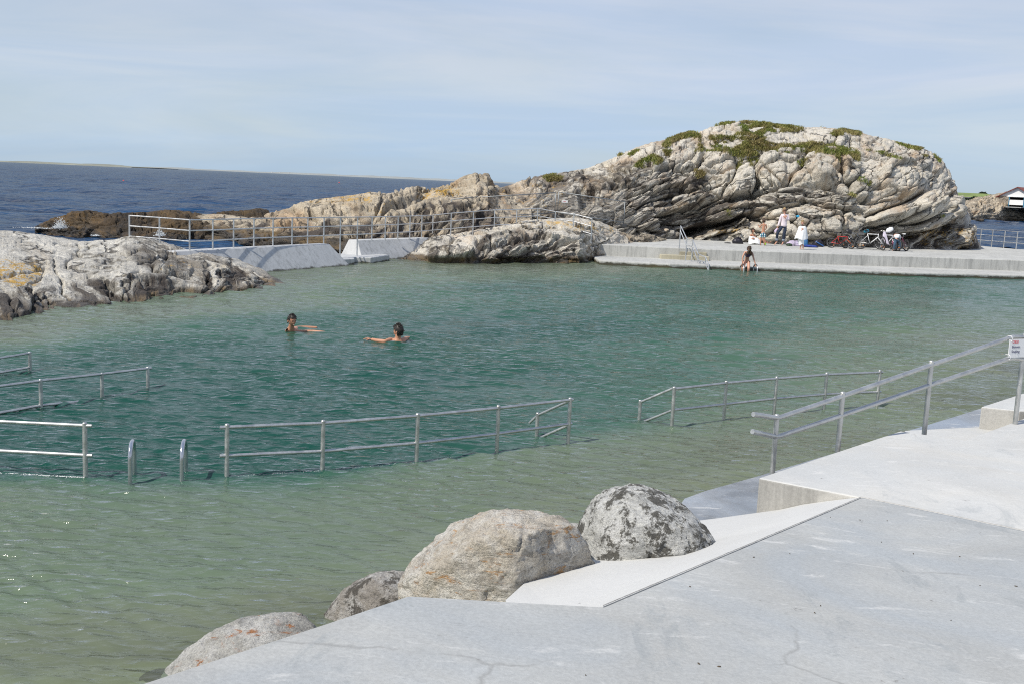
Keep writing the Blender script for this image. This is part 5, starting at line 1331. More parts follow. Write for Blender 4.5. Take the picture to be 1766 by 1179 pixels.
# ------------------------------------------------------------------ far shore
M_hill = simple('far_meadow', (.20, .26, .075), .95, var=.45, scale=.02)
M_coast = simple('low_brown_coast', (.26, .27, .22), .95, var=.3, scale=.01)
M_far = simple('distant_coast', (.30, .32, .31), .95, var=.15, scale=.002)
M_trees = simple('far_trees', (.035, .055, .03), .95, var=.5, scale=.3)
M_trees.name = 'far_trees'
def strip(name, label, pts, Y, depth, mat, z0=-.5, sub=5, amp=.25, seed=1):
    X = []; Zs = []
    pts = [(at(x, y, Y=Y).x, max(.3, at(x, y, Y=Y).z)) for x, y in pts]
    n = 220; xs_ = np.linspace(pts[0][0], pts[-1][0], n); zs_ = np.interp(xs_, [p[0] for p in pts], [p[1] for p in pts])
    V = []; nn = fbm(np.stack([xs_ / abs(xs_[-1] - xs_[0]) * 40, xs_ * 0, xs_ * 0], -1), 1, 4, .6, seed)
    zs_ = np.maximum(zs_ * (1 + amp * nn), .2)
    rows = 9
    for j in range(rows):
        t_ = j / (rows - 1) * math.pi
        V.append(np.stack([xs_ * (1 + 0 * t_), Y + depth * (1 - math.cos(t_)) / 2 + xs_ * 0, np.where(j in (0, rows - 1), z0, 0) + zs_ * math.sin(t_) ** .7], -1))
    V = np.stack(V, 1)
    o = mesh_obj(name, V.reshape(-1, 3), grid_faces(n, rows), mat)
    if o.data.polygons[len(o.data.polygons) // 2 + 1].normal.z < 0: o.data.flip_normals()
    return tag(o, label, kind='structure')
strip('far_hill', 'low green meadow hill across the inlet', [(1560, 341), (1640, 338.5), (1670, 336.5), (1700, 335.8), (1716, 337.5), (1735, 336), (1780, 335), (1900, 342)], 950, 400, M_hill, amp=.08)
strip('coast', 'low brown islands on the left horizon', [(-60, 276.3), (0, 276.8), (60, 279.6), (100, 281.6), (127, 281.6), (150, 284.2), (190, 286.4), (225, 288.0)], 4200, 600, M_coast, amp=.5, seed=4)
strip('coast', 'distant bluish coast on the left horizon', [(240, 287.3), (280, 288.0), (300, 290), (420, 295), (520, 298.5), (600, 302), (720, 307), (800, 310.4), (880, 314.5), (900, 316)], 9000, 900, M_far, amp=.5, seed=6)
M_farw = simple('far_white_walls', (.70, .70, .68), .8, var=.05)
M_redroof = simple('red_tile_roof', (.22, .065, .05), .8, var=.3, scale=4)
M_darkroof = simple('grey_roof', (.16, .15, .15), .8, var=.2)
def cottage(label, px_, py_, Y, w, d, h, rh, wall, roof, name='house', grp='houses along the far shore'):
    c = at(px_, py_, Y=Y); c.z = max(.5, c.z)
    e_ = empty(name, c, label, 'house', grp)
    MB().box((0, 0, h / 2), (w, d, h)).build('wall', wall, e_, smooth=False)
    MB().add([(-w / 2 - .4, -d / 2 - .4, h), (w / 2 + .4, -d / 2 - .4, h), (w / 2 + .4, d / 2 + .4, h), (-w / 2 - .4, d / 2 + .4, h), (-w / 2 - .4, 0, h + rh), (w / 2 + .4, 0, h + rh)],
             [(0, 1, 5, 4), (2, 3, 4, 5), (0, 4, 3), (1, 2, 5), (3, 2, 1, 0)]).build('roof', roof, e_, smooth=False)
    for i in range(3):
        MB().box((-w * .3 + i * w * .3, -d / 2 - .02, h * .55), (w * .12, .06, h * .35)).build('window', M_grip, e_, smooth=False)
    return e_
cottage('white house with a grey roof on the far shore, left of the trees', 1674, 351.2, 930, 9, 6, 3.2, 2.2, M_farw, M_darkroof)
cottage('red brown house on the far shore, right of the white one', 1685, 351, 935, 8, 6, 2.8, 2, simple('red_boards', (.30, .09, .06), .8), M_redroof)
cottage('pale house low on the far shore, towards the boathouse', 1701, 352, 930, 8, 6, 2.6, 1.6, M_farw, M_darkroof)
cottage('tiny reddish boat shed at the left end of the far shore', 1667, 351.3, 930, 5, 5, 2.4, 1.6, simple('faded_red_boards', (.34, .14, .10), .8), M_darkroof)
for px_, py_, s_, ql_ in ((469, 297.3, 9, 'tallest and leftmost'), (483, 299.2, 6, 'second from the left'), (498, 299, 7, 'third from the left'), (585, 303, 6, 'fourth from the left'), (655, 306, 6, 'rightmost')):
    c = at(px_, py_, Y=8950); 
    tag(bevel(MB().box((0, 0, s_ / 2), (s_ * 1.6, 9, s_)).build('tower', M_farw, None, smooth=False), .2), 'tiny pale building on the distant coast, ' + ql_ + ' of the specks', 'building', 'white specks of buildings on the distant coast').location = (c.x, 8950, 4)
def wood(name, label, cl, n, seed, mat):
    rg = np.random.RandomState(seed); Vs = []
    for px_, py_, Y, sx0, sz0, k in cl:
        c = at(px_, py_, Y=Y)
        p = rg.randn(k, 3); p /= np.linalg.norm(p, axis=1, keepdims=True) + 1e-9; p *= rg.uniform(.5, 1.0, (k, 1))
        Vs.append(np.array([c.x, c.y, max(c.z, 1)]) + p * [sx0, sx0, sz0])
    P_ = np.concatenate(Vs); m_ = len(P_)
    a = rg.randn(m_, 3) * .55; b = rg.randn(m_, 3) * .55
    V = np.stack([P_ - a, P_ - b, P_ + a, P_ + b], 1).reshape(-1, 3)
    o = mesh_obj(name, V, np.arange(m_ * 4).reshape(-1, 4), mat, smooth=False)
    return tag(o, label, kind='stuff')
rgt = random.Random(3); cl = []
for _ in range(42):
    x = rgt.uniform(1652, 1722); cl.append((x, rgt.uniform(344.5, 349.5), rgt.uniform(915, 925), rgt.uniform(2, 4), rgt.uniform(1.6, 3.2), 260))
for _ in range(30):
    x = rgt.uniform(1706, 1740); cl.append((x, 346 - (x - 1706) * .22 + rgt.uniform(-1, 3), rgt.uniform(900, 915), rgt.uniform(2, 4), rgt.uniform(2, 4), 260))
for _ in range(9): cl.append((rgt.uniform(1690, 1702), rgt.uniform(334.5, 336.5), 1100, 2.4, 1.6, 200))
for _ in range(5): cl.append((rgt.uniform(1652, 1660), rgt.uniform(337, 339), 1100, 2.4, 1.6, 200))
wood('woods', 'dark belt of trees along the far shore', cl, 0, 4, M_trees)
# boathouse
M_stone = rock_mat('stacked_field_stone', pale=(.5, .44, .35))
M_stone2 = simple('field_stone_wall', (.36, .31, .25), .9, var=.5, scale=1.2)
M_white_paint = simple('white_painted_boards', (.80, .80, .79), .6, var=.03)
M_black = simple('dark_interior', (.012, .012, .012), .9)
M_blue = simple('blue_painted_frame', (.05, .22, .36), .6)
YH = 211.0
mpx = YH / FPX
hc = at(1752, 358, Y=YH)
bh = empty('boathouse', (hc.x, YH, hc.z), 'boathouse with a white gable, dark red roof and rough stone walls on the islet', 'boathouse', rz=R(-37))
hw_ = 3.25; eh = 2.05; rh = 1.75
def bx_(name, c, d, m, par=None, bv=0): 
    o = MB().box(c, d).build(name, m, par or bh, smooth=False)
    if bv: bevel(o, bv)
    return o
rs_ = random.Random(6)
def stone_wall(cx_, w_, y0_, d_):
    m = MB(); z_ = 0
    while z_ < eh - .05:
        h_ = rs_.uniform(.18, .32); x_ = cx_ - w_ / 2
        while x_ < cx_ + w_ / 2 - .05:
            l = min(rs_.uniform(.25, .6), cx_ + w_ / 2 - x_)
            m.box((x_ + l / 2, y0_ + rs_.uniform(-.06, .06), z_ + h_ / 2), (l * .96, d_, h_ * .94)); x_ += l
        z_ += h_
    return m
bevel(stone_wall(-2.25, 1.9, 0.2, .5).build('stone_wall', M_stone2, bh, smooth=False), .04)
bevel(stone_wall(2.35, 1.7, 0.2, .5).build('stone_wall', M_stone2, bh, smooth=False), .04)
bx_('side_wall', (-3.0, 4.2, eh / 2), (.4, 7.4, eh), M_stone2); bx_('side_wall', (3.0, 4.2, eh / 2), (.4, 7.4, eh), M_stone2); bx_('back_wall', (0, 7.9, eh / 2), (5.6, .3, eh), M_stone2)
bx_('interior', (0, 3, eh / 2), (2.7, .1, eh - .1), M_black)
MB().add([(-hw_ - .25, -.02, eh), (hw_ + .25, -.02, eh), (0, -.02, eh + rh), (-hw_ - .25, .18, eh), (hw_ + .25, .18, eh), (0, .18, eh + rh)], [(0, 1, 2), (5, 4, 3), (0, 3, 4, 1), (1, 4, 5, 2), (2, 5, 3, 0)]).build('gable', M_white_paint, bh, smooth=False)
rf = MB()
for s_ in (-1, 1):
    a = Vector((0, -.5, eh + rh + .14)); b = Vector((s_ * (hw_ + .6), -.5, eh - .2 + .02)); a2, b2_ = a + Vector((0, 9, 0)), b + Vector((0, 9, 0)); dn = Vector((0, 0, -.14))
    rf.add([a, b, b2_, a2, a + dn, b + dn, b2_ + dn, a2 + dn], [(0, 3, 2, 1), (4, 5, 6, 7), (0, 1, 5, 4), (1, 2, 6, 5), (2, 3, 7, 6)])
rf.build('roof', M_redroof, bh, smooth=False)
bx_('lintel', (0, -.06, eh - .02), (3.4, .3, .16), M_white_paint, bv=.02)
bx_('frame', (-1.35, -.02, eh / 2), (.16, .22, eh - .1), M_blue, bv=.02); bx_('frame', (1.35, -.02, eh / 2), (.16, .22, eh - .1), M_blue, bv=.02)
bx_('door_panel', (0, -.1, .92), (2.5, .12, .98), M_white_paint, bv=.02)
bx_('slip', (0, -1.2, -.02), (2.9, 2.4, .16), M_quay, bv=.03)
# buoys
M_buoy = simple('red_buoy', (.65, .08, .07), .5)
for px_, py_ in ((213, 313), (585, 316.5)):
    c = at(px_, py_, Z=SEAZ); s_ = c.y * 1.5 / FPX
    o = MB().ball((0, 0, s_ * .35), (s_, s_, s_ * .8)).tube([(0, 0, 0), (0, 0, s_ * 1.9)], s_ * .12, 6).build('buoy', M_buoy)
    o.location = c
    tag(o, 'red buoy on the open sea, the %s of the two' % ('left' if px_ < 300 else 'right'), 'buoy', 'red buoys')
# ------------------------------------------------------------------ people
M_skin = simple('tanned_skin', (.50, .25, .155), .55, var=.08, scale=8)
M_skin2 = simple('fair_skin', (.60, .33, .235), .55, var=.08, scale=8)
M_eye = simple('dark_eye', (.02, .015, .012), .3)
M_lip = simple('lips', (.40, .12, .10), .5)
M_hair_d = simple('dark_hair', (.022, .016, .012), .5, var=.4, scale=30)
M_hair_b = simple('brown_hair', (.07, .04, .025), .5, var=.4, scale=30)
M_hair_l = simple('blond_hair', (.42, .30, .15), .5, var=.3, scale=30)
def skin_shape(chains, sub=2):
    """chains: lists of (point, radius); points equal to an earlier point share its vertex"""
    vs, rs, es, key = [], [], [], {}
    def vid(p, r):
        k = (round(p[0], 4), round(p[1], 4), round(p[2], 4))
        if k not in key:
            key[k] = len(vs); vs.append(tuple(p)); rs.append(r)
        return key[k]
    for ch in chains:
        ids = [vid(p, r) for p, r in ch]
        es += [(a, b) for a, b in zip(ids[:-1], ids[1:]) if a != b]
    me = bpy.data.meshes.new('t'); me.from_pydata(vs, es, []); me.update()
    o = bpy.data.objects.new('t', me); COL.objects.link(o)
    m = o.modifiers.new('s', 'SKIN'); m.use_smooth_shade = True; m.branch_smoothing = .6
    for i, r in enumerate(rs):
        sv = me.skin_vertices[0].data[i]
        sv.radius = r if isinstance(r, tuple) else (r, r)
        sv.use_root = (i == 0)
    s = o.modifiers.new('u', 'SUBSURF'); s.levels = sub; s.render_levels = sub
    bpy.context.view_layer.update()
    ev = o.evaluated_get(bpy.context.evaluated_depsgraph_get()); em = ev.to_mesh()
    V = [tuple(v.co) for v in em.vertices]; F = [tuple(p.vertices) for p in em.polygons]
    ev.to_mesh_clear(); bpy.data.objects.remove(o); bpy.data.meshes.remove(me)
    return V, F
def basis(face, up=Vector((0, 0, 1))):
    f = Vector(face).normalized(); x = f.cross(up).normalized(); u = x.cross(f).normalized()
    return Matrix((x, f, u)).transposed()       # local x right of the person, y forward, z up
def head_geo(m, c, B, h):
    """h: head height; adds skull, nose, ears (0), eyes (1), lips (2) to the body mesh"""
    nu, nv = 28, 20; k = h / .235; V = []; F = []; mi = []
    for j in range(nv + 1):
        th = math.pi * j / nv
        for i in range(nu):
            a = 2 * math.pi * i / nu
            x, y, z = math.sin(th) * math.sin(a), math.sin(th) * math.cos(a), math.cos(th)
            px_, py_, pz_ = .076 * x, .096 * y, .118 * z
            if z < 0:
                w = 1 - .38 * (-z) ** 1.5; px_ *= w; py_ *= (1 - .20 * (-z) ** 2)
                if y > 0: py_ += .012 * (-z) * y
                if y < 0: pz_ *= .80; py_ *= .9
            if y > .5:
                py_ += .020 * math.exp(-(px_ / .010) ** 2 - ((pz_ + .026) / .020) ** 2)
                for s in (-1, 1): py_ -= .009 * math.exp(-((px_ - s * .030) / .013) ** 2 - ((pz_ - .002) / .012) ** 2)
                py_ += .004 * math.exp(-(px_ / .03) ** 2 - ((pz_ - .022) / .009) ** 2) + .006 * math.exp(-(px_ / .016) ** 2 - ((pz_ + .062) / .009) ** 2)
            V.append(c + B @ (Vector((px_, py_, pz_)) * k))
    for j in range(nv):
        for i in range(nu): F.append((j * nu + i, (j + 1) * nu + i, (j + 1) * nu + (i + 1) % nu, j * nu + (i + 1) % nu))
    m.add(V, F, 0)
    for s in (-1, 1):
        m.ball(c + B @ (Vector((s * .030, .083, .003)) * k), (.0105 * k, .006 * k, .006 * k), 8, 6, B, 1)
        m.ball(c + B @ (Vector((s * .079, -.008, -.012)) * k), (.010 * k, .018 * k, .030 * k), 8, 6, B, 0)
        m.tube([c + B @ (Vector((s * .016, .096, .019)) * k), c + B @ (Vector((s * .045, .085, .020)) * k)], .0032 * k, 5, mi=1)
    m.ball(c + B @ (Vector((0, .094, -.062)) * k), (.022 * k, .006 * k, .006 * k), 8, 6, B, 2)
def hair_geo(c, B, h, seed=1, low=-.02, back=-.085, thick=1.09, front=.06, spike=.0):
    k = h / .235; m = MB(); nu, nv = 40, 26; V = []; F = []; rg = random.Random(seed)
    keep = []
    for j in range(nv + 1):
        th = math.pi * j / nv
        for i in range(nu):
            a = 2 * math.pi * i / nu
            x, y, z = math.sin(th) * math.sin(a), math.sin(th) * math.cos(a), math.cos(th)
            t_ = thick + rg.uniform(0, .035) + spike * max(0, z) * rg.uniform(0, 1)
            p = Vector((.076 * x, .096 * y, .118 * z)) * t_
            if z < 0 and y < 0: p.y *= .93
            lim = front if y > .45 else (low if y > -.1 else back)
            keep.append(p.z > lim)
            V.append(c + B @ (p * k))
    for j in range(nv):
        for i in range(nu):
            q = (j * nu + i, (j + 1) * nu + i, (j + 1) * nu + (i + 1) % nu, j * nu + (i + 1) % nu)
            if all(keep[a_] for a_ in q): F.append(q)
    used = sorted({i for f in F for i in f}); mp = {a: b for b, a in enumerate(used)}
    m.add([V[i] for i in used], [tuple(mp[i] for i in f) for f in F])
    for _ in range(260):
        i = used[rg.randrange(len(used))]; p = V[i]; o_ = (p - c).normalized()
        q = p + o_ * rg.uniform(.004, .016) * k + B @ Vector((rg.uniform(-.02, .02), rg.uniform(-.012, .022), rg.uniform(-.022, .006) + spike * .15 * max(0, o_.z))) * k
        m.tube([p - o_ * .006, p.lerp(q, .5) + o_ * .003, q], [.006 * k, .005 * k, .0015 * k], 4, cap=False)
    return m
def hand_geo(m, wrist, direc, palm_n, s=1.0, curl=.5, side=1):
    """palm with four unequal bent fingers and a thumb leaving its side"""
    d = Vector(direc).normalized(); n = Vector(palm_n); n = (n - d * n.dot(d)).normalized(); x = d.cross(n) * side
    B = Matrix((x, d, n)).transposed(); w = Vector(wrist)
    m.ball(w + d * .045 * s, (.036 * s, .052 * s, .015 * s), 10, 8, B)
    for i, L in enumerate((.068, .078, .072, .056)):
        b = w + d * .082 * s + x * (.027 - .018 * i) * s
        p = [b - d * .01 * s]; a = 0; q = b
        for seg in (.45, .32, .23):
            a += curl * .9; q = q + (d * math.cos(a) + n * math.sin(a)) * L * seg * s; p.append(q)
        m.tube(p, [.0092 * s, .0086 * s, .0078 * s, .0062 * s], 7)
    b = w + d * .028 * s + x * .030 * s
    m.tube([b, b + (x * .8 + d * .6) * .028 * s + n * .008 * s, b + (x * .8 + d * .9) * .050 * s + n * .020 * s], [.0115 * s, .010 * s, .0075 * s], 7)
def foot_chain(an, toe, s=1.0): return [(an, .042 * s), (an.lerp(toe, .45) + Vector((0, 0, -.012 * s)), (.045 * s, .034 * s)), (toe, (.042 * s, .016 * s))]
GP = 'bathers and onlookers around the pool'
def person(label, loc, build):
    root = empty('person', loc, label, 'person', GP)
    iv = Matrix.Translation(-Vector(loc))
    for nm, m, mats in build:
        o = m.build(nm, mats, root); o.matrix_parent_inverse = iv
    return root
def prt(m, nm, mats): return (nm, m, mats)
def drape(rings, folds=9, depth=.05, seed=1, n=48, thick=.006):
    """towel or loose cloth: rings (centre, rx, ry) from top to hem, with folds growing downwards"""
    rg = random.Random(seed); ph = [rg.uniform(0, 6.28) for _ in range(3)]; V = []; F = []
    rings = [(Vector(c), rx, ry) for c, rx, ry in rings]
    R_ = []
    for i in range(len(rings) - 1):
        for k in range(5):
            t_ = k / 5; R_.append((rings[i][0].lerp(rings[i + 1][0], t_), rings[i][1] * (1 - t_) + rings[i + 1][1] * t_, rings[i][2] * (1 - t_) + rings[i + 1][2] * t_))
    R_.append(rings[-1]); L = len(R_)
    for j, (c, rx, ry) in enumerate(R_):
        t_ = j / (L - 1)
        for i in range(n):
            a = 2 * math.pi * i / n
            f = 1 + depth * (.3 + t_) * (math.sin(a * folds + ph[0] + t_ * 1.2) * .6 + math.sin(a * (folds * .53) + ph[1]) * .5 + .3 * math.sin(a * folds * 2.1 + ph[2] + 3 * t_))
            V.append(c + Vector((math.cos(a) * rx * f, math.sin(a) * ry * f, (-.03 if t_ > .95 else 0) * math.sin(a * 3 + ph[1]))))
    for j in range(L - 1):
        for i in range(n): F.append((j * n + i, j * n + (i + 1) % n, (j + 1) * n + (i + 1) % n, (j + 1) * n + i))
    m = MB().add(V, F); return m
M_denim = simple('dark_denim', (.022, .034, .065), .85, var=.25, scale=20)
M_cuff = simple('pale_denim_cuff', (.24, .28, .34), .85, var=.15, scale=20)
M_sweater = simple('pale_pink_sweater', (.74, .66, .70), .9, var=.07, scale=14)
M_towel = simple('white_towel', (.82, .84, .85), .95, var=.04, scale=30, bump=.004)
M_bikini = simple('purple_print_bikini', (.07, .04, .12), .6, var=.8, scale=30)
M_bikini_b = simple('black_swimwear', (.012, .012, .015), .6)
M_jeans2 = simple('blue_jeans', (.06, .12, .19), .85, var=.3, scale=15)
M_shirt = simple('white_shirt', (.80, .81, .82), .9, var=.04)
M_shades = simple('dark_glasses', (.01, .01, .01), .15)
# plaid swim shorts
t = NT('plaid_cotton')
ob = t.obj(); sep = t.n('ShaderNodeSeparateXYZ', {'Vector': ob})
wx = t.math('SINE', t.math('MULTIPLY', sep.outputs['X'], 62.0)); wz = t.math('SINE', t.math('MULTIPLY', sep.outputs['Z'], 58.0))
c = t.mix(t.rng(wx, -.1, .1), (.80, .84, .84), (.05, .28, .33)); c = t.mix(t.rng(wz, 0, .2, 0, .65), c, (.02, .05, .16))
t.bsdf(c, .9); M_plaid = t.m
def ZP(ox, oy, s):
    def f(zx, zy, Y): return at(ox + zx / s, oy + zy / s, Y=Y)
    return f
PZ = ZP(1250, 350, 11.04)
gy = lambda px, py: at(px, py, Z=QZ).y
# woman in sweater and jeans ---------------------------------------------------
Y0 = gy(1349, 423.4)
w = lambda x, y, dy=0.0: PZ(x, y, Y0 + dy)
hd = w(1135, 142, -.02); nk = w(1137, 200); ch = w(1140, 275, .0); wa = w(1125, 370, .02); pe = w(1120, 440, .02)
sL, sR = w(1088, 228, .02), w(1198, 228, .02); eL, wL = w(1048, 345, .03), w(1008, 462, -.05); eR_, wR = w(1214, 335, .0), w(1150, 287, -.18)
hL, hR = w(1085, 452, .02), w(1160, 452, .02); kL, aL, tL = w(1003, 580, -.10), w(985, 748, .02), w(945, 795, -.12); kR, aR, tR = w(1132, 600, -.02), w(1108, 760, .02), w(1080, 812, -.14)
for v_ in (tL, tR): v_.z = QZ + .02
for v_ in (aL, aR): v_.z = max(v_.z, QZ + .07)
body = MB()
V, F = skin_shape([[(pe, (.12, .10)), (wa, (.10, .085)), (ch, (.125, .095)), (nk, .05), (hd, .06)], [(ch, (.125, .095)), (sL, .052), (eL, .038), (wL, .026)], [(ch, (.125, .095)), (sR, .052), (eR_, .038), (wR, .026)],
                   [(pe, (.12, .10)), (hL, .085), (kL, .055), (aL, .036)] + foot_chain(aL, tL)[1:], [(pe, (.12, .10)), (hR, .085), (kR, .055), (aR, .036)] + foot_chain(aR, tR)[1:]])
body.add(V, F); Bw = basis((.12, -1, -.08)); head_geo(body, hd, Bw, .225)
hand_geo(body, wL, (-.15, -.25, -1), (.3, -1, 0), .95, .5); hand_geo(body, wR, (-.55, -.2, .55), (-.5, .6, -.3), .95, .8, -1)
sw = MB(); V, F = skin_shape([[(pe - Vector((0, 0, .07)), (.17, .14)), (pe + Vector((0, 0, .04)), (.165, .135)), (wa, (.155, .125)), (ch, (.165, .125)), (nk - Vector((0, 0, .035)), .07)], [(ch, (.165, .125)), (sL, .078), (eL, .062), (wL.lerp(eL, .12), .045)], [(ch, (.165, .125)), (sR, .078), (eR_, .064), (wR.lerp(eR_, .12), .045)]]); sw.add(V, F)
jn = MB(); V, F = skin_shape([[(pe + Vector((0, 0, .14)), (.135, .115)), (pe - Vector((0, 0, .02)), (.145, .12)), (hL, .105), (kL, .072), (aL + Vector((0, 0, .10)), .062)], [(pe - Vector((0, 0, .02)), (.145, .12)), (hR, .105), (kR, .072), (aR + Vector((0, 0, .10)), .062)]]); jn.add(V, F)
cfs = []
for a_, k_ in ((aL, kL), (aR, kR)):
    b_ = a_ + Vector((0, 0, .07)); cfs.append(MB().tube([b_, b_.lerp(k_, .30)], .075, 14))
hr = hair_geo(hd, Bw, .235, 3, low=-.05, back=-.09, front=.055)
gl = MB(); gl.box(hd + Bw @ Vector((0, .096, .006)), (.135, .02, .036), M=Bw); gl.box(hd + Bw @ Vector((.075, .04, .008)), (.008, .11, .01), M=Bw).box(hd + Bw @ Vector((-.075, .04, .008)), (.008, .11, .01), M=Bw)
person('barefoot woman in a pale pink sweater, rolled up jeans and sunglasses standing by the rock', Vector((pe.x, pe.y, QZ)), [prt(body, 'body', [M_skin2, M_eye, M_lip]), prt(sw, 'sweater', M_sweater), prt(jn, 'jeans', M_denim), prt(cfs[0], 'cuff', M_cuff), prt(cfs[1], 'cuff', M_cuff), prt(hr, 'hair', M_hair_l), prt(gl, 'sunglasses', M_shades)])
# something pale pink in her left hand
cl_ = MB(); cl_.add(*[(lambda d: (d.v, d.f))(drape([(wL + Vector((-.02, -.02, -.06)), .03, .03), (wL + Vector((-.08, -.03, -.16)), .07, .04), (wL + Vector((-.11, -.03, -.25)), .05, .03)], 5, .2, 4, 24))][0])
tag(cl_.build('cloth', simple('lilac_cloth', (.66, .55, .70), .9)), 'crumpled lilac cloth in the hand of the woman in the sweater', 'cloth')
# boy in plaid shorts, seen from behind ------------------------------------------
Y0 = gy(1321, 424.2) 
w = lambda x, y, dy=0.0: PZ(x, y, Y0 + dy)
hd = w(745, 345, .04); nk = w(742, 392, .02); ch = w(742, 435); wa = w(738, 500); pe = w(733, 565); sL, sR = w(702, 412), w(782, 410); eL, wL = w(672, 470, .12), w(648, 440, .26); eR_, wR = w(795, 475, .10), w(772, 520, .2)
hL, hR = w(702, 585), w(760, 585); kL, aL, tL = w(684, 690), w(680, 785, -.01), w(672, 812, .08); kR, aR, tR = w(748, 690), w(752, 785, -.01), w(757, 812, .08)
for v_ in (tL, tR): v_.z = QZ + .02
body = MB(); V, F = skin_shape([[(pe, (.085, .07)), (wa, (.075, .055)), (ch, (.095, .06)), (nk, .036), (hd, .045)], [(ch, (.095, .06)), (sL, .036), (eL, .027), (wL, .02)], [(ch, (.095, .06)), (sR, .036), (eR_, .027), (wR, .02)],
    [(pe, (.085, .07)), (hL, .06), (kL, .042), (aL, .028)] + foot_chain(aL, tL, .8)[1:], [(pe, (.085, .07)), (hR, .06), (kR, .042), (aR, .028)] + foot_chain(aR, tR, .8)[1:]])
body.add(V, F); Bb = basis((-.35, 1, 0)); head_geo(body, hd, Bb, .20); hand_geo(body, wL, (-.4, .3, .5), (1, 0, 0), .75); hand_geo(body, wR, (-.3, .5, 0), (0, 0, -1), .75)
sh = MB(); V, F = skin_shape([[(pe + Vector((0, 0, .05)), (.10, .085)), (pe - Vector((0, 0, .03)), (.11, .09)), (hL, .085), (kL.lerp(hL, .22), .088)], [(pe - Vector((0, 0, .03)), (.11, .09)), (hR, .085), (kR.lerp(hR, .22), .088)]]); sh.add(V, F)
person('bare backed boy in blue and white plaid swim shorts, facing the rock', Vector((pe.x, pe.y, QZ)), [prt(body, 'body', [M_skin, M_eye, M_lip]), prt(sh, 'shorts', M_plaid), prt(hair_geo(hd, Bb, .205, 5, low=-.06, back=-.09, front=.05), 'hair', M_hair_b)])
# seated girl with towel ---------------------------------------------------------
Y0 = Y0 + .55
w = lambda x, y, dy=0.0: PZ(x, y, Y0 + dy)
hd = w(537, 532, -.05); nk = w(532, 578); ch = w(528, 630, .02); pe = w(525, 735, .05); sL, sR = w(492, 602), w(570, 608); eL, wL = w(488, 672, -.02), w(520, 690, -.18); eR_, wR = w(590, 670, -.02), w(560, 690, -.18)
hL, hR = w(560, 745, 0), w(560, 740, .08); kL, aL = w(690, 690, -.15), w(800, 768, -.1); kR, aR = w(700, 680, .0), w(830, 765, .0)
body = MB(); V, F = skin_shape([[(pe, (.095, .08)), (ch, (.095, .065)), (nk, .036), (hd, .045)], [(ch, (.095, .065)), (sL, .036), (eL, .028), (wL, .02)], [(ch, (.095, .065)), (sR, .036), (eR_, .028), (wR, .02)],
    [(pe, (.095, .08)), (hL, .065), (kL, .045), (aL, .03)] + foot_chain(aL, aL + Vector((.14, -.03, .06)), .8)[1:], [(pe, (.095, .08)), (hR, .065), (kR, .045), (aR, .03)] + foot_chain(aR, aR + Vector((.14, 0, .07)), .8)[1:]])
body.add(V, F); Bs = basis((.55, -1, -.1)); head_geo(body, hd, Bs, .20); hand_geo(body, wL, (.5, -.2, .3), (0, 1, 0), .75); hand_geo(body, wR, (-.5, -.2, .3), (0, 1, 0), .75)
tw = drape([(w(520, 640, .0), .13, .11), (w(530, 700, -.02), .19, .15), (w(560, 775, -.04), .27, .2)], 7, .08, 3)
tw2 = drape([(w(590, 665, -.1), .05, .06), (w(610, 700, -.1), .14, .12), (w(615, 775, -.1), .22, .18)], 6, .1, 5); tw.add(tw2.v, tw2.f)
person('girl sitting against the rock with a white towel over her lap', Vector((pe.x, pe.y, QZ)), [prt(body, 'body', [M_skin, M_eye, M_lip]), prt(tw, 'towel', M_towel), prt(hair_geo(hd, Bs, .21, 6, low=-.08, back=-.1, front=.05), 'hair', M_hair_b)])
# child wrapped in white towel -----------------------------------------------------
Y0 = gy(1382, 430.6)
w = lambda x, y, dy=0.0: PZ(x, y, Y0 + dy)
hd = w(1482, 382, 0); nk = w(1480, 432); ch = w(1478, 500); pe = w(1465, 640); hL, hR = w(1445, 660), w(1482, 660); kL, aL, tL = w(1443, 770), w(1440, 865), w(1432, 892, -.08); kR, aR, tR = w(1492, 770), w(1490, 865), w(1480, 893, -.08)
for v_ in (tL, tR): v_.z = QZ + .02
body = MB(); V, F = skin_shape([[(pe, (.09, .075)), (ch, (.10, .065)), (nk, .036), (hd, .045)], [(pe, (.09, .075)), (hL, .06), (kL, .042), (aL, .028)] + foot_chain(aL, tL, .8)[1:], [(pe, (.09, .075)), (hR, .06), (kR, .042), (aR, .028)] + foot_chain(aR, tR, .8)[1:],
    [(ch, (.10, .065)), (w(1440, 470), .036), (w(1430, 540, -.05), .028), (w(1470, 520, -.16), .02)], [(ch, (.10, .065)), (w(1520, 470), .036), (w(1530, 540, -.05), .028), (w(1490, 520, -.16), .02)]])
body.add(V, F); Bc = basis((-.3, -1, -.1)); head_geo(body, hd, Bc, .21)
hand_geo(body, w(1470, 520, -.16), (.3, 0, .4), (0, 1, 0), .75); hand_geo(body, w(1490, 520, -.16), (-.3, 0, .4), (0, 1, 0), .75)
tw = drape([(w(1480, 438), .075, .07), (w(1480, 462), .17, .12), (w(1475, 540), .21, .17), (w(1462, 625), .26, .19), (w(1452, 690), .29, .2)], 8, .08, 8)
tk = drape([(w(1455, 640), .16, .13), (w(1450, 720), .13, .12), (w(1452, 795), .12, .11)], 6, .08, 9)
col_ = MB().tube([nk + Vector((math.cos(a) * .07, math.sin(a) * .07, -.02)) for a in np.linspace(0, 6.1, 12)], .022, 8, closed=True)
person('blond child wrapped in a white towel with a dark collar, standing on the quay', Vector((pe.x, pe.y, QZ)), [prt(body, 'body', [M_skin2, M_eye, M_lip]), prt(tw, 'towel', M_towel), prt(tk, 'skirt', M_towel), prt(col_, 'collar', M_bikini_b), prt(hair_geo(hd, Bc, .215, 9, low=-.03, back=-.07, front=.05), 'hair', M_hair_l)])
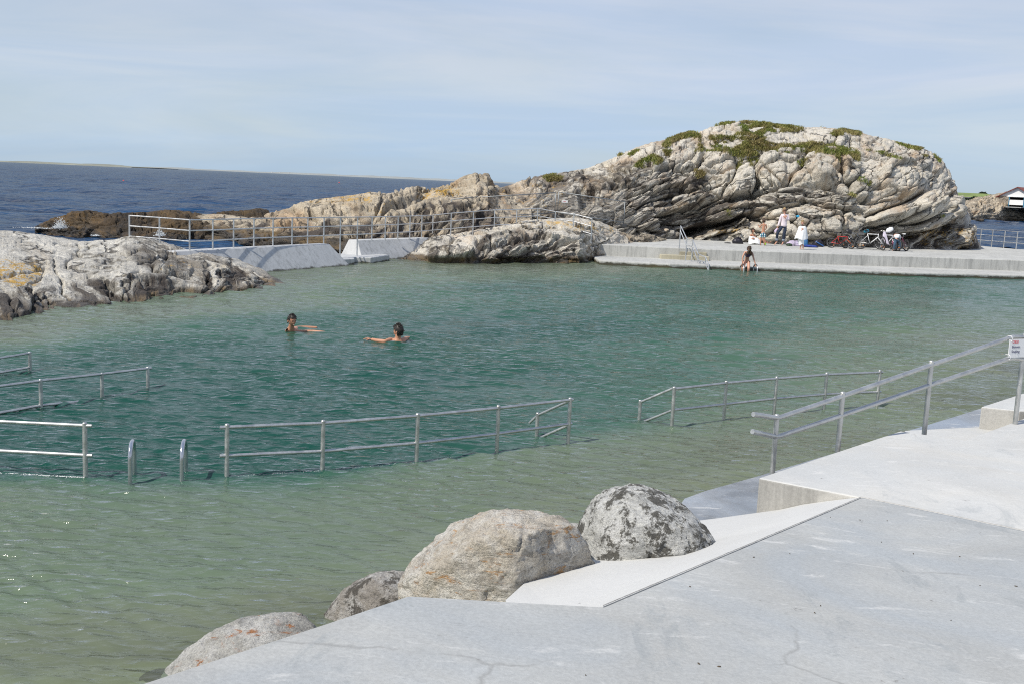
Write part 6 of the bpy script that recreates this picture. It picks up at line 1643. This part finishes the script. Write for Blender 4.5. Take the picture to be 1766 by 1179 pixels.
# girl in bikini climbing the ladder ---------------------------------------------------
GZ = ZP(1250, 410, 14.74); Y0 = 42.85
w = lambda x, y, dy=0.0: GZ(x, y, Y0 + dy)
hd = w(622, 285, -.22); nk = w(612, 368, -.12); ch = w(592, 425, -.04); wa = w(565, 520, .06); pe = w(552, 595, .12); sL, sR = w(520, 358, -.06), w(692, 372, -.06); eL, wL = w(452, 500, -.10), w(448, 668, -.14); eR_, wR = w(732, 520, -.12), w(780, 690, -.16)
hL, hR = w(505, 620, .1), w(602, 622, .1); kL, aL, tL = w(455, 780, -.15), w(455, 965, .0), w(450, 1040, -.1); kR, aR, tR = w(608, 790, -.15), w(585, 985, -.02), w(560, 1050, -.12)
body = MB(); V, F = skin_shape([[(pe, (.125, .10)), (wa, (.095, .075)), (ch, (.115, .08)), (nk, .045), (hd, .05)], [(ch, (.115, .08)), (sL, .045), (eL, .034), (wL, .024)], [(ch, (.115, .08)), (sR, .045), (eR_, .034), (wR, .024)],
    [(pe, (.125, .10)), (hL, .085), (kL, .055), (aL, .034)] + foot_chain(aL, tL, .9)[1:], [(pe, (.125, .10)), (hR, .085), (kR, .055), (aR, .034)] + foot_chain(aR, tR, .9)[1:]])
body.add(V, F); Bg = basis((.03, -1, -.75), Vector((0, 0, 1))); head_geo(body, hd, Bg, .215); hand_geo(body, wL, (0, -.15, -1), (0, -1, -.3), .85, 1.1); hand_geo(body, wR, (.1, -.15, -1), (0, -1, -.3), .85, 1.1, -1)
bt = MB(); V, F = skin_shape([[(wa.lerp(ch, .35), (.118, .09)), (ch + Vector((0, -.015, -.01)), (.132, .105)), (ch.lerp(nk, .45), (.10, .085))]]); bt.add(V, F)
bb_ = MB(); V, F = skin_shape([[(pe + Vector((0, 0, .09)), (.135, .11)), (pe + Vector((0, 0, .01)), (.150, .125)), (hL, .105), (hL.lerp(kL, .16), .098)], [(pe + Vector((0, 0, .01)), (.150, .125)), (hR, .105), (hR.lerp(kR, .16), .098)]]); bb_.add(V, F)
hrm = hair_geo(hd, Bg, .225, 12, low=-.07, back=-.1, front=.05)
rgh = random.Random(4)
for i in range(46):
    s_ = rgh.choice((-1, 1)); p = hd + Bg @ Vector((s_ * rgh.uniform(.045, .08), rgh.uniform(-.06, .05), rgh.uniform(-.02, .06)))
    q = (nk if s_ < 0 else nk) + Vector((s_ * rgh.uniform(.05, .12), rgh.uniform(-.14, -.05), rgh.uniform(-.10, .0)))
    hrm.tube([p, p.lerp(q, .5) + Vector((s_ * .02, -.02, 0)), q, q + Vector((s_ * .005, -.01, -.05))], [.012, .013, .011, .004], 5)
person('long haired girl in a purple and black bikini climbing down the pool ladder', Vector((pe.x, pe.y, 0)), [prt(body, 'body', [M_skin2, M_eye, M_lip]), prt(bt, 'bikini_top', M_bikini), prt(bb_, 'bikini_bottom', M_bikini_b), prt(hrm, 'hair', M_hair_b)])
# swimmers ----------------------------------------------------------------------------
SZ = ZP(480, 530, 14.72); Y0 = at(500, 572, Z=0).y
w = lambda x, y, dy=0.0: SZ(x, y, Y0 + dy)
hd = w(345, 335, 0); nk = w(325, 520, .03); ch = w(300, 640, .08); sL, sR = w(190, 588, .02), w(455, 560, .22)
def wz(px_, py_, z_): return at(480 + px_ / 14.72, 530 + py_ / 14.72, Z=z_)
body = MB(); V, F = skin_shape([[(ch + Vector((-.1, .3, -.45)), (.13, .10)), (ch, (.15, .10)), (nk, .058), (hd, .06)], [(ch, (.15, .10)), (sL, .062), (wz(520, 625, -.025), .045), (wz(900, 620, -.012), .040), (wz(1150, 645, -.01), .036), (wz(1420, 690, -.02), .028)],
    [(ch, (.15, .10)), (wz(470, 540, -.03), .058), (wz(700, 515, -.01), .042), (wz(1000, 520, -.01), .030)]])
body.add(V, F); B1 = basis((.62, -.75, -.12)); head_geo(body, hd, B1, .232); hand_geo(body, wz(1420, 690, -.02), (1, -.25, 0), (0, 0, -1), 1, .2); hand_geo(body, wz(1000, 520, -.02), (1, .1, 0), (0, 0, -1), 1, .2)
person('smiling dark haired swimmer facing right with arms stretched along the surface', Vector((nk.x, nk.y, 0)), [prt(body, 'body', [M_skin, M_eye, simple('smile', (.7, .5, .45), .4)]), prt(hair_geo(hd, B1, .236, 15, low=.0, back=-.05, front=.055, thick=1.07), 'hair', M_hair_d)])
SZ = ZP(620, 550, 17.66); Y0 = at(686, 588, Z=0).y
w = lambda x, y, dy=0.0: SZ(x, y, Y0 + dy)
def wz(px_, py_, z_): return at(620 + px_ / 17.66, 550 + py_ / 17.66, Z=z_)
hd = w(1185, 375, 0); nk = w(1175, 570, -.02); ch = w(1150, 690, .0); sL, sR = w(960, 635, .05), w(1350, 640, .05)
body = MB(); V, F = skin_shape([[(ch + Vector((.1, -.2, -.5)), (.13, .10)), (ch, (.15, .09)), (nk, .058), (hd, .06)], [(ch, (.15, .09)), (sL, .060), (wz(790, 690, .012), .045), (wz(520, 655, .015), .036), (wz(360, 615, .02), .028)], [(ch, (.15, .09)), (sR, .058), (wz(1440, 585, -.01), .042), (wz(1580, 575, -.02), .03)]])
body.add(V, F); B2 = basis((-.85, .42, .02)); head_geo(body, hd, B2, .230); hand_geo(body, wz(360, 615, .02), (-1, .2, .12), (0, 0, -1), 1, .25)
person('dark haired swimmer seen from behind, turned to the left with one arm out', Vector((nk.x, nk.y, 0)), [prt(body, 'body', [M_skin, M_eye, M_lip]), prt(hair_geo(hd, B2, .236, 18, low=-.01, back=-.085, front=.05, spike=.10), 'hair', M_hair_d)])

# ------------------------------------------------------------------ bicycles and belongings
M_tyre = simple('black_rubber', (.018, .018, .018), .8)
M_rim = simple('grey_rim', (.30, .30, .31), .35, .7)
M_blk = simple('black_plastic', (.02, .02, .022), .5)
def paint(n, c, met=0.0): return simple(n, c, .3, met, var=.05)
def bicycle(label, rear, front, rad, frame_m, lean=0.0, fork_m=None, saddle_m=None, fender=False, steer=0.0, saddle_h=1.0, flip=False, bar='flat', accent=None, reflect=True):
    """rear / front: wheel contact points on the quay"""
    rear, front = Vector(rear), Vector(front)
    wb = (front - rear).length
    root = empty('bicycle', rear, label, 'bicycle', 'bicycles leaning against the rock')
    ang = math.atan2(front.y - rear.y, front.x - rear.x)
    root.rotation_euler = (lean, 0, ang); root.rotation_mode = 'XYZ'
    fork_m = fork_m or frame_m; saddle_m = saddle_m or M_blk
    k = rad / .33
    def wheel(x, st):
        Rm = Matrix.Rotation(st, 3, 'Z')
        c = Vector((x, 0, rad))
        def ring(r0, n=32): return [c + Rm @ Vector((math.cos(2 * math.pi * i / n) * r0, 0, math.sin(2 * math.pi * i / n) * r0)) for i in range(n)]
        wl = MB().tube([c + Rm @ Vector((0, -.05, 0)), c + Rm @ Vector((0, .05, 0))], .025 * k, 10).build('wheel', M_rim, root)
        MB().tube(ring(rad - .022), .024, 8, closed=True).build('tyre', M_tyre, wl)
        MB().tube(ring(rad - .052), .012, 6, closed=True).build('rim', M_rim, wl)
        sp = MB()
        for i in range(18):
            a = 2 * math.pi * i / 18; sp.tube([c + Rm @ Vector((0, .02 * (-1) ** i, 0)), c + Rm @ Vector((math.cos(a) * (rad - .05), 0, math.sin(a) * (rad - .05)))], .0022, 4, cap=False)
        sp.build('spokes', M_rim, wl)
        if reflect: MB().box(c + Rm @ Vector((rad * .45, 0, -rad * .45)), (.07, .012, .03), M=Rm @ Matrix.Rotation(R(-45), 3, 'Y')).build('reflector', M_orange, wl, smooth=False)
    wheel(0, 0); wheel(wb, steer)
    bb = Vector((wb * .42, 0, rad * .88)); st = Vector((wb * .30, 0, rad * 2.25)); hb = Vector((wb * .80, 0, rad * 1.95)); ht = Vector((wb * .77, 0, rad * 2.35)); ra = Vector((0, 0, rad)); fa = Vector((wb, 0, rad))
    f = MB()
    for a, b, r_ in ((bb, st, .018), (bb, hb, .024), (st, ht + Vector((.02, 0, -.03)), .020), (hb, ht, .024)): f.tube([a, b], r_ * k ** .5, 10)
    for s_ in (-1, 1):
        y = Vector((0, .045 * s_, 0)); f.tube([ra + y, bb + y * .5], .011, 8); f.tube([ra + y, st.lerp(bb, .15) + y * .3], .009, 8)
    f.build('frame', frame_m, root)
    fk = MB(); cr = hb + Vector((.01, 0, -.06))
    for s_ in (-1, 1): y = Vector((0, .05 * s_, 0)); fk.tube([cr, cr + y + Vector((.01, 0, -.03)), fa + y], .014, 8)
    fk.build('fork', fork_m, root)
    bars = MB(); hc_ = ht + Vector((-.02, 0, .08)); Rs = Matrix.Rotation(steer, 3, 'Z')
    bars.tube([ht, hc_], .015, 8); 
    bars.tube([hc_ + Rs @ Vector((-.06, -.28, .05)), hc_ + Rs @ Vector((.03, -.12, .02)), hc_ + Rs @ Vector((.03, .12, .02)), hc_ + Rs @ Vector((-.06, .28, .05))], .013, 8)
    hbo = bars.build('handlebar', M_blk, root)
    for s_ in (-1, 1): MB().tube([hc_ + Rs @ Vector((-.10, .29 * s_, .05)), hc_ + Rs @ Vector((-.02, .22 * s_, .04))], .019, 8).build('grip', M_blk, hbo)
    sp_ = st + (st - bb).normalized() * .16 * saddle_h
    MB().tube([st, sp_], .014, 8).build('seat_post', M_rim, root)
    sd = MB(); V = []; 
    sd.tube([sp_ + Vector((-.13, 0, .02)), sp_ + Vector((-.10, 0, .03)), sp_ + Vector((0, 0, .028)), sp_ + Vector((.13, 0, .025)), sp_ + Vector((.15, 0, .02))], [.02, .075, .055, .024, .01], 10, flat=.4); sd.build('saddle', saddle_m, root)
    ck = MB().tube([bb + Vector((0, -.055, 0)), bb + Vector((0, .055, 0))], .02, 8)
    n = 20; ck.tube([bb + Vector((math.cos(6.283 * i / n) * .085 * k, -.05, math.sin(6.283 * i / n) * .085 * k)) for i in range(n)], .007, 6, closed=True)
    for s_ in (-1, 1): e_ = bb + Vector((.10 * s_, .07 * s_, -.12 * s_)) * k; ck.tube([bb + Vector((0, .06 * s_, 0)), e_], .011, 6); ck.box(e_ + Vector((0, .05 * s_, 0)), (.08, .09, .02))
    ck.tube([ra + Vector((0, -.05, .035)), bb + Vector((0, -.05, .085 * k))], .005, 5); ck.tube([ra + Vector((0, -.05, -.035)), bb + Vector((0, -.05, -.085 * k))], .005, 5)
    ck.build('crank', M_blk, root)
    if fender:
        fd = MB(); n = 14; L_ = [ra + Vector((math.cos(R(40 + 130 * i / n)) * (rad + .03), 0, math.sin(R(40 + 130 * i / n)) * (rad + .03))) for i in range(n + 1)]
        fd.tube(L_, .028, 8, flat=.3); fd.build('mudguard', M_blk, root)
    return root
M_orange = simple('orange_reflector', (.75, .25, .03), .3)
BZ = lambda zx, zy: (1400 + zx / 9.811, 380 + zy / 9.811)
def qp(zx, zy=None, Y=None):
    px_, py_ = BZ(zx, zy or 460)
    if Y is None: p = at(px_, py_, Z=QZ)
    else:
        p = at(px_, 427, Y=Y)
    return Vector((p.x, p.y, QZ))
def wheelpair(zr, zf, Yr, wb, sgn=-1):
    r_ = qp(zr, Y=Yr); 
    px_, _ = BZ(zf, 0)
    dx = at(px_, 427, Y=Yr).x - r_.x
    dy = math.sqrt(max(0.0, wb * wb - dx * dx)) * sgn
    return r_, Vector((r_.x + dx, Yr + dy, QZ))
Yk = 52.05
a, b = wheelpair(325, 625, Yk, .92); bicycle('red childrens bicycle with a black helmet on its handlebar, first bicycle from the left', a, b, .255, paint('red_paint', (.55, .03, .03)), R(8), steer=R(-35), fork_m=paint('red_orange_paint', (.6, .12, .04)))
a, b = wheelpair(815, 510, Yk + .42, 1.03, -1); bicycle('silver bicycle with a tall saddle, standing behind the red one', a, b, .33, paint('silver_paint', (.5, .5, .5), .6), R(-6), saddle_h=1.9, fork_m=paint('silver_fork', (.45, .45, .45), .6))
a, b = wheelpair(820, 1130, Yk - .02, 1.06); bicycle('white mountain bicycle with orange details and a rear mudguard, in the middle of the row', a, b, .335, paint('white_paint', (.78, .78, .78)), R(8), fender=True, steer=R(-50))
a, b = wheelpair(1150, 1330, Yk + .25, 1.0); bicycle('white bicycle with a lilac cloth and a white helmet hanging on it', a, b, .33, paint('white_paint_glossy', (.76, .76, .78)), R(10), steer=R(10), saddle_m=simple('cream_saddle', (.7, .68, .6), .6))
a, b = wheelpair(1430, 1445, Yk - .05, .85, 1); bicycle('small pink childrens bicycle in front of the bending child', b, a, .25, paint('pink_paint', (.65, .10, .30)), R(4), reflect=False)
a, b = wheelpair(1600, 1525, Yk - .2, .92, 1); bicycle('black and pink bicycle with a white saddle, last bicycle on the right', a, b, .28, paint('black_pink_paint', (.10, .02, .05)), R(-5), saddle_m=simple('white_saddle', (.8, .8, .78), .6))
def helmet(label, zx, zy, Y, r_, mat, tilt):
    c = at(*BZ(zx, zy), Y=Y); M_ = Matrix.Rotation(tilt, 3, 'Y') @ Matrix.Rotation(R(20), 3, 'X')
    e_ = empty('helmet', c, label, 'helmet', 'helmets hanging on the bicycles')
    m = MB(); n = 18; V = []; F = []
    for j in range(8):
        th = math.pi * .56 * j / 7
        for i in range(n):
            a_ = 2 * math.pi * i / n; k_ = 1 + .05 * math.cos(a_ * 6) * math.sin(th)
            V.append(M_ @ Vector((math.sin(th) * math.cos(a_) * r_ * 1.25 * k_, math.sin(th) * math.sin(a_) * r_ * k_, math.cos(th) * r_ * .9)))
    for j in range(7):
        for i in range(n): F.append((j * n + i, (j + 1) * n + i, (j + 1) * n + (i + 1) % n, j * n + (i + 1) % n))
    o = m.add(V, F).build('shell', mat, e_); s_ = o.modifiers.new('solid', 'SOLIDIFY'); s_.thickness = .02
    vt = MB()
    for x_ in (-.5, 0, .5):
        vt.tube([M_ @ Vector((r_ * (x_ - .25), r_ * .55 * (1 if x_ else .2), r_ * .86)), M_ @ Vector((r_ * (x_ + .25), r_ * .55 * (1 if x_ else .2), r_ * .86))], .014, 6)
    vt.build('vent', M_blk, e_)
    MB().tube([M_ @ Vector((0, -r_ * .8, -.0)), M_ @ Vector((.02, 0, -r_ * 1.3)), M_ @ Vector((0, r_ * .8, 0))], .007, 5).build('strap', M_blk, e_)
helmet('white helmet hanging tilted from the white bicycle', 1318, 172, 51.75, .15, M_shirt, R(-35))
helmet('black helmet hanging on the handlebar of the red bicycle', 620, 200, 51.5, .14, M_blk, R(25))
helmet('blue helmet hanging on the mountain bicycle handlebar', 925, 190, 51.9, .11, simple('teal_plastic', (.02, .22, .32), .4), R(-20))
c = at(*BZ(1235, 230), Y=51.6)
ck = drape([(c + Vector((-.03, 0, .10)), .05, .04), (c + Vector((0, -.02, -.10)), .10, .05), (c + Vector((.12, -.03, -.42)), .09, .04), (c + Vector((.22, -.03, -.50)), .03, .03)], 5, .2, 6, 30)
tag(ck.build('cloth', simple('pale_lilac_cloth', (.74, .68, .78), .9)), 'pale lilac cloth draped over the white bicycle with the helmet', 'cloth')
# child bending over beside the pink bicycle
Y0 = 51.35
w = lambda x, y, dy=0.0: at(*BZ(x, y), Y=Y0 + dy)
pe = w(1440, 310, 0); hL, hR = w(1425, 325, 0), w(1462, 325, .03); kL, aL = w(1402, 405, -.04), w(1395, 478, .04); kR, aR = w(1490, 400, .0), w(1485, 474, .10); wa = w(1440, 262, .1); ch = w(1436, 235, .30); nk = w(1440, 262, .46); hd = w(1450, 300, .58)
for v_ in (aL, aR): v_.z = QZ + .07
body = MB(); V, F = skin_shape([[(pe, (.09, .08)), (wa, (.09, .075)), (ch, (.11, .07)), (nk, .036), (hd, .045)], [(ch, (.11, .07)), (w(1385, 262, .3), .036), (w(1378, 320, .25), .027), (w(1400, 360, .25), .02)], [(ch, (.11, .07)), (w(1492, 262, .3), .036), (w(1500, 320, .3), .027), (w(1480, 370, .3), .02)],
    [(pe, (.09, .08)), (hL, .06), (kL, .045), (aL, .03)] + foot_chain(aL, aL + Vector((-.03, .12, -.05)), .8)[1:], [(pe, (.09, .08)), (hR, .06), (kR, .045), (aR, .03)] + foot_chain(aR, aR + Vector((.03, .12, -.05)), .8)[1:]])
body.add(V, F); Bk = basis((0, .6, -.9)); head_geo(body, hd, Bk, .2)
sh = MB(); V, F = skin_shape([[(pe + Vector((0, -.02, -.02)), (.13, .115)), (wa, (.14, .12)), (ch, (.145, .11)), (nk, .05)], [(ch, (.145, .11)), (w(1385, 262, .3), .055), (w(1380, 310, .26), .042)], [(ch, (.145, .11)), (w(1492, 262, .3), .055), (w(1500, 310, .3), .042)]]); sh.add(V, F)
jn = MB(); V, F = skin_shape([[(pe + Vector((0, 0, .03)), (.115, .10)), (hL, .085), (kL, .062), (aL + Vector((0, 0, .0)), .052)], [(pe + Vector((0, 0, .03)), (.115, .10)), (hR, .085), (kR, .062), (aR + Vector((0, 0, .0)), .052)]]); jn.add(V, F)
shoe = MB()
for a_ in (aL, aR): shoe.ball(a_ + Vector((0, .04, -.035)), (.045, .11, .04), 10, 6)
person('child in a white top and blue jeans bending over among the bicycles', Vector((pe.x, pe.y, QZ)), [prt(body, 'body', [M_skin2, M_eye, M_lip]), prt(sh, 'shirt', M_shirt), prt(jn, 'jeans', M_jeans2), prt(shoe, 'shoes', M_blk), prt(hair_geo(hd, Bk, .21, 22), 'hair', M_hair_b)])
# bags, towels and clothes on the quay
def lump(name, label, cat, px_, py_, w_, d_, h_, mat, seed, group=None, amp=.25, sub=4, Yo=0.0, pinch=0.0, lift=0.0):
    c = at(px_, py_, Z=QZ); c = Vector((c.x, c.y + Yo, QZ))
    bm = bmesh.new(); bmesh.ops.create_icosphere(bm, subdivisions=sub, radius=1)
    V = np.array([v.co[:] for v in bm.verts]); F = [[v.index for v in f.verts] for f in bm.faces]; bm.free()
    V = np.sign(V) * np.abs(V) ** .8
    V = V * (1 + amp * fbm(V, 1.6, 4, .6, seed) + amp * .6 * np.abs(fbm(V, 3.1, 3, .6, seed + 2)))[:, None]
    V[:, :2] *= (1 - pinch * np.clip(V[:, 2:3], 0, 1))
    V[:, 2] = np.maximum(V[:, 2], -.55) + .55
    V = V * [w_ / 2, d_ / 2, h_ / 1.55]
    o = mesh_obj(name, V, np.array(F), mat); o.location = c + Vector((0, 0, .002 + lift))
    return tag(o, label, cat, group) if label else o
M_bag = simple('black_nylon', (.018, .016, .024), .45, var=.5, scale=10)
bg_ = lump('bag', 'black nylon bag lying left of the sitting girl', 'bag', 1272, 420.6, .52, .35, .30, M_bag, 3, pinch=.3)
for s_ in (-1, 1):
    MB().tube([(s_ * .12, -.08, .22), (s_ * .10, -.10, .34), (s_ * .02, -.10, .36), (-s_ * .04, -.1, .28)], .012, 6).build('handle', M_bag, bg_)
lump('shoes', 'pair of dark sandals left of the black bag', 'shoes', 1256, 420.2, .22, .14, .05, M_blk, 5)
lump('shoes', 'small dark item on the quay between the black bag and the sandals', 'shoes', 1251, 420, .10, .08, .04, M_blk, 6)
lump('clothes', 'pile of white and purple clothes left of the towel child', 'clothes', 1370, 424.4, .62, .4, .26, simple('white_purple_print', (.55, .48, .62), .9, var=.9, scale=6), 7, amp=.4)
lump('clothes', 'dark clothes at the left end of the clothes pile', 'clothes', 1361, 424.6, .25, .3, .12, simple('dark_green_print', (.05, .08, .05), .9, var=.9, scale=9), 8, amp=.4)
lump('towel', 'crumpled royal blue towel behind the towel child', 'towel', 1399, 426.8, .62, .35, .10, simple('royal_blue_cloth', (.03, .06, .28), .9, var=.5, scale=9), 9, amp=.5)
lump('towel', 'beige towel heaped over the blue towel', 'towel', 1400, 423.8, .45, .3, .16, simple('beige_cloth', (.60, .54, .44), .9, var=.3), 10, amp=.4)
lump('backpack', 'bright blue backpack standing just behind the towel child', 'backpack', 1389, 424.2, .24, .25, .36, simple('bright_blue_nylon', (.03, .15, .36), .6, var=.4), 11, pinch=.3)
bp = lump('backpack', 'blue and black backpack lying left of the red bicycle', 'backpack', 1411, 425.8, .50, .4, .34, M_bag, 12, amp=.3, pinch=.3)
for i in range(3): MB().tube([(-.2 + i * .07, -.19, .26 - i * .05), (0 + i * .06, -.23, .16 - i * .03), (.17 + i * .03, -.2, .05)], .018, 6).build('strap', simple('blue_webbing', (.03, .14, .42), .6), bp)
c = at(1318.8, 422.4, Z=QZ); bo = empty('water_bottle', (c.x, c.y - .1, QZ), 'bright lime green bottle beside the boy in plaid shorts', 'bottle')
M_lime = simple('lime_plastic', (.38, .75, .04), .35)
MB().tube([(0, 0, 0), (0, 0, .02), (0, 0, .19), (0, 0, .215)], [.035, .04, .04, .028], 14).build('bottle_body', M_lime, bo); MB().tube([(0, 0, .215), (0, 0, .25)], .024, 12).build('cap', M_blk, bo)
c = at(1298.8, 420.4, Z=QZ); bo = empty('water_bottle', (c.x, c.y - .35, QZ), 'grey flask standing in front of the sitting girl', 'bottle')
MB().tube([(0, 0, 0), (0, 0, .02), (0, 0, .17), (0, 0, .20)], [.03, .035, .035, .02], 14).build('bottle_body', M_rim, bo); MB().tube([(0, 0, .20), (0, 0, .23)], .018, 12).build('cap', M_blk, bo)
# blue cap hanging on the rock face
c = at(1376, 373.6, Y=52.3); M_bcap = simple('sky_blue_plastic', (.03, .35, .60), .4)
e_ = empty('swim_mask', c, 'sky blue swimming mask hanging on the rock face between the woman and the towel child', 'mask')
MB().ball((0, 0, 0), (.085, .05, .06), 14, 8).build('mask_frame', M_bcap, e_); MB().tube([(0, .02, .04), (-.05, .04, .20), (-.10, .06, .32)], .008, 6).build('strap', M_blk, e_)
scene.render.film_transparent = False
